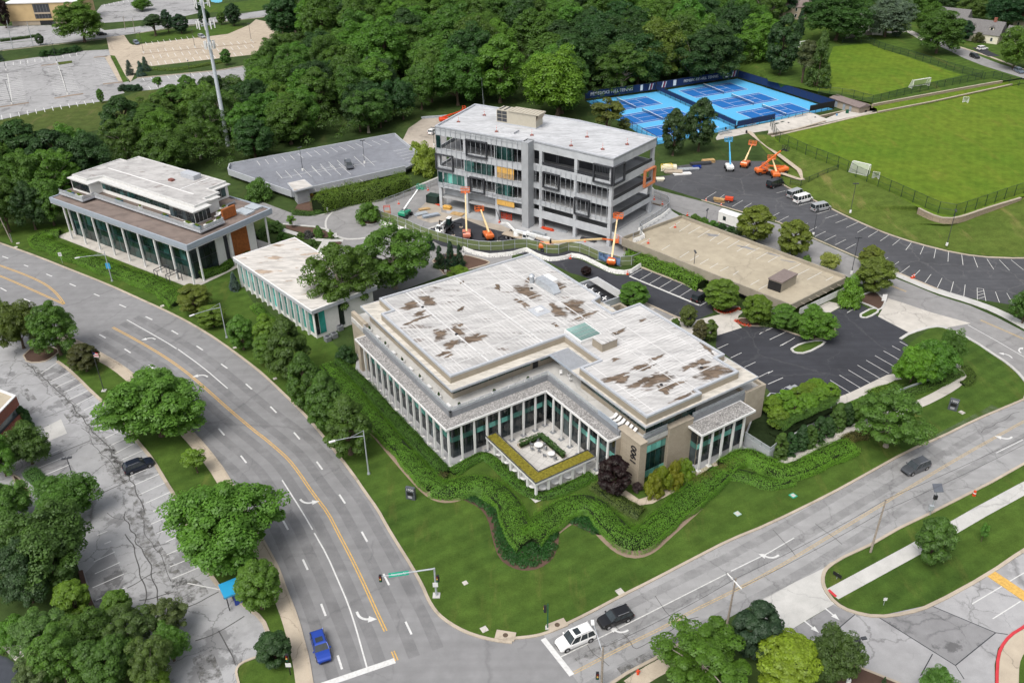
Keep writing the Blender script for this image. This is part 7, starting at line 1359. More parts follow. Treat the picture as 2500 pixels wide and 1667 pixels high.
for i,(t,x,y,w_) in enumerate(((20,1960,1230,5.0),(20,2200,1160,4.0),(30,310,1100,6.0))):
    o = thing('bleacher',('white bleacher below the left courts','white bench below the navy windscreen','long white bleacher beside the courts')[i],'bleacher',S(t,x,y),R(27)); 
    for k in range(3): MB().box(-w_ / 2,-.3 + .5 * k,.3 + .3 * k,w_ / 2,.0 + .5 * k,.36 + .3 * k).build('bench_board','galvanised',o)
    for sx_ in (-w_ / 2 + .3,w_ / 2 - .3): MB().bar((sx_,-.2,0),(sx_,-.2,.3),.08).bar((sx_,.9,0),(sx_,.9,.9),.08).bar((sx_,-.2,.3),(sx_,.9,.9),.06).build('leg','galvanised',o)
for i,(t,x,y) in enumerate(((20,1960,1195),(20,2050,1180),(30,185,1150),(20,2150,1225),(30,430,1100))):
    b = S(t,x,y); o = MB().tube((0,0,0),(0,0,.9),.28,.32,10).build('litter_bin','black',None,b); tag(o,('litter bin left of the court gate','litter bin below the navy windscreen','litter bin beside the picnic tables','litter bin by the walk to the pitch','litter bin at the black windscreen')[i],'bin'); MB().tube((0,0,.9),(0,0,1.0),.34,.2,10).build('lid','charcoal',o)
b = S(30,725,1040,.8); o = MB().box(-.4,-.4,0,.4,.4,1.0).build('wheeled_bin','bin_green',None,b) if M_plain('bin_green',(.01,.09,.05),.5,.3) else None; tag(o,'green wheeled bin at the field house doors','bin'); MB().box(-.44,-.44,1.0,.44,.44,1.1).build('lid','bin_green',o)
b = S(30,628,1075,.3); o = MB().tube((0,0,0),(0,0,1.0),.3,.3,12).build('recycling_bin','bin_blue',None,b) if M_plain('bin_blue',(.10,.24,.42),.5,.3) else None; tag(o,'blue recycling barrel beside the low stone wall','bin'); MB().tube((0,0,1),(0,0,1.06),.33,.3,12).build('lid','bin_blue',o)
for i,(x,y) in enumerate(((85,1155),(140,1140))):
    o = thing('picnic_table',('left' if i == 0 else 'right') + ' dark picnic table beside the courts','picnic table',S(30,x,y),R(27)); MB().tube((0,0,.7),(0,0,.76),.75,.75,14).build('table_top','green_paint',o); MB().tube((0,0,0),(0,0,.7),.08,.08,6).build('pedestal','green_paint',o)
    for k in range(4): a = k * 1.57; MB().tube((1.1 * math.cos(a),1.1 * math.sin(a),.42),(1.1 * math.cos(a),1.1 * math.sin(a),.47),.25,.25,8).bar((0,0,.2),(1.1 * math.cos(a),1.1 * math.sin(a),.42),.06).build('seat','green_paint',o)
# ------------------------------------------------------------ vehicles and site machines
def M_car(name,col,metal=0.35):
    m,nt,out = newmat(name); b = finish(nt,out,col,0.28,0.5,metal); b.inputs['Coat Weight'].default_value = .6; b.inputs['Coat Roughness'].default_value = .08
for n_,c_ in dict(blue=(.012,.055,.36),white=(.74,.74,.73),black=(.010,.010,.012),gunmetal=(.085,.092,.105),navy=(.020,.026,.045),silver=(.42,.43,.44),steel=(.16,.20,.26)).items(): M_car('paint_' + n_,c_,.0 if n_ == 'white' else .35)
M_plain('rubber',(.018,.018,.018),.8,.2); M_plain('alloy',(.45,.45,.46),.3,.5,.7); M_plain('car_glass',(.022,.030,.034),.05,.7,var=.3); M_plain('lamp_red',(.16,.012,.010),.3,.5); M_plain('lamp_white',(.75,.76,.78),.2,.5)
WH = {}
def wheel(par,x,y,r,w=.24,rim='alloy'):
    k = (r,w,rim)
    if k not in WH: WH[k] = (MB().tube((0,-w / 2,0),(0,w / 2,0),r,r,16).mesh('tyre','rubber'),MB().tube((0,-w / 2 - .015,0),(0,w / 2 + .015,0),r * .62,r * .62,12).mesh('rim',rim))
    o = inst(WH[k][0],'wheel',par,(x,y,r)); inst(WH[k][1],'rim',o); return o
def car(loc,rz,paint,label,L_=4.8,W_=1.92,H_=1.72,kind='suv',cat='car',name='parked_car',rails=False,sunroof=False,group=None):
    o = thing(name,label,cat,loc,rz,group); w = W_ / 2; h = L_ / 2; P_ = 'paint_' + paint; gc = .22
    if kind == 'van':
        belt,hood,xc,xr = 1.12,1.12,h - .95,-h + .03
    elif kind == 'sedan': belt,hood,xc,xr = .92,.90,h - 1.35,-h + 1.0
    else: belt,hood,xc,xr = 1.04,1.02,h - 1.35,-h + .12
    def ring(x,ww,zb,zt,tuck=.92): return [(x,-ww * .9,zb),(x,-ww,zb + .12),(x,-ww,zt - .22),(x,-ww * tuck,zt),(x,ww * tuck,zt),(x,ww,zt - .22),(x,ww,zb + .12),(x,ww * .9,zb)]
    zt = belt
    st_ = [(-h,w * .86,gc + .2,zt - .12),(-h + .12,w * .96,gc + .05,zt),(-h + .8,w,gc,zt),(xc - .6,w,gc,zt),(xc + .05,w * .99,gc,zt),(xc + .5,w * .97,gc,hood - .02),(h - .35,w * .93,gc,hood - .14),(h - .08,w * .84,gc + .05,hood - .26),(h,w * .74,gc + .16,hood - .42)]
    MB().loft([ring(*s) for s in st_]).build('body',P_,o,bevel=.03)
    slope = .75 if kind != 'van' else .55; rs = .35 if kind == 'suv' else (.75 if kind == 'sedan' else .12); iw = .80 if kind != 'van' else .88
    gl = MB(); b0 = [(xr,-w * .93,belt - .02),(xc,-w * .93,belt - .02),(xc,w * .93,belt - .02),(xr,w * .93,belt - .02)]; t0 = [(xr + rs,-w * iw,H_ - .05),(xc - slope,-w * iw,H_ - .05),(xc - slope,w * iw,H_ - .05),(xr + rs,w * iw,H_ - .05)]
    gl.loft([b0,t0]); gl.build('windows','car_glass',o)
    MB().loft([[(xr + rs - .05,-w * iw - .01,H_ - .07),(xc - slope + .06,-w * iw - .01,H_ - .07),(xc - slope + .06,w * iw + .01,H_ - .07),(xr + rs - .05,w * iw + .01,H_ - .07)],[(xr + rs + .15,-w * iw * .9,H_ + .02),(xc - slope - .12,-w * iw * .9,H_ + .02),(xc - slope - .12,w * iw * .9,H_ + .02),(xr + rs + .15,w * iw * .9,H_ + .02)]]).build('roof',P_,o)
    for s in (-1,1):
        pl_ = [(b0[1],t0[1],.07),(b0[0],t0[0],.16)]
        ns_ = (.52,) if kind == 'sedan' else (.36,.68) if kind != 'van' else (.30,.5,.72)
        for u in ns_:
            xb = xr + (xc - xr) * (1 - u) if False else xc + (xr - xc) * u; xt = (xc - slope) + ((xr + rs) - (xc - slope)) * u
            pl_.append(((xb,-w * .93,belt),(xt,-w * iw,H_ - .05),.09 if kind != 'van' else .16))
        m = MB()
        for a,b,t_ in pl_: m.bar((a[0],s * (abs(a[1]) + .012),a[2]),(b[0],s * (abs(b[1]) + .012),b[2]),.04,t_,up=(1,0,0))
        m.build('pillar',P_,o)
        MB().box(xc - .25,s * (w + .02),belt - .02,xc - .08,s * (w + .2),belt + .14).build('mirror',P_,o)
        MB().loft([[(h - .3,s * w * .6,hood - .42),(h - .3,s * w * .88,hood - .42),(h - .3,s * w * .88,hood - .24),(h - .3,s * w * .6,hood - .24)],[(h - .02,s * w * .5,hood - .5),(h - .12,s * w * .82,hood - .5),(h - .16,s * w * .82,hood - .3),(h - .06,s * w * .5,hood - .34)]]).build('headlight','lamp_white',o)
        MB().box(-h - .02,s * w * .62,belt - .42,-h + .1,s * w * .9,belt - .12).build('taillight','lamp_red',o)
        if rails: MB().bar((xr + rs + .3,s * w * iw * .92,H_ + .05),(xc - slope - .3,s * w * iw * .92,H_ + .05),.05).build('roof_rail','alloy',o)
    if sunroof: MB().box(xc - slope - 1.1,-w * .5,H_ + .015,xc - slope - .3,w * .5,H_ + .03).build('sunroof','car_glass',o)
    MB().box(h - .12,-w * .55,.35,h + .01,w * .55,hood - .5).build('grille','black',o)
    r = .36 if kind != 'van' else .38
    for x in (h - .92,-h + .95):
        for s in (-1,1):
            a_ = MB().tube((x,s * (w - .26),r + .02),(x,s * (w + .004),r + .02),r + .07,r + .07,16).build('wheel_arch','black',o); wheel(o,x,s * (w - .11),r)
    return o
def CAR(t,xr_,yr_,xf,yf,*a,z=0.0,**k):     # rear and front ground points
    p,q = S(t,xr_,yr_,z),S(t,xf,yf,z); d = q - p; c = (p + q) / 2; return car((c.x,c.y,z + .02),math.atan2(d.y,d.x),*a,**k)
CAR(13,560,1130,640,1400,'blue','bright blue car driving down the parkway toward the stop line',name='moving_car',L_=4.9,sunroof=True,H_=1.6); CAR(23,720,1130,440,1250,'white','white SUV with sunroof waiting near the stop line',name='moving_car',L_=5.3,W_=2.05,H_=1.9,rails=True,sunroof=True); CAR(23,1070,950,820,1045,'black','black crossover following the white SUV',name='moving_car',L_=4.8,H_=1.65,rails=True); CAR(32,1465,1130,1230,1225,'gunmetal','dark grey SUV alone on the cross road',name='moving_car',L_=5.0,H_=1.78,rails=True)
CAR(2,1170,1205,1390,1120,'navy','dark wagon parked in the cracked left lot',L_=4.8,rails=True); CAR(21,1680,1210,1770,1155,'black','black SUV parked under the bright tree in the black lot',H_=1.8); CAR(32,280,445,110,530,'silver','silver sedan behind the clipped trees',kind='sedan',H_=1.45); CAR(10,840,1505,870,1565,'gunmetal','dark pickup-sized car alone on the grey deck',z=2.21,L_=5.4,H_=1.75)
CAR(31,190,255,310,215,'silver','upper of the two white vans parked together',kind='van',L_=5.7,H_=2.15,W_=2.0,cat='van',name='passenger_van'); CAR(31,235,305,400,262,'white','white van parked beside the upper silver-white van',kind='van',L_=5.9,H_=2.25,W_=2.05,cat='van',name='passenger_van'); CAR(31,400,378,565,345,'silver','silver van parked apart, lowest of the vans',kind='van',L_=5.7,H_=2.15,W_=2.0,cat='van',name='passenger_van'); CAR(31,0,165,130,120,'black','black van beside the orange lifts',kind='van',L_=5.9,H_=2.2,W_=2.05,cat='van',name='passenger_van')
for t,a,b,c,d,p_,l,z in ((30,1920,465,2010,455,'white','white SUV in the drive of the cream house',ZB),(30,1850,515,1940,550,'black','black car on the far residential street',ZB),(30,1640,415,1700,450,'navy','dark car parked under the tree on the far street',ZB),(30,2250,645,2350,690,'steel','blue-grey car at the right edge of the far street',ZB),(0,890,330,980,322,'black','black SUV on the upper left street',0),(0,1235,395,1275,420,'steel','grey-blue car at the corner of the beige lot',0),(0,1840,345,1870,355,'silver','silver car in the beige lot near the tower',0),(0,470,225,520,245,'black','black car at the tan office garage',0),(0,800,330,860,335,'white','white car behind the big spreading tree',0),(10,1610,1235,1640,1215,'white','white pickup beside the unfinished building',0),(20,1580,115,1650,105,'silver','white car beside the red roofed house',0)):
    CAR(t,a,b,c,d,p_,l,z=z)
M_car('lift_orange',(.68,.15,.03),0); M_car('lift_faded',(.62,.20,.13),0); M_car('lift_green',(.012,.25,.14),0); M_car('lift_blue',(.03,.30,.55),0); M_plain('boom_cream',(.66,.50,.27),.5,.3); M_plain('boom_white',(.72,.73,.72),.5,.3); M_plain('safety_red',(.55,.06,.02),.6,.3); M_plain('safety_yellow',(.72,.52,.04),.6,.3)
def boomlift(p,rz,body,boomm,label,elev=60,ln=9,jib=(0,2.2),az=0.0,basket='lift_orange',fold=False):
    o = thing('boom_lift',label,'boom lift',p,rz); MB().box(-1.7,-.75,.45,1.7,.75,.95).build('chassis',body if body != 'lift_green' else 'charcoal',o)
    for x in (-1.25,1.25):
        for s in (-1,1): wheel(o,x,s * 1.0,.5,.42,'charcoal')
    tt = MB(); tt.loft([[(-2.2,-1.05,1.0),(1.3,-1.05,1.0),(1.3,1.05,1.0),(-2.2,1.05,1.0)],[(-2.2,-1.05,1.7),(1.3,-1.05,1.6),(1.3,1.05,1.6),(-2.2,1.05,1.7)],[(-1.9,-.8,2.05),(.9,-.8,1.8),(.9,.8,1.8),(-1.9,.8,2.05)]]); tt.build('turntable',body,o,bevel=.08)
    MB().box(-.5,-1.08,1.2,.6,-1.04,1.5).build('decal','black',o)
    e = R(elev); ca,sa = math.cos(az),math.sin(az); a = Vector((-1.0,0,2.0)); d = Vector((math.cos(e) * ca,math.cos(e) * sa,math.sin(e)))
    m1 = a + d * ln * .55; m2 = a + d * ln; MB().bar(a,m1,.42,.5).build('main_boom',boomm,o); MB().bar(m1,m2,.3,.36).build('fly_boom',boomm,o)
    je = R(jib[0]); j = m2 + Vector((math.cos(je) * ca,math.cos(je) * sa,math.sin(je))) * jib[1]; MB().bar(m2,j,.25,.3).build('jib',basket,o); MB().bar(a - Vector((0,0,.4)),a + d * ln * .3,.16).build('lift_cylinder','black',o)
    bk = MB(); c = j + Vector((.5 * ca,.5 * sa,0)); bk.box(c.x - .5,c.y - 1.1,c.z - .3,c.x + .5,c.y + 1.1,c.z - .22)
    for sx_ in (-.5,.5):
        for sy in (-1.1,0,1.1): bk.bar((c.x + sx_,c.y + sy,c.z - .25),(c.x + sx_,c.y + sy,c.z + .85),.09)
    for zz in (.3,.85):
        for sx_ in (-.5,.5): bk.bar((c.x + sx_,c.y - 1.1,c.z + zz),(c.x + sx_,c.y + 1.1,c.z + zz),.09)
        for sy in (-1.1,1.1): bk.bar((c.x - .5,c.y + sy,c.z + zz),(c.x + .5,c.y + sy,c.z + zz),.09)
    bk.build('basket',basket,o); return o
def gdir(t,a,b,c,d): p,q = S(t,a,b),S(t,c,d); v = q - p; return math.atan2(v.y,v.x)
boomlift(S(11,1375,420),gdir(11,1350,430,1490,330),'lift_green','boom_white','green boom lift with white boom near the drive island',20,8.5,(0,1.2),basket='lift_green'); boomlift(S(11,1935,610),gdir(11,1935,610,1935,520),'lift_faded','boom_cream','faded orange boom lift with boom raised against the unfinished building',50,9.5,(10,1.4)); boomlift(S(11,2130,620),gdir(11,2130,610,2050,490),'lift_orange','boom_cream','bright orange boom lift with boom lowered toward the building',22,8,(-25,1.2))
boomlift(S(21,330,730),gdir(21,310,720,640,730),'lift_orange','boom_cream','orange boom lift with its long boom lying flat behind the green fence',6,14,(-5,3)); boomlift(S(21,920,850),gdir(21,920,850,960,740),'lift_orange','boom_cream','orange boom lift with boom raised at the garage corner',52,9,(0,1.4)); boomlift(S(20,1990,1560),gdir(20,1990,1560,1930,1440),'boom_white','lift_blue','blue boomed lift beside the oval trees',48,7,(0,1.0),basket='lift_blue'); boomlift(S(31,-55,30),R(15),'lift_orange','lift_orange','orange boom lift with its boom raised over the van lot',36,7.5,(20,1.0),basket='black'); boomlift(S(31,60,60),gdir(31,60,60,0,-40),'lift_orange','boom_cream','orange boom lift nearest the black van',14,6,(0,1.0))
boomlift(S(20,2140,1530),R(60),'lift_orange','boom_cream','orange boom lift standing behind the one with the raised boom',30,5.5,(30,1.2)); boomlift(S(31,110,25),R(200),'lift_orange','lift_orange','orange boom lift with folded boom at the foot of the path',10,5,(0,1.0)); boomlift(S(10,1740,1130),R(10),'safety_red','safety_red','red lift behind the unfinished building by the woods',15,6,(30,1.5),basket='safety_red')
def crane_truck(p,rz,label,boom_el=12,boom_len=12,boom_az=math.pi,cab2=True,stripe=False):
    o = thing('crane_truck',label,'crane truck',p,rz); MB().box(-4.2,-.5,.75,4.0,.5,1.05).build('chassis','charcoal',o); MB().box(-4.2,-1.2,1.1,1.6,1.2,1.3).build('deck','tan_siding' if stripe else 'charcoal',o)
    for x in (3.2,-1.6,-2.9):
        for s in (-1,1): wheel(o,x,s * 1.0,.52,.36,'alloy')
    MB().loft([[(1.8,-1.15,.8),(3.0,-1.15,.8),(3.0,1.15,.8),(1.8,1.15,.8)],[(1.8,-1.15,1.9),(3.1,-1.15,1.9),(3.1,1.15,1.9),(1.8,1.15,1.9)],[(1.9,-1.0,2.75),(2.7,-1.0,2.75),(2.7,1.0,2.75),(1.9,1.0,2.75)]]).build('cab','boom_white',o,bevel=.08)
    MB().add([(3.08,-.95,1.95),(3.08,.95,1.95),(2.75,.85,2.65),(2.75,-.85,2.65)],[(0,1,2,3)]).build('windshield','car_glass',o)
    for s in (-1,1): MB().box(2.0,s * 1.1,1.85,2.9,s * 1.165,2.5).build('side_window','car_glass',o)
    MB().loft([[(3.0,-.75,.9),(3.0,.75,.9),(3.0,.75,1.85),(3.0,-.75,1.85)],[(4.7,-.62,.9),(4.7,.62,.9),(4.7,.62,1.55),(4.7,-.62,1.55)]]).build('hood','boom_white',o,bevel=.06); MB().box(4.7,-.55,.9,4.76,.55,1.5).build('grille','black',o)
    MB().tube((-.6,0,1.3),(-.6,0,2.0),.8,.7,12).build('turret','boom_white' if stripe else 'charcoal',o)
    if cab2: MB().box(-1.6,.55,1.9,-.2,1.5,3.6).build('crane_cab','green_glass',o); MB().box(-1.65,.5,3.6,-.15,1.55,3.7).build('cab_roof','boom_white',o)
    e = R(boom_el); a = Vector((-.9,0,2.4)); d = Vector((math.cos(e) * math.cos(boom_az),math.cos(e) * math.sin(boom_az),math.sin(e))); MB().bar(a,a + d * boom_len * .6,.55,.65).build('main_boom','boom_white',o); MB().bar(a + d * boom_len * .6,a + d * boom_len,.4,.45).build('fly_boom','boom_white',o); MB().bar(a + d * boom_len,a + d * boom_len - Vector((0,0,1.2)),.3).build('hook_block','black',o)
    if stripe:
        MB().bar(a + Vector((.3,.34,.2)),a + Vector((.3,.34,.2)) + d * 3,.02,.3).build('lettering','paint_blue',o); MB().bar((-.6,0,2),(-3.6,.3,3.8),.4,.45).bar((-3.6,.3,3.8),(-5.6,.6,3.2),.35).build('folding_arm','boom_white',o); MB().bar((-5.4,.5,3.2),(-8.5,3.0,5.2),.14).build('hose','black',o)
    for x in (-3.9,1.4):
        for s in (-1,1): MB().bar((x,0,.95),(x,s * 3.0,.95),.22).bar((x,s * 3.0,1.2),(x,s * 3.0,.1),.2).build('outrigger','black',o); MB().tube((x,s * 3.0,.02),(x,s * 3.0,.12),.5,.5,10).build('pad','tan_siding',o)
    return o
crane_truck(S(11,1730,560),gdir(11,1780,500,1670,610),'white crane truck with glass crane cab beside the green fence',16,9,0.25); crane_truck(S(21,60,640),gdir(21,-50,630,180,690),'long white crane truck with blue lettering and folding arm',5,11,-.12,False,True)
# ------------------------------------------------------------ street furniture, signs, site clutter
def ghx(t,xb,yb,yt,z=0.0): return gh(S(t,xb,yb,z),417 * (t % 10) - (1 if t % 10 == 3 else 0) + yt * KT)
def lamp(t,xb,yb,yt,xa,ya,label):
    b = S(t,xb,yb); h = ghx(t,xb,yb,yt); e = S(t,xa,ya,h * .97); o = thing('street_lamp',label,'street lamp',b); MB().tube((0,0,0),(0,0,.35),.28,.2,8).tube((0,0,.3),(0,0,h),.13,.08,8).build('pole','galvanised',o)
    v = Vector((e.x - b.x,e.y - b.y,0)); top = Vector((0,0,h * .88)); MB().chain([top,top + v * .5 + Vector((0,0,h * .05)),v + Vector((0,0,h * .95))],[.08,.06,.05],6).chain([Vector((0,0,h)),top + v * .45 + Vector((0,0,h * .045))],.025,5).build('arm','galvanised',o)
    d = v.normalized(); c = v + Vector((0,0,h * .945)); MB().bar(c - d * .3,c + d * .7,.34,.16).build('lamp_head','white_metal',o); return o
l1 = lamp(1,1030,1012,740,715,790,'street lamp with a blue banner beside the terrace office hedge'); lamp(1,2082,1530,1215,1768,1315,'street lamp in front of the white building'); lamp(12,1035,1212,815,708,902,'street lamp beside the last linden of the row')
MB().box(-.5,-.08,3.2,.5,-.03,4.6).build('banner','lift_blue',l1)
def lotlamp(p,h,label,hd=2,col='charcoal'):
    o = thing('lot_lamp',label,'lamp post',p,random.uniform(0,3)); MB().tube((0,0,0),(0,0,.7),.28,.28,8).build('base','white_plaster',o); MB().tube((0,0,.7),(0,0,h),.08,.06,6).build('pole',col,o)
    for s in ((-1,1) if hd == 2 else (1,)): MB().box(s * .1,-.2,h - .1,s * .75,.2,h + .05).build('lamp_head',col,o)
for t,x,y,h,z,l in ((10,430,1568,7,2.2,'lamp post on the left of the grey deck'),(10,998,1500,7,2.2,'lamp post on the right of the grey deck'),(11,1740,935,4.5,0,'white garden lamp behind the white roof'),(11,1905,780,6,0,'black lamp post in front of the green fence'),(21,1660,960,6,0,'lamp post in the garage hedge'),(21,1780,490,4,0,'lamp post behind the garage wall'),(31,765,945,9,0,'tall lamp post leaning over the golden tree'),(31,415,590,7,0,'slim lamp post at the van lot kerb'),(31,755,385,8,.8,'lamp post on the grass bank above the vans'),(31,1640,685,9,.5,'lamp post on the bank below the stone wall'),(33,735,1568,8,0,'black lamp post in the mulch bed'),(2,690,1290,5,0,'lamp post on the small grass island of the cracked lot'),(0,525,580,8,0,'lamp post at the top of the pale lot'),(0,622,870,9,0,'lamp post at the foot of the middle stalls'),(0,112,960,9,0,'lamp post at the left of the pale lot'),(0,1320,490,9,0,'lamp post at the left of the beige lot'),(0,1790,440,8,0,'lamp post in the middle of the beige lot'),(0,2308,380,8,0,'lamp post at the right of the beige lot'),(0,1760,745,8,0,'lamp post on the narrow parking strip'),(0,60,650,8,0,'lamp post at the left edge of the pale lot'),(10,1635,1340,6,0,'lamp post behind the bamboo thicket'),(11,1378,520,5,0,'lamp post at the end of the site fence')): lotlamp(S(t,x,y,z),h,l)
# cell tower
ct = thing('cell_tower','tall white monopole cell tower with antenna rings','cell tower',(-90.5,276.1,0)); MB().tube((0,0,0),(0,0,44.5),.72,.36,16).build('monopole','pale_steel' if M_plain('pale_steel',(.50,.54,.58),.5,.4) else None,ct)
for z,n,rad,w in ((31.5,12,1.5,.32),(37.5,9,2.6,.3),(43.5,6,2.2,.26)):
    fr = MB()
    for k in range(3): a = k * 2.094 + .3; a2 = a + 2.094; p,q = Vector((rad * math.cos(a),rad * math.sin(a),z)),Vector((rad * math.cos(a2),rad * math.sin(a2),z)); fr.tube(p,q,.07,.07,5).tube(Vector((0,0,z)),p,.07,.07,5)
    f_ = fr.build('platform','galvanised',ct)
    for k in range(n): a = k * 6.283 / n; MB().box(rad * math.cos(a) - w / 2,rad * math.sin(a) - w / 2,z - 1.0,rad * math.cos(a) + w / 2,rad * math.sin(a) + w / 2,z + 1.2).build('antenna','white_metal',ct)
# utility poles and wires
def upole(t,xb,yb,xt,yt,label,arm=None,par=True):
    b = S(t,xb,yb); h = ghx(t,xb,yb,yt); tp = S(t,xt,yt,h); o = thing('utility_pole',label,'utility pole',b); v = tp - b; MB().tube((0,0,0),v,.17,.11,8).build('pole','pale_bark' if par else 'galvanised',o)
    if arm: a,c = S(t,arm[0],arm[1],h * .98) - b,S(t,arm[2],arm[3],h * .98) - b; MB().bar(a,c,.12).build('crossarm','white_metal',o); [MB().tube(a.lerp(c,u),a.lerp(c,u) + Vector((0,0,.25)),.06,.03,6).build('insulator','white_plaster',o) for u in (.05,.35,.65,.95)]
    MB().tube((.16,0,0),(.16,0,2.4),.05,.05,5).build('conduit','galvanised',o); return o,tp
u1,p1 = upole(23,1965,1075,2055,605,'wooden utility pole with white crossarm beside the dark tree',(1975,560,2108,705)); u2,p2 = upole(33,940,365,1085,-120,'wooden utility pole at the edge of the lower right lawn'); u3,p3 = upole(23,820,1640,835,1240,'wooden utility pole with signals at the bottom edge'); upole(1,110,658,-20,390,'leaning utility pole at the left edge'); upole(0,305,425,245,200,'utility pole on the upper left street bank',None,False); upole(0,118,448,60,190,'utility pole left on the upper left street',None,False); upole(0,1240,305,1215,170,'utility pole at the upper left crossing'); upole(0,1150,270,1130,150,'utility pole with transformer at the upper left crossing'); upole(10,2090,980,2070,720,'grey utility pole at the back corner of the unfinished building',None,False)
wires = [(p1,p2,.98),(p2,S(32,2700,700,9),.98),(p1,p3,.95),(p1 - Vector((0,0,2.2)),p2 - Vector((0,0,2.2)),1),(p2 - Vector((0,0,2.2)),S(32,2700,760,7),1)]
for i,(a,b,k) in enumerate(wires):
    m = MB(); pts = [a.lerp(b,u / 10) - Vector((0,0,4 * .5 * (u / 10) * (1 - u / 10))) for u in range(11)]; m.chain(pts,.025,4); o = m.build('overhead_wire','black'); tag(o,('top wire between the two poles on the cross road','top wire running off to the right over the cross road','top wire toward the signal pole at the bottom edge','lower cable between the two poles on the cross road','lower cable running off to the right over the cross road')[i],'wire')
# signals
def sighead(par,c,d=(0,-1),n=3):
    b = MB().box(c[0] - .18,c[1] - .16,c[2] - .55,c[0] + .18,c[1] + .16,c[2] + .55).build('signal_head','black',par)
    for k,m_ in enumerate(('lamp_red','yellow_paint','bin_green')): MB().tube((c[0] + d[0] * .16,c[1] + d[1] * .16,c[2] + .35 - .35 * k),(c[0] + d[0] * .24,c[1] + d[1] * .24,c[2] + .35 - .35 * k),.12,.13,8).build('lens',m_,b)
b = S(13,1657,765); h = ghx(13,1657,765,512); e = S(13,1140,590,h * .97) - b; o = thing('traffic_signal','mast arm traffic signal with green street sign over the parkway','traffic signal',b); MB().box(-.5,-.5,0,.5,.5,.12).build('footing','white_concrete',o); MB().tube((0,0,0),(0,0,h),.17,.12,8).build('pole','galvanised',o); MB().tube((0,0,h * .98),e,.11,.06,8).build('mast_arm','galvanised',o); sighead(o,(e.x,e.y,e.z - .3)); sighead(o,(.4,-.1,3.4),(-.6,-.8)); MB().box(-.35,-.32,2.0,.35,-.28,2.8).build('sign_plate','white_metal',o)
d = Vector((e.x,e.y,0)).normalized(); c = e * .66 + Vector((0,0,h * .98 * .34)); an = math.atan2(-d.y,-d.x); g_ = MB().box(-1.35,-.03,-.3,1.35,.0,.3).build('street_sign','sign_green' if M_plain('sign_green',(.01,.30,.20),.5,.3) else None,o,(c.x,c.y,c.z)); g_.rotation_euler = (R(-25),0,an); text('State Line Rd',g_,(0,-.05,0),(R(90),0,0),.36,'white_metal',.005)
b = S(23,327,1062); h = ghx(23,327,1062,840); o = thing('traffic_signal','green pedestal traffic signal at the lawn corner','traffic signal',b); MB().box(-.3,-.3,0,.3,.3,.15).build('footing','white_concrete',o); MB().tube((0,0,0),(0,0,h),.09,.07,8).build('pole','bin_green',o); sighead(o,(-.35,0,h - .9),(-.8,.3))
b = u3.location; sighead(u3,(-.6,-.1,3.0)); MB().chain([(0,0,6.4),(-.6,2.6,7.2),(-.9,4.0,7.3)],.05,5).build('lamp_arm','galvanised',u3); MB().box(-1.15,3.8,7.2,-.75,4.6,7.35).build('lamp_head','white_metal',u3)
b = S(13,318,1490); o = thing('pedestrian_signal','small black signal with white plate on the verge by the blue car','traffic signal',b); MB().tube((0,0,0),(0,0,3),.07,.06,6).build('pole','black',o); sighead(o,(0,0,3.2)); MB().box(-.35,-.12,1.6,.35,-.09,2.3).build('sign_plate','white_metal',o)
# monument signs, kiosk, flag
for t,x,y,rz,l in ((12,1425,1440,R(-18),'dark monument sign reading 1900 on the lawn by the parkway'),(32,1690,625,R(-30),'dark monument sign reading 1900 on the lawn by the cross road')):
    o = thing('monument_sign',l,'sign',S(t,x,y),rz); MB().box(-.75,-.25,0,.75,.25,2.3).build('slab','gun_grey' if 'gun_grey' in MATS or M_plain('gun_grey',(.075,.082,.095),.5,.4) else None,o); text('1900',o,(0,-.27,1.95),(R(90),0,0),.62,'silver_text' if 'silver_text' in MATS or M_plain('silver_text',(.6,.6,.62),.4,.5) else None,.02); MB().box(-.5,-.28,.9,.5,-.25,1.5).build('panel','black',o)
    for k in range(3): MB().box(-.4,-.29,.65 - .15 * k,.3,-.27,.7 - .15 * k).build('small_lettering','silver_text',o)
o = thing('atm_kiosk','blue bank kiosk with bright blue canopy beside the drive','kiosk',S(3,2190,800),R(-58)); MB().box(-.9,-.7,0,.9,.7,2.2).build('cabinet','paint_blue',o); MB().box(-1.5,-1.9,2.3,1.3,.9,2.6).build('canopy','lift_blue',o); MB().box(-.6,-.75,.7,.6,-.7,1.7).build('screen_panel','black',o); MB().box(-.5,-.78,1.75,.5,-.7,2.15).build('logo_panel','navy',o); MB().tube((0,-.8,1.95),(0,-.78,1.95),.14,.14,10).build('logo','white_metal',o); [MB().tube((s * 1.2,-1.6,0),(s * 1.2,-1.6,2.3),.07,.07,6).build('canopy_post','black',o) for s in (-1,1)]
b = S(2,955,450); h = ghx(2,955,450,75); o = thing('flagpole','slim flagpole with an American flag on the verge','flagpole',b); MB().box(-.4,-.4,0,.4,.4,.12).build('base','white_concrete',o); MB().tube((0,0,.1),(0,0,h),.08,.04,8).build('pole','charcoal',o)
fl = MB().add([(0,0,h - .5),(.9,.1,h - .75),(.9,.1,h - 1.75),(0,0,h - 1.5)],[(0,1,2,3)]).build('flag','flag_red' if M_plain('flag_red',(.5,.03,.04),.8,.1) else None,o)
for k in range(3): MB().add([(.01,-.012,h - .72 - .32 * k),(.9,.088,h - .95 - .32 * k),(.9,.088,h - 1.1 - .32 * k),(.01,-.012,h - .87 - .32 * k)],[(0,1,2,3)]).build('stripe','white_metal',fl)
MB().add([(.0,-.015,h - .5),(.42,.035,h - .62),(.42,.035,h - 1.12),(.0,-.015,h - 1.0)],[(0,1,2,3)]).build('canton','navy',fl)
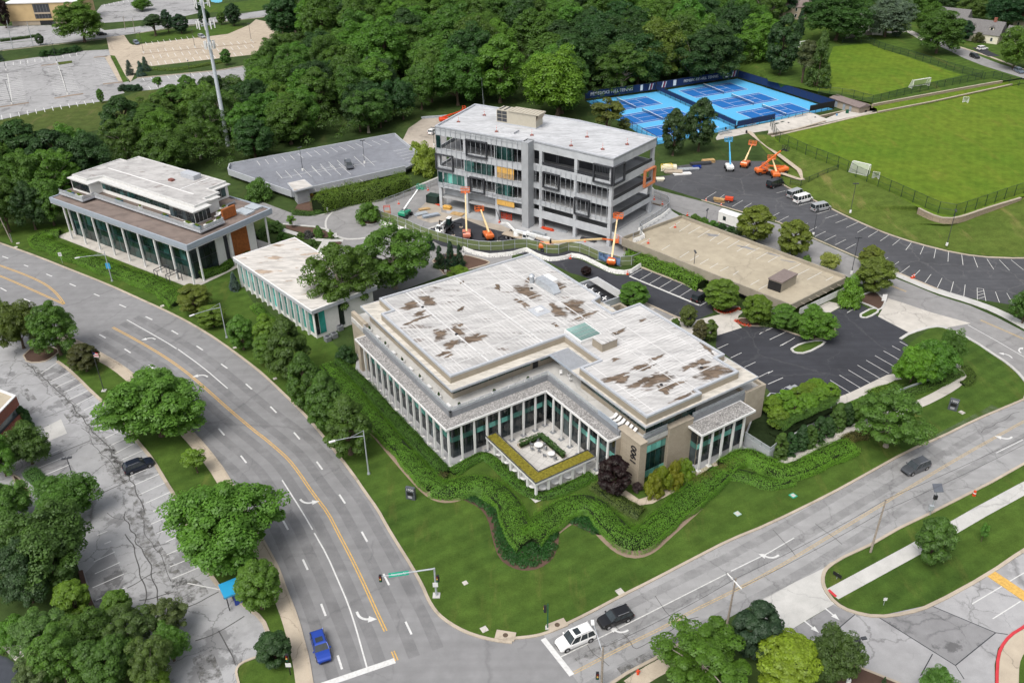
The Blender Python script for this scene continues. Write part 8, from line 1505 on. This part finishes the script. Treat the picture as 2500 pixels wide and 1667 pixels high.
o = thing('hydrant','red fire hydrant on the verge at the bottom edge','hydrant',S(23,1155,1485)); MB().tube((0,0,0),(0,0,.7),.17,.15,10).tube((0,0,.7),(0,0,.9),.18,.05,10).build('barrel','safety_red',o); MB().tube((-.28,0,.55),(.28,0,.55),.08,.08,8).build('outlet','safety_red',o)
def board(t,x,y,w,h,zt,label,mat='white_metal',txt=None,rz=0.0,z=0.0):
    o = thing('road_sign',label,'sign',S(t,x,y,z),rz); MB().tube((0,0,0),(0,0,zt),.04,.04,6).build('post','galvanised',o); MB().box(-w / 2,-.08,zt - h,w / 2,-.05,zt).build('sign_plate',mat,o)
    if txt: text(txt,o,(0,-.09,zt - h / 2),(R(90),0,0),h * .55,'black',.003)
board(1,575,850,.75,.95,2.9,'white rectangular road sign beside the left hedge',txt='35',rz=R(10)); board(33,1060,850,.5,.5,1.4,'small white sign on the lower right lawn'); board(33,630,610,1.3,.6,1.1,'low black sign board on the grass at the driveway corner','black',rz=R(-50)); board(11,735,625,.7,1.2,1.6,'white sign board beside the drive bed'); board(11,658,385,.35,1.2,1.5,'small white sign at the foot of the bamboo'); board(31,1060,1200,1.0,1.6,1.8,'folded white sign board in the bed by the side road')
o = thing('solar_sign','pole with tilted solar panel beside the cross road','solar panel',S(33,1485,25)); MB().tube((0,0,0),(0,0,5.2),.07,.06,6).build('post','galvanised',o); MB().loft([[(-.7,-.5,4.9),(.7,-.5,4.9),(.7,.6,5.6),(-.7,.6,5.6)],[(-.7,-.53,4.96),(.7,-.53,4.96),(.7,.57,5.66),(-.7,.57,5.66)]]).build('panel','panel_blue' if M_plain('panel_blue',(.09,.10,.12),.2,.6) else None,o); MB().box(-.25,-.25,3.2,.25,.1,3.9).build('beacon','black',o); MB().box(-.4,-.2,1.0,.2,.2,1.9).build('cabinet','galvanised',o)
for i,(t,x,y,w,l) in enumerate(((13,1920,650,.7,'white utility cover on the lawn corner'),(13,2095,1075,.9,'white utility cover by the curved kerb'),(23,990,730,1.0,'white utility cover above the black crossover'),(12,175,340,.7,'pale utility cover beside the lindens'),(1,1490,1242,.8,'white utility cover below the left hedge'),(1,165,667,.8,'upper white cover at the left edge'),(1,145,703,.8,'lower white cover at the left edge'),(2,2155,57,.7,'white cover on the grass by the parkway kerb'),(32,1778,650,.9,'white cover beside the right monument sign'),(32,230,1413,1.0,'green utility box cover on the right lawn'),(23,2070,15,.9,'pale green cover on the right lawn'),(11,1265,185,1.6,'green transformer box beside the drive'))):
    o = MB().box(-w / 2,-w / 2,0,w / 2,w / 2,.1 if 'trans' not in l else 1.2).build('utility_cover','sign_green' if l.startswith('green util') else ('silver_green' if 'green' in l else 'concrete') if ('silver_green' in MATS or M_plain('silver_green',(.32,.45,.40),.6,.3)) else None,None,S(t,x,y),bevel=.04); tag(o,l,'utility cover'); o.rotation_euler = (0,0,R(30)); MB().box(-w / 3,-w / 3,.1 if 'trans' not in l else 1.2,w / 3,w / 3,.115 if 'trans' not in l else 1.22).build('lid','concrete',o)
for i,(t,x,y) in enumerate(((13,2290,1135),(23,415,1040))): o = MB().box(-1.3,-.7,0,1.3,.7,.17).build('storm_inlet','kerb_concrete',None,S(t,x,y)); tag(o,('storm inlet at the curved kerb','storm inlet above the white SUV')[i],'storm inlet'); o.rotation_euler = (0,0,R(-12 if i == 0 else 25)); MB().tube((0,0,.17),(0,0,.19),.35,.35,14).build('manhole_lid','bark',o)
o = thing('barrel_marker','orange barrel beside the white sidewalk on the right','barrel',S(32,1890,1410)); MB().tube((0,0,0),(0,0,.9),.28,.2,10).build('body','safety_red',o); MB().tube((0,0,.45),(0,0,.6),.25,.24,10).build('stripe','white_metal',o)
# construction fence, barriers, cones, materials
FL = PL(11,(1110,415),(1140,445),(1250,480),(1370,520),(1530,595),(1700,650),(1900,705),(2100,735),(2250,730),(2350,715),21,(100,705),(190,710),(300,755),(420,765),(530,730),(640,750),(780,815),(960,870),(1060,880),(1180,835))
fence(FL,2.4,3.0,'green screened construction fence winding in front of the unfinished building','green_screen','galvanised','site_fence')
o = thing('fence_banner','blue printed banner hung on the construction fence','banner',S(21,890,850)); a,b = S(21,795,825),S(21,990,885); a,b = a - o.location,b - o.location; off = Vector((-.05,-.2,0))
MB().add([a + off + Vector((0,0,.5)),b + off + Vector((0,0,.5)),b + off + Vector((0,0,2.4)),a + off + Vector((0,0,2.4))],[(0,1,2,3)]).build('print','banner_print',o) if M_plain('banner_print',(.10,.16,.28),.6,.2,var=.8,scale=1.2) else None
bm_ = MB().loft([[(-.95,-.3,0),(.95,-.3,0),(.95,.3,0),(-.95,.3,0)],[(-.95,-.22,.3),(.95,-.22,.3),(.95,.22,.3),(-.95,.22,.3)],[(-.95,-.1,.95),(.95,-.1,.95),(.95,.1,.95),(-.95,.1,.95)]]).mesh('barrier','white_plaster')
slot = MB().box(-.35,-.31,.12,-.15,.31,.24).box(.15,-.31,.12,.35,.31,.24).mesh('slot','charcoal')
def barriers(pts,label,grp):
    P_ = resample(pts,2.0)
    for a,b in zip(P_,P_[1:]): d = b - a; o = inst(bm_,'barrier',None,(a + b) / 2,math.atan2(d.y,d.x)); tag(o,label,'barrier',grp); inst(slot,'slot',o)
barriers(PL(11,(1115,465),(1180,500),(1300,535),(1380,560)),'white plastic barrier in the short row by the drive island','barriers by the drive island'); barriers(PL(11,(1900,725),(2000,765),(2150,795),(2350,775),21,(130,735),(250,800),(360,830),(470,815),(560,785),(650,805),(760,860),(900,930),(1000,950),(1080,945),(1180,880)),'white plastic barrier in the long row below the green fence','barriers below the green fence')
barriers([S(21,1115,655,3.0),S(21,1215,620,3.0),S(21,1160,560,3.0),S(21,1260,500,3.0),S(21,1380,430,3.0),S(21,1445,375,3.0)],'white plastic barrier across the garage deck','barriers across the garage deck')
fence(PL(21,(1110,640,3.0),(1210,600,3.0),(1165,540,3.0),(1290,470,3.0),(1440,360,3.0),(1440,300,.5),(1300,240,.5)),2.0,2.6,'bare chain link fence across the garage deck','chain_link','galvanised','site_fence'); fence(PL(11,(1190,310),(1300,270),(1500,190),(1670,130)),1.8,3.0,'chain link fence along the drive behind the green lift','chain_link','galvanised','site_fence')
cm1,cm2,cm3 = MB().tube((0,0,.05),(0,0,.75),.2,.05,8).mesh('cone','safety_red'),MB().box(-.25,-.25,0,.25,.25,.05).mesh('base','safety_red'),MB().tube((0,0,.38),(0,0,.52),.135,.105,8).mesh('band','white_metal')
CN = 'first second third fourth fifth sixth seventh eighth ninth tenth eleventh twelfth thirteenth fourteenth fifteenth sixteenth'.split()
def cone(p,label,s=1.0): o = inst(cm1,'traffic_cone',None,p,0,s * 1.2); tag(o,label,'cone'); inst(cm2,'base',o); inst(cm3,'band',o)
for i,(t,x,y,z) in enumerate(((11,1310,305,0),(11,1580,180,0),(11,2235,475,0),(21,670,650,0),(21,535,805,0),(21,1060,950,0),(21,1250,665,3),(21,1497,520,3),(21,1780,275,0),(21,1920,318,0),(21,1305,265,0),(21,1380,310,0),(21,1905,470,0),(21,1610,410,0),(31,1320,985,.1),(31,1338,975,.1))): cone(S(t,x,y,z),('orange cone beside the green boom lift','orange cone on the drive fence line','orange cone at the shaft of the unfinished building','orange cone under the right wing','orange cone on the long barrier row','orange cone at the start of the black stalls','orange cone on the garage deck by the barriers','orange cone in the garage deck stalls','orange cone left of the timber stack','orange cone right of the timber stack','upper orange cone by the planter','lower orange cone by the planter','orange cone beside the site trailer','orange cone at the garage entry','orange cone on the white sidewalk','second orange cone on the white sidewalk')[i])
rm = MB().tube((0,0,.1),(0,0,1.5),.07,.07,6).mesh('post','safety_red'); rb_ = MB().box(-.45,-.45,0,.45,.45,.12).mesh('base','red_shingle'); rw = MB().tube((0,0,.6),(0,0,.85),.08,.08,6).tube((0,0,1.15),(0,0,1.4),.08,.08,6).mesh('band','white_metal')
for i,(x,y) in enumerate(((-44.5,15.5),(-47.5,7.5),(-34.5,5.2),(-25.2,6.8),(-13,4.3),(-12.5,12),(-5.2,5.5),(-1.5,11.5))): o = inst(rm,'delineator_post',None,KP(x,y,22.1)); tag(o,CN[i] + ' red and white marker post on the unfinished building roof, from the left','marker post','marker posts on the roof'); inst(rb_,'base',o); inst(rw,'band',o)
def stack(p,rz,lx,ly,n,mat,label,name='material_stack',th=.14):
    o = thing(name,label,'stack',p,rz); r = random.Random(int(p.x * 10))
    for k in range(n): MB().box(-lx / 2 + r.uniform(-.3,.3),-ly / 2 + r.uniform(-.15,.15),th * k,lx / 2 + r.uniform(-.3,.3),ly / 2 + r.uniform(-.15,.15),th * (k + .85)).build('board',mat,o)
for t,x,y,a,lx,ly,n,m,l in ((11,1760,350,-20,2.0,1.4,6,'plywood','plywood stack under the left end of the unfinished building'),(11,1540,360,20,3.0,1.2,3,'timber','timber pile beside the dark container'),(11,1520,400,30,3.5,1.6,3,'galvanised','steel sheet pile on the dirt by the green lift'),(11,1610,420,25,4.5,1.4,5,'blue_grey_metal','blue-grey steel section pile by the crane truck'),(11,1660,310,-50,3.0,.5,2,'safety_red','red steel beam pile by the dark container'),(11,1850,400,-25,3.2,1.8,2,'timber','loose boards on the dirt left of the shaft'),(21,1900,285,-25,2.6,1.0,7,'timber','timber stack on the edge of the van lot'),(20,1440,1560,-10,4.0,3.0,9,'cream_siding','pallet stack of pale blocks by the van lot'),(21,1480,20,-10,5.0,2.4,5,'tan_siding','low pallets of tan blocks by the van lot'),(20,1620,1560,8,6,1.6,4,'galvanised','long bundle of steel studs by the oval trees'),(20,1730,1510,10,6,1.8,5,'charcoal','covered bundle beside the blue lift'),(20,1800,1490,12,3.5,1.6,6,'timber','lumber stack beside the blue lift'),(20,1690,1545,8,2.4,1.0,6,'paint_blue','blue wrapped bundle by the oval trees'),(20,1560,1600,8,5,1.4,3,'white_plaster','white panel stack by the oval trees'),(21,1360,90,0,2.0,1.6,5,'cream_siding','pale bagged pallet at the corner of the unfinished building'),(21,330,540,-32,3.0,1.0,3,'safety_red','red steel pile inside the right wing'),(21,440,550,-32,4.0,1.2,2,'galvanised','pipe pile inside the right wing'),(21,700,640,-35,4.0,.8,4,'charcoal','black pipe rack under the right wing'),(21,250,580,-32,3.5,.9,4,'galvanised','ladder rack in front of the right wing'),(21,700,740,-35,5.0,.9,3,'red_shingle','rusty steel pile beside the flat boom'),(10,1640,1080,10,9,1.2,4,'galvanised','long galvanised duct bundle by the woods')):
    stack(S(t,x,y),R(a),lx,ly,n,m,l)
o = thing('dark_container','dark green site container beside the left column','container',S(11,1635,290),R(-30)); MB().box(-1.8,-1.2,0,1.8,1.2,2.2).build('body','green_paint',o,bevel=.05); [MB().box(-1.7 + .4 * k,-1.24,.2,-1.6 + .4 * k,-1.2,2.0).build('rib','charcoal',o) for k in range(9)]
o = thing('red_frame_rack','red steel frame rack beside the green boom lift','rack',S(11,1210,430),R(10)); MB().chain([(-.8,0,0),(-.8,0,3),(.8,0,3),(.8,0,0)],.08,5).chain([(-.8,1,0),(-.8,1,3),(.8,1,3),(.8,1,0)],.08,5).build('frame','safety_red',o); MB().box(-.8,.1,.2,.8,.9,1.6).build('load','timber',o)
o = thing('red_gate','red barred gate inside the unfinished building','gate',S(11,2300,450),R(-31)); [MB().box(-1.6,-.05,.2 + .45 * k,1.6,.05,.35 + .45 * k).build('bar','safety_red',o) for k in range(4)]; [MB().box(x,-.06,0,x + .12,.06,2).build('post','safety_red',o) for x in (-1.6,0,1.5)]
o = thing('yellow_guard_rail','yellow tubular guard rail on the block pallets','guard rail',S(20,1420,1545,1.2),R(12)); MB().chain([(-1.6,-.7,0),(-1.6,-.7,1.1),(1.6,-.7,1.1),(1.6,-.7,0)],.07,5).chain([(-1.6,.7,0),(-1.6,.7,1.1),(1.6,.7,1.1),(1.6,.7,0)],.07,5).chain([(-1.6,-.7,1.1),(-1.6,.7,1.1)],.07,5).chain([(1.6,-.7,1.1),(1.6,.7,1.1)],.07,5).chain([(-1.6,-.7,.6),(1.6,-.7,.6)],.06,5).build('rail','safety_yellow',o)
o = thing('tow_compressor','red towable compressor on the van lot edge','compressor',S(21,1990,285),R(-20)); MB().box(-1.1,-.6,.5,1.1,.6,1.4).build('body','safety_red',o,bevel=.1); [wheel(o,0,s * .75,.32,.2) for s in (-1,1)]; MB().bar((1.1,0,.5),(2.2,0,.4),.1).build('drawbar','black',o)
o = thing('square_planter','square concrete planter beside the unfinished building','planter',S(21,1310,360),R(-35)); ringwall([(-1.5,-1.5),(1.5,-1.5),(1.5,1.5),(-1.5,1.5)],.25,0,1.3,o,'garage_concrete','planter_wall'); slab(o,[(-1.3,-1.3),(1.3,-1.3),(1.3,1.3),(-1.3,1.3)],0,1.1,'mulch','soil')
# courtyard and terrace furniture
def table(p,rz,label,r=.55,ch=0,h=.74):
    o = thing('round_table',label,'table',p,rz); MB().tube((0,0,h - .04),(0,0,h),r,r,18).build('table_top','white_metal',o); MB().tube((0,0,0),(0,0,h),.05,.05,6).tube((0,0,0),(0,0,.03),.3,.3,10).build('pedestal','grey_metal',o); return o
def chair(p,rz,label,mat='mid_grey',grp=None):
    o = thing('chair',label,'chair',p,rz,grp); MB().box(-.24,-.24,.42,.24,.24,.47).build('seat',mat,o); MB().box(-.24,.22,.47,.24,.27,.9).build('backrest',mat,o); [MB().bar((a,b,0),(a,b,.42),.04).build('leg',mat,o) for a in (-.21,.21) for b in (-.21,.21)]
for i in range(5): table(ML(7.9,-2.6 - 2.42 * i,.1),0,CN[i] + ' round white table along the left arm of the pergola, from the building',.62)
for i in range(4): table(ML(9.0 + 2.4 * i,-13.5,.1),0,CN[i] + ' round white table along the front arm of the pergola, from the corner',.62)
table(ML(14.6,-4.3,.14),0,'large round table in the middle of the courtyard',.75); table(ML(15.0,-7.4,.14),0,'smaller round table near the courtyard planter',.62)
for i in range(6): a = i * 1.047; chair(ML(14.6 + 1.25 * math.cos(a),-4.3 + 1.25 * math.sin(a),.14),R(33) + a - 1.57,CN[i] + ' grey chair around the large courtyard table',grp='courtyard chairs')
for i in range(3): a = i * 2.1 + .5; chair(ML(15.0 + 1.1 * math.cos(a),-7.4 + 1.1 * math.sin(a),.14),R(33) + a - 1.57,CN[i] + ' grey chair around the smaller courtyard table',grp='courtyard chairs')
for i in range(6): # loungers on the terrace
    o = thing('lounge_chair',CN[i] + ' white lounge chair on the narrow terrace, from the pergola','lounge chair',ML(22.6,-13.4 - .95 * i,8.3),R(33)); MB().box(-.8,-.3,.3,.4,.3,.38).build('seat','white_metal',o); MB().bar((.4,0,.34),(.95,0,.85),.6,.06).build('backrest','white_metal',o); MB().box(-.75,-.28,0,-.68,.28,.3).box(.3,-.28,0,.37,.28,.3).build('frame','white_metal',o)
for i,(x,y) in enumerate([(2.7,34 - 3.3 * k) for k in range(10)] + [(4 + 3.4 * k,3.2) for k in range(5)]):
    lab = CN[i] + ' planter box on the left terrace' if i < 10 else CN[i - 10] + ' planter box on the front terrace'; o = thing('planter_box',lab + ', from the ' + ('far end' if i < 10 else 'corner'),'planter',ML(x,y,8.3),R(33 + (90 if i < 10 else 0))); MB().box(-.55,-.22,0,.55,.22,.5).build('box','white_metal',o)
    if i % 2 == 0: f = inst(CR['bush'][i % 3][0],'foliage',o,(0,0,.45),0,(.05,.03,.07)); f.color = (.05,.09,.03,1)
for i,(x,y) in enumerate(((23.4,1.6),(24.2,.2),(23.6,-.9))): chair(ML(x,y,8.3),i,CN[i] + ' white chair under the terrace pergola','white_metal','terrace chairs')
VW = Matrix.Translation((-71.845,178.249,0)) @ Matrix.Rotation(R(55.6),4,'Z')
for i,(x,y,l,m_) in enumerate(((6.0,6,3,'white_metal'),(6.0,3,2,'lift_blue'),(8.5,1.9,3,'white_metal'),(6.0,14.5,2,'lift_blue'),(6.0,32,2.4,'lift_blue'),(2.6,47,3,'lift_blue'),(2.6,43,2.6,'white_metal'),(11.2,2.0,2,'white_metal'),(6.2,24,.9,'white_metal'),(14.5,5.2,2.4,'white_metal'),(16.6,6.6,2.0,'white_metal'))):
    o = thing('planter_box',CN[i] + ' planter box on the left office roof terrace','planter',VW @ Vector((x,y,11.24)),R(55.6 + (90 if x < 7 else 0))); MB().box(-l / 2,-.3,0,l / 2,.3,.75).build('box',m_ if m_ == 'white_metal' else 'blue_planter' if ('blue_planter' in MATS or M_plain('blue_planter',(.04,.11,.17),.5,.3)) else None,o); f = inst(CR['bush'][i % 3][0],'foliage',o,(0,0,.6),0,(.09 * l / 1.4,.05,.06)); f.color = (.17,.22,.03,1)
for i in range(5): o = thing('lounge_chair',CN[i] + ' white lounge chair on the left office roof terrace','lounge chair',VW @ Vector((13 + .9 * i if i < 3 else 3.0 + .9 * i,4.6 + .5 * (i % 2) if i < 3 else 45,11.24)),R(55)); MB().box(-.8,-.3,.25,.4,.3,.36).build('seat','white_metal',o); MB().bar((.4,0,.3),(.9,0,.8),.6,.06).build('backrest','white_metal',o)
for k in range(2): # entrance frames
    o = thing('entry_trellis',('left' if k == 0 else 'right') + ' black steel trellis at the terrace office entrance','trellis',S(1,1500 + 110 * k,985 + 45 * k),R(55.6)); MB().chain([(-1.6,-.6,0),(-1.6,-.6,2.6),(1.6,-.6,2.6),(1.6,-.6,0)],.09,4).chain([(-1.6,.6,0),(-1.6,.6,2.6),(1.6,.6,2.6),(1.6,.6,0)],.09,4).chain([(-1.6,-.6,2.6),(-1.6,.6,2.6)],.09,4).chain([(1.6,-.6,2.6),(1.6,.6,2.6)],.09,4).build('frame','charcoal',o)
# walls, stairs and rails right of the white-roofed building
o = thing('retaining_wall','grey concrete retaining wall below the clipped trees','wall',S(22,2250,1000)); a,b,c = [S(22,2110,960) - o.location,S(32,0,1110) - o.location,S(32,30,1060) - o.location]
q = [S(22,2120,960),S(22,2350,1110),S(32,60,1060),S(32,560,720),S(32,580,600),S(32,0,560),S(22,2200,740)]; q = [(p.x - o.location.x,p.y - o.location.y) for p in q]
slab(o,q,0,2.2,'shaft_concrete','wall_mass'); slab(o,inset(q,.3),2.2,2.26,'core_green','soil'); railing(o,[q[0],q[1],q[2]],2.2,3.1,1.6)
o = thing('outdoor_stair','long concrete stair beside the columnar evergreens','stair',S(32,90,1150)); P_ = [S(32,90,1150),S(32,330,1030),S(32,720,830),S(32,880,760)]; d = (P_[2] - P_[1]); nn_ = Vector((d.y,-d.x,0)).normalized(); n = 12
for k in range(n):
    a = P_[1].lerp(P_[2],k / n) - o.location; b = P_[1].lerp(P_[2],(k + .97) / n) - o.location; MB().prism([(a + nn_ * 1.0)[:2],(b + nn_ * 1.0)[:2],(b - nn_ * 1.0)[:2],(a - nn_ * 1.0)[:2]],0,.1 + .07 * k).build('step','concrete',o)
MB().chain([P_[1] - o.location - nn_ * 1.1 * -1 * -1 + Vector((0,0,1.0)),P_[2] - o.location - nn_ * 1.1 + Vector((0,0,1.9))],.05,5).build('handrail','charcoal',o); [MB().tube(P_[1].lerp(P_[2],u / 7) - o.location - nn_ * 1.1,P_[1].lerp(P_[2],u / 7) - o.location - nn_ * 1.1 + Vector((0,0,1 + .13 * u)),.04,.04,5).build('baluster','charcoal',o) for u in range(8)]
ribbon('walk',[P_[0],P_[1]],2.0,'concrete',.05,None,0,0); ribbon('walk',PL(32,(700,840),(900,750),(1380,580),(1600,470),(1740,380),(1800,300),(1760,240),(1660,200)),1.9,'concrete',.06,None,0,1,'pale curving walk on the right lawn'); ribbon('walk',PL(32,(620,560),(800,490),(1130,330),(1200,320)),2.0,'concrete',.06,None,0,0)
ribbon('walk',PL(22,(1010,1390),(1150,1480),(1260,1460),(1450,1360),(1700,1230),(2050,1060)),1.7,'sidewalk_concrete',.13,None,0,0,'tan walk below the yellow bamboo'); 
o = thing('glass_rail_wall','low glass rail along the planted bed on the right','railing',S(32,1180,490)); a = [(p.x - o.location.x,p.y - o.location.y) for p in (S(32,1180,495),S(32,1500,375),S(32,1690,290))]; railing(o,a,.1,1.2,1.8)
for i,(x,y,l) in enumerate(((15.5,30.5,3),(0,0,0))[:1]): pass
# storage behind the white building
for i,(x,y) in enumerate(((770,1460),(720,1530),(660,1560))): o = thing('condenser_unit',CN[i] + ' grey condenser unit behind the white building, from the back','condenser',S(11,x,y),R(41)); MB().box(-.6,-.6,0,.6,.6,1.1).build('casing','mid_grey',o,bevel=.05); MB().tube((0,0,1.1),(0,0,1.14),.45,.45,14).build('fan_grille','charcoal',o)
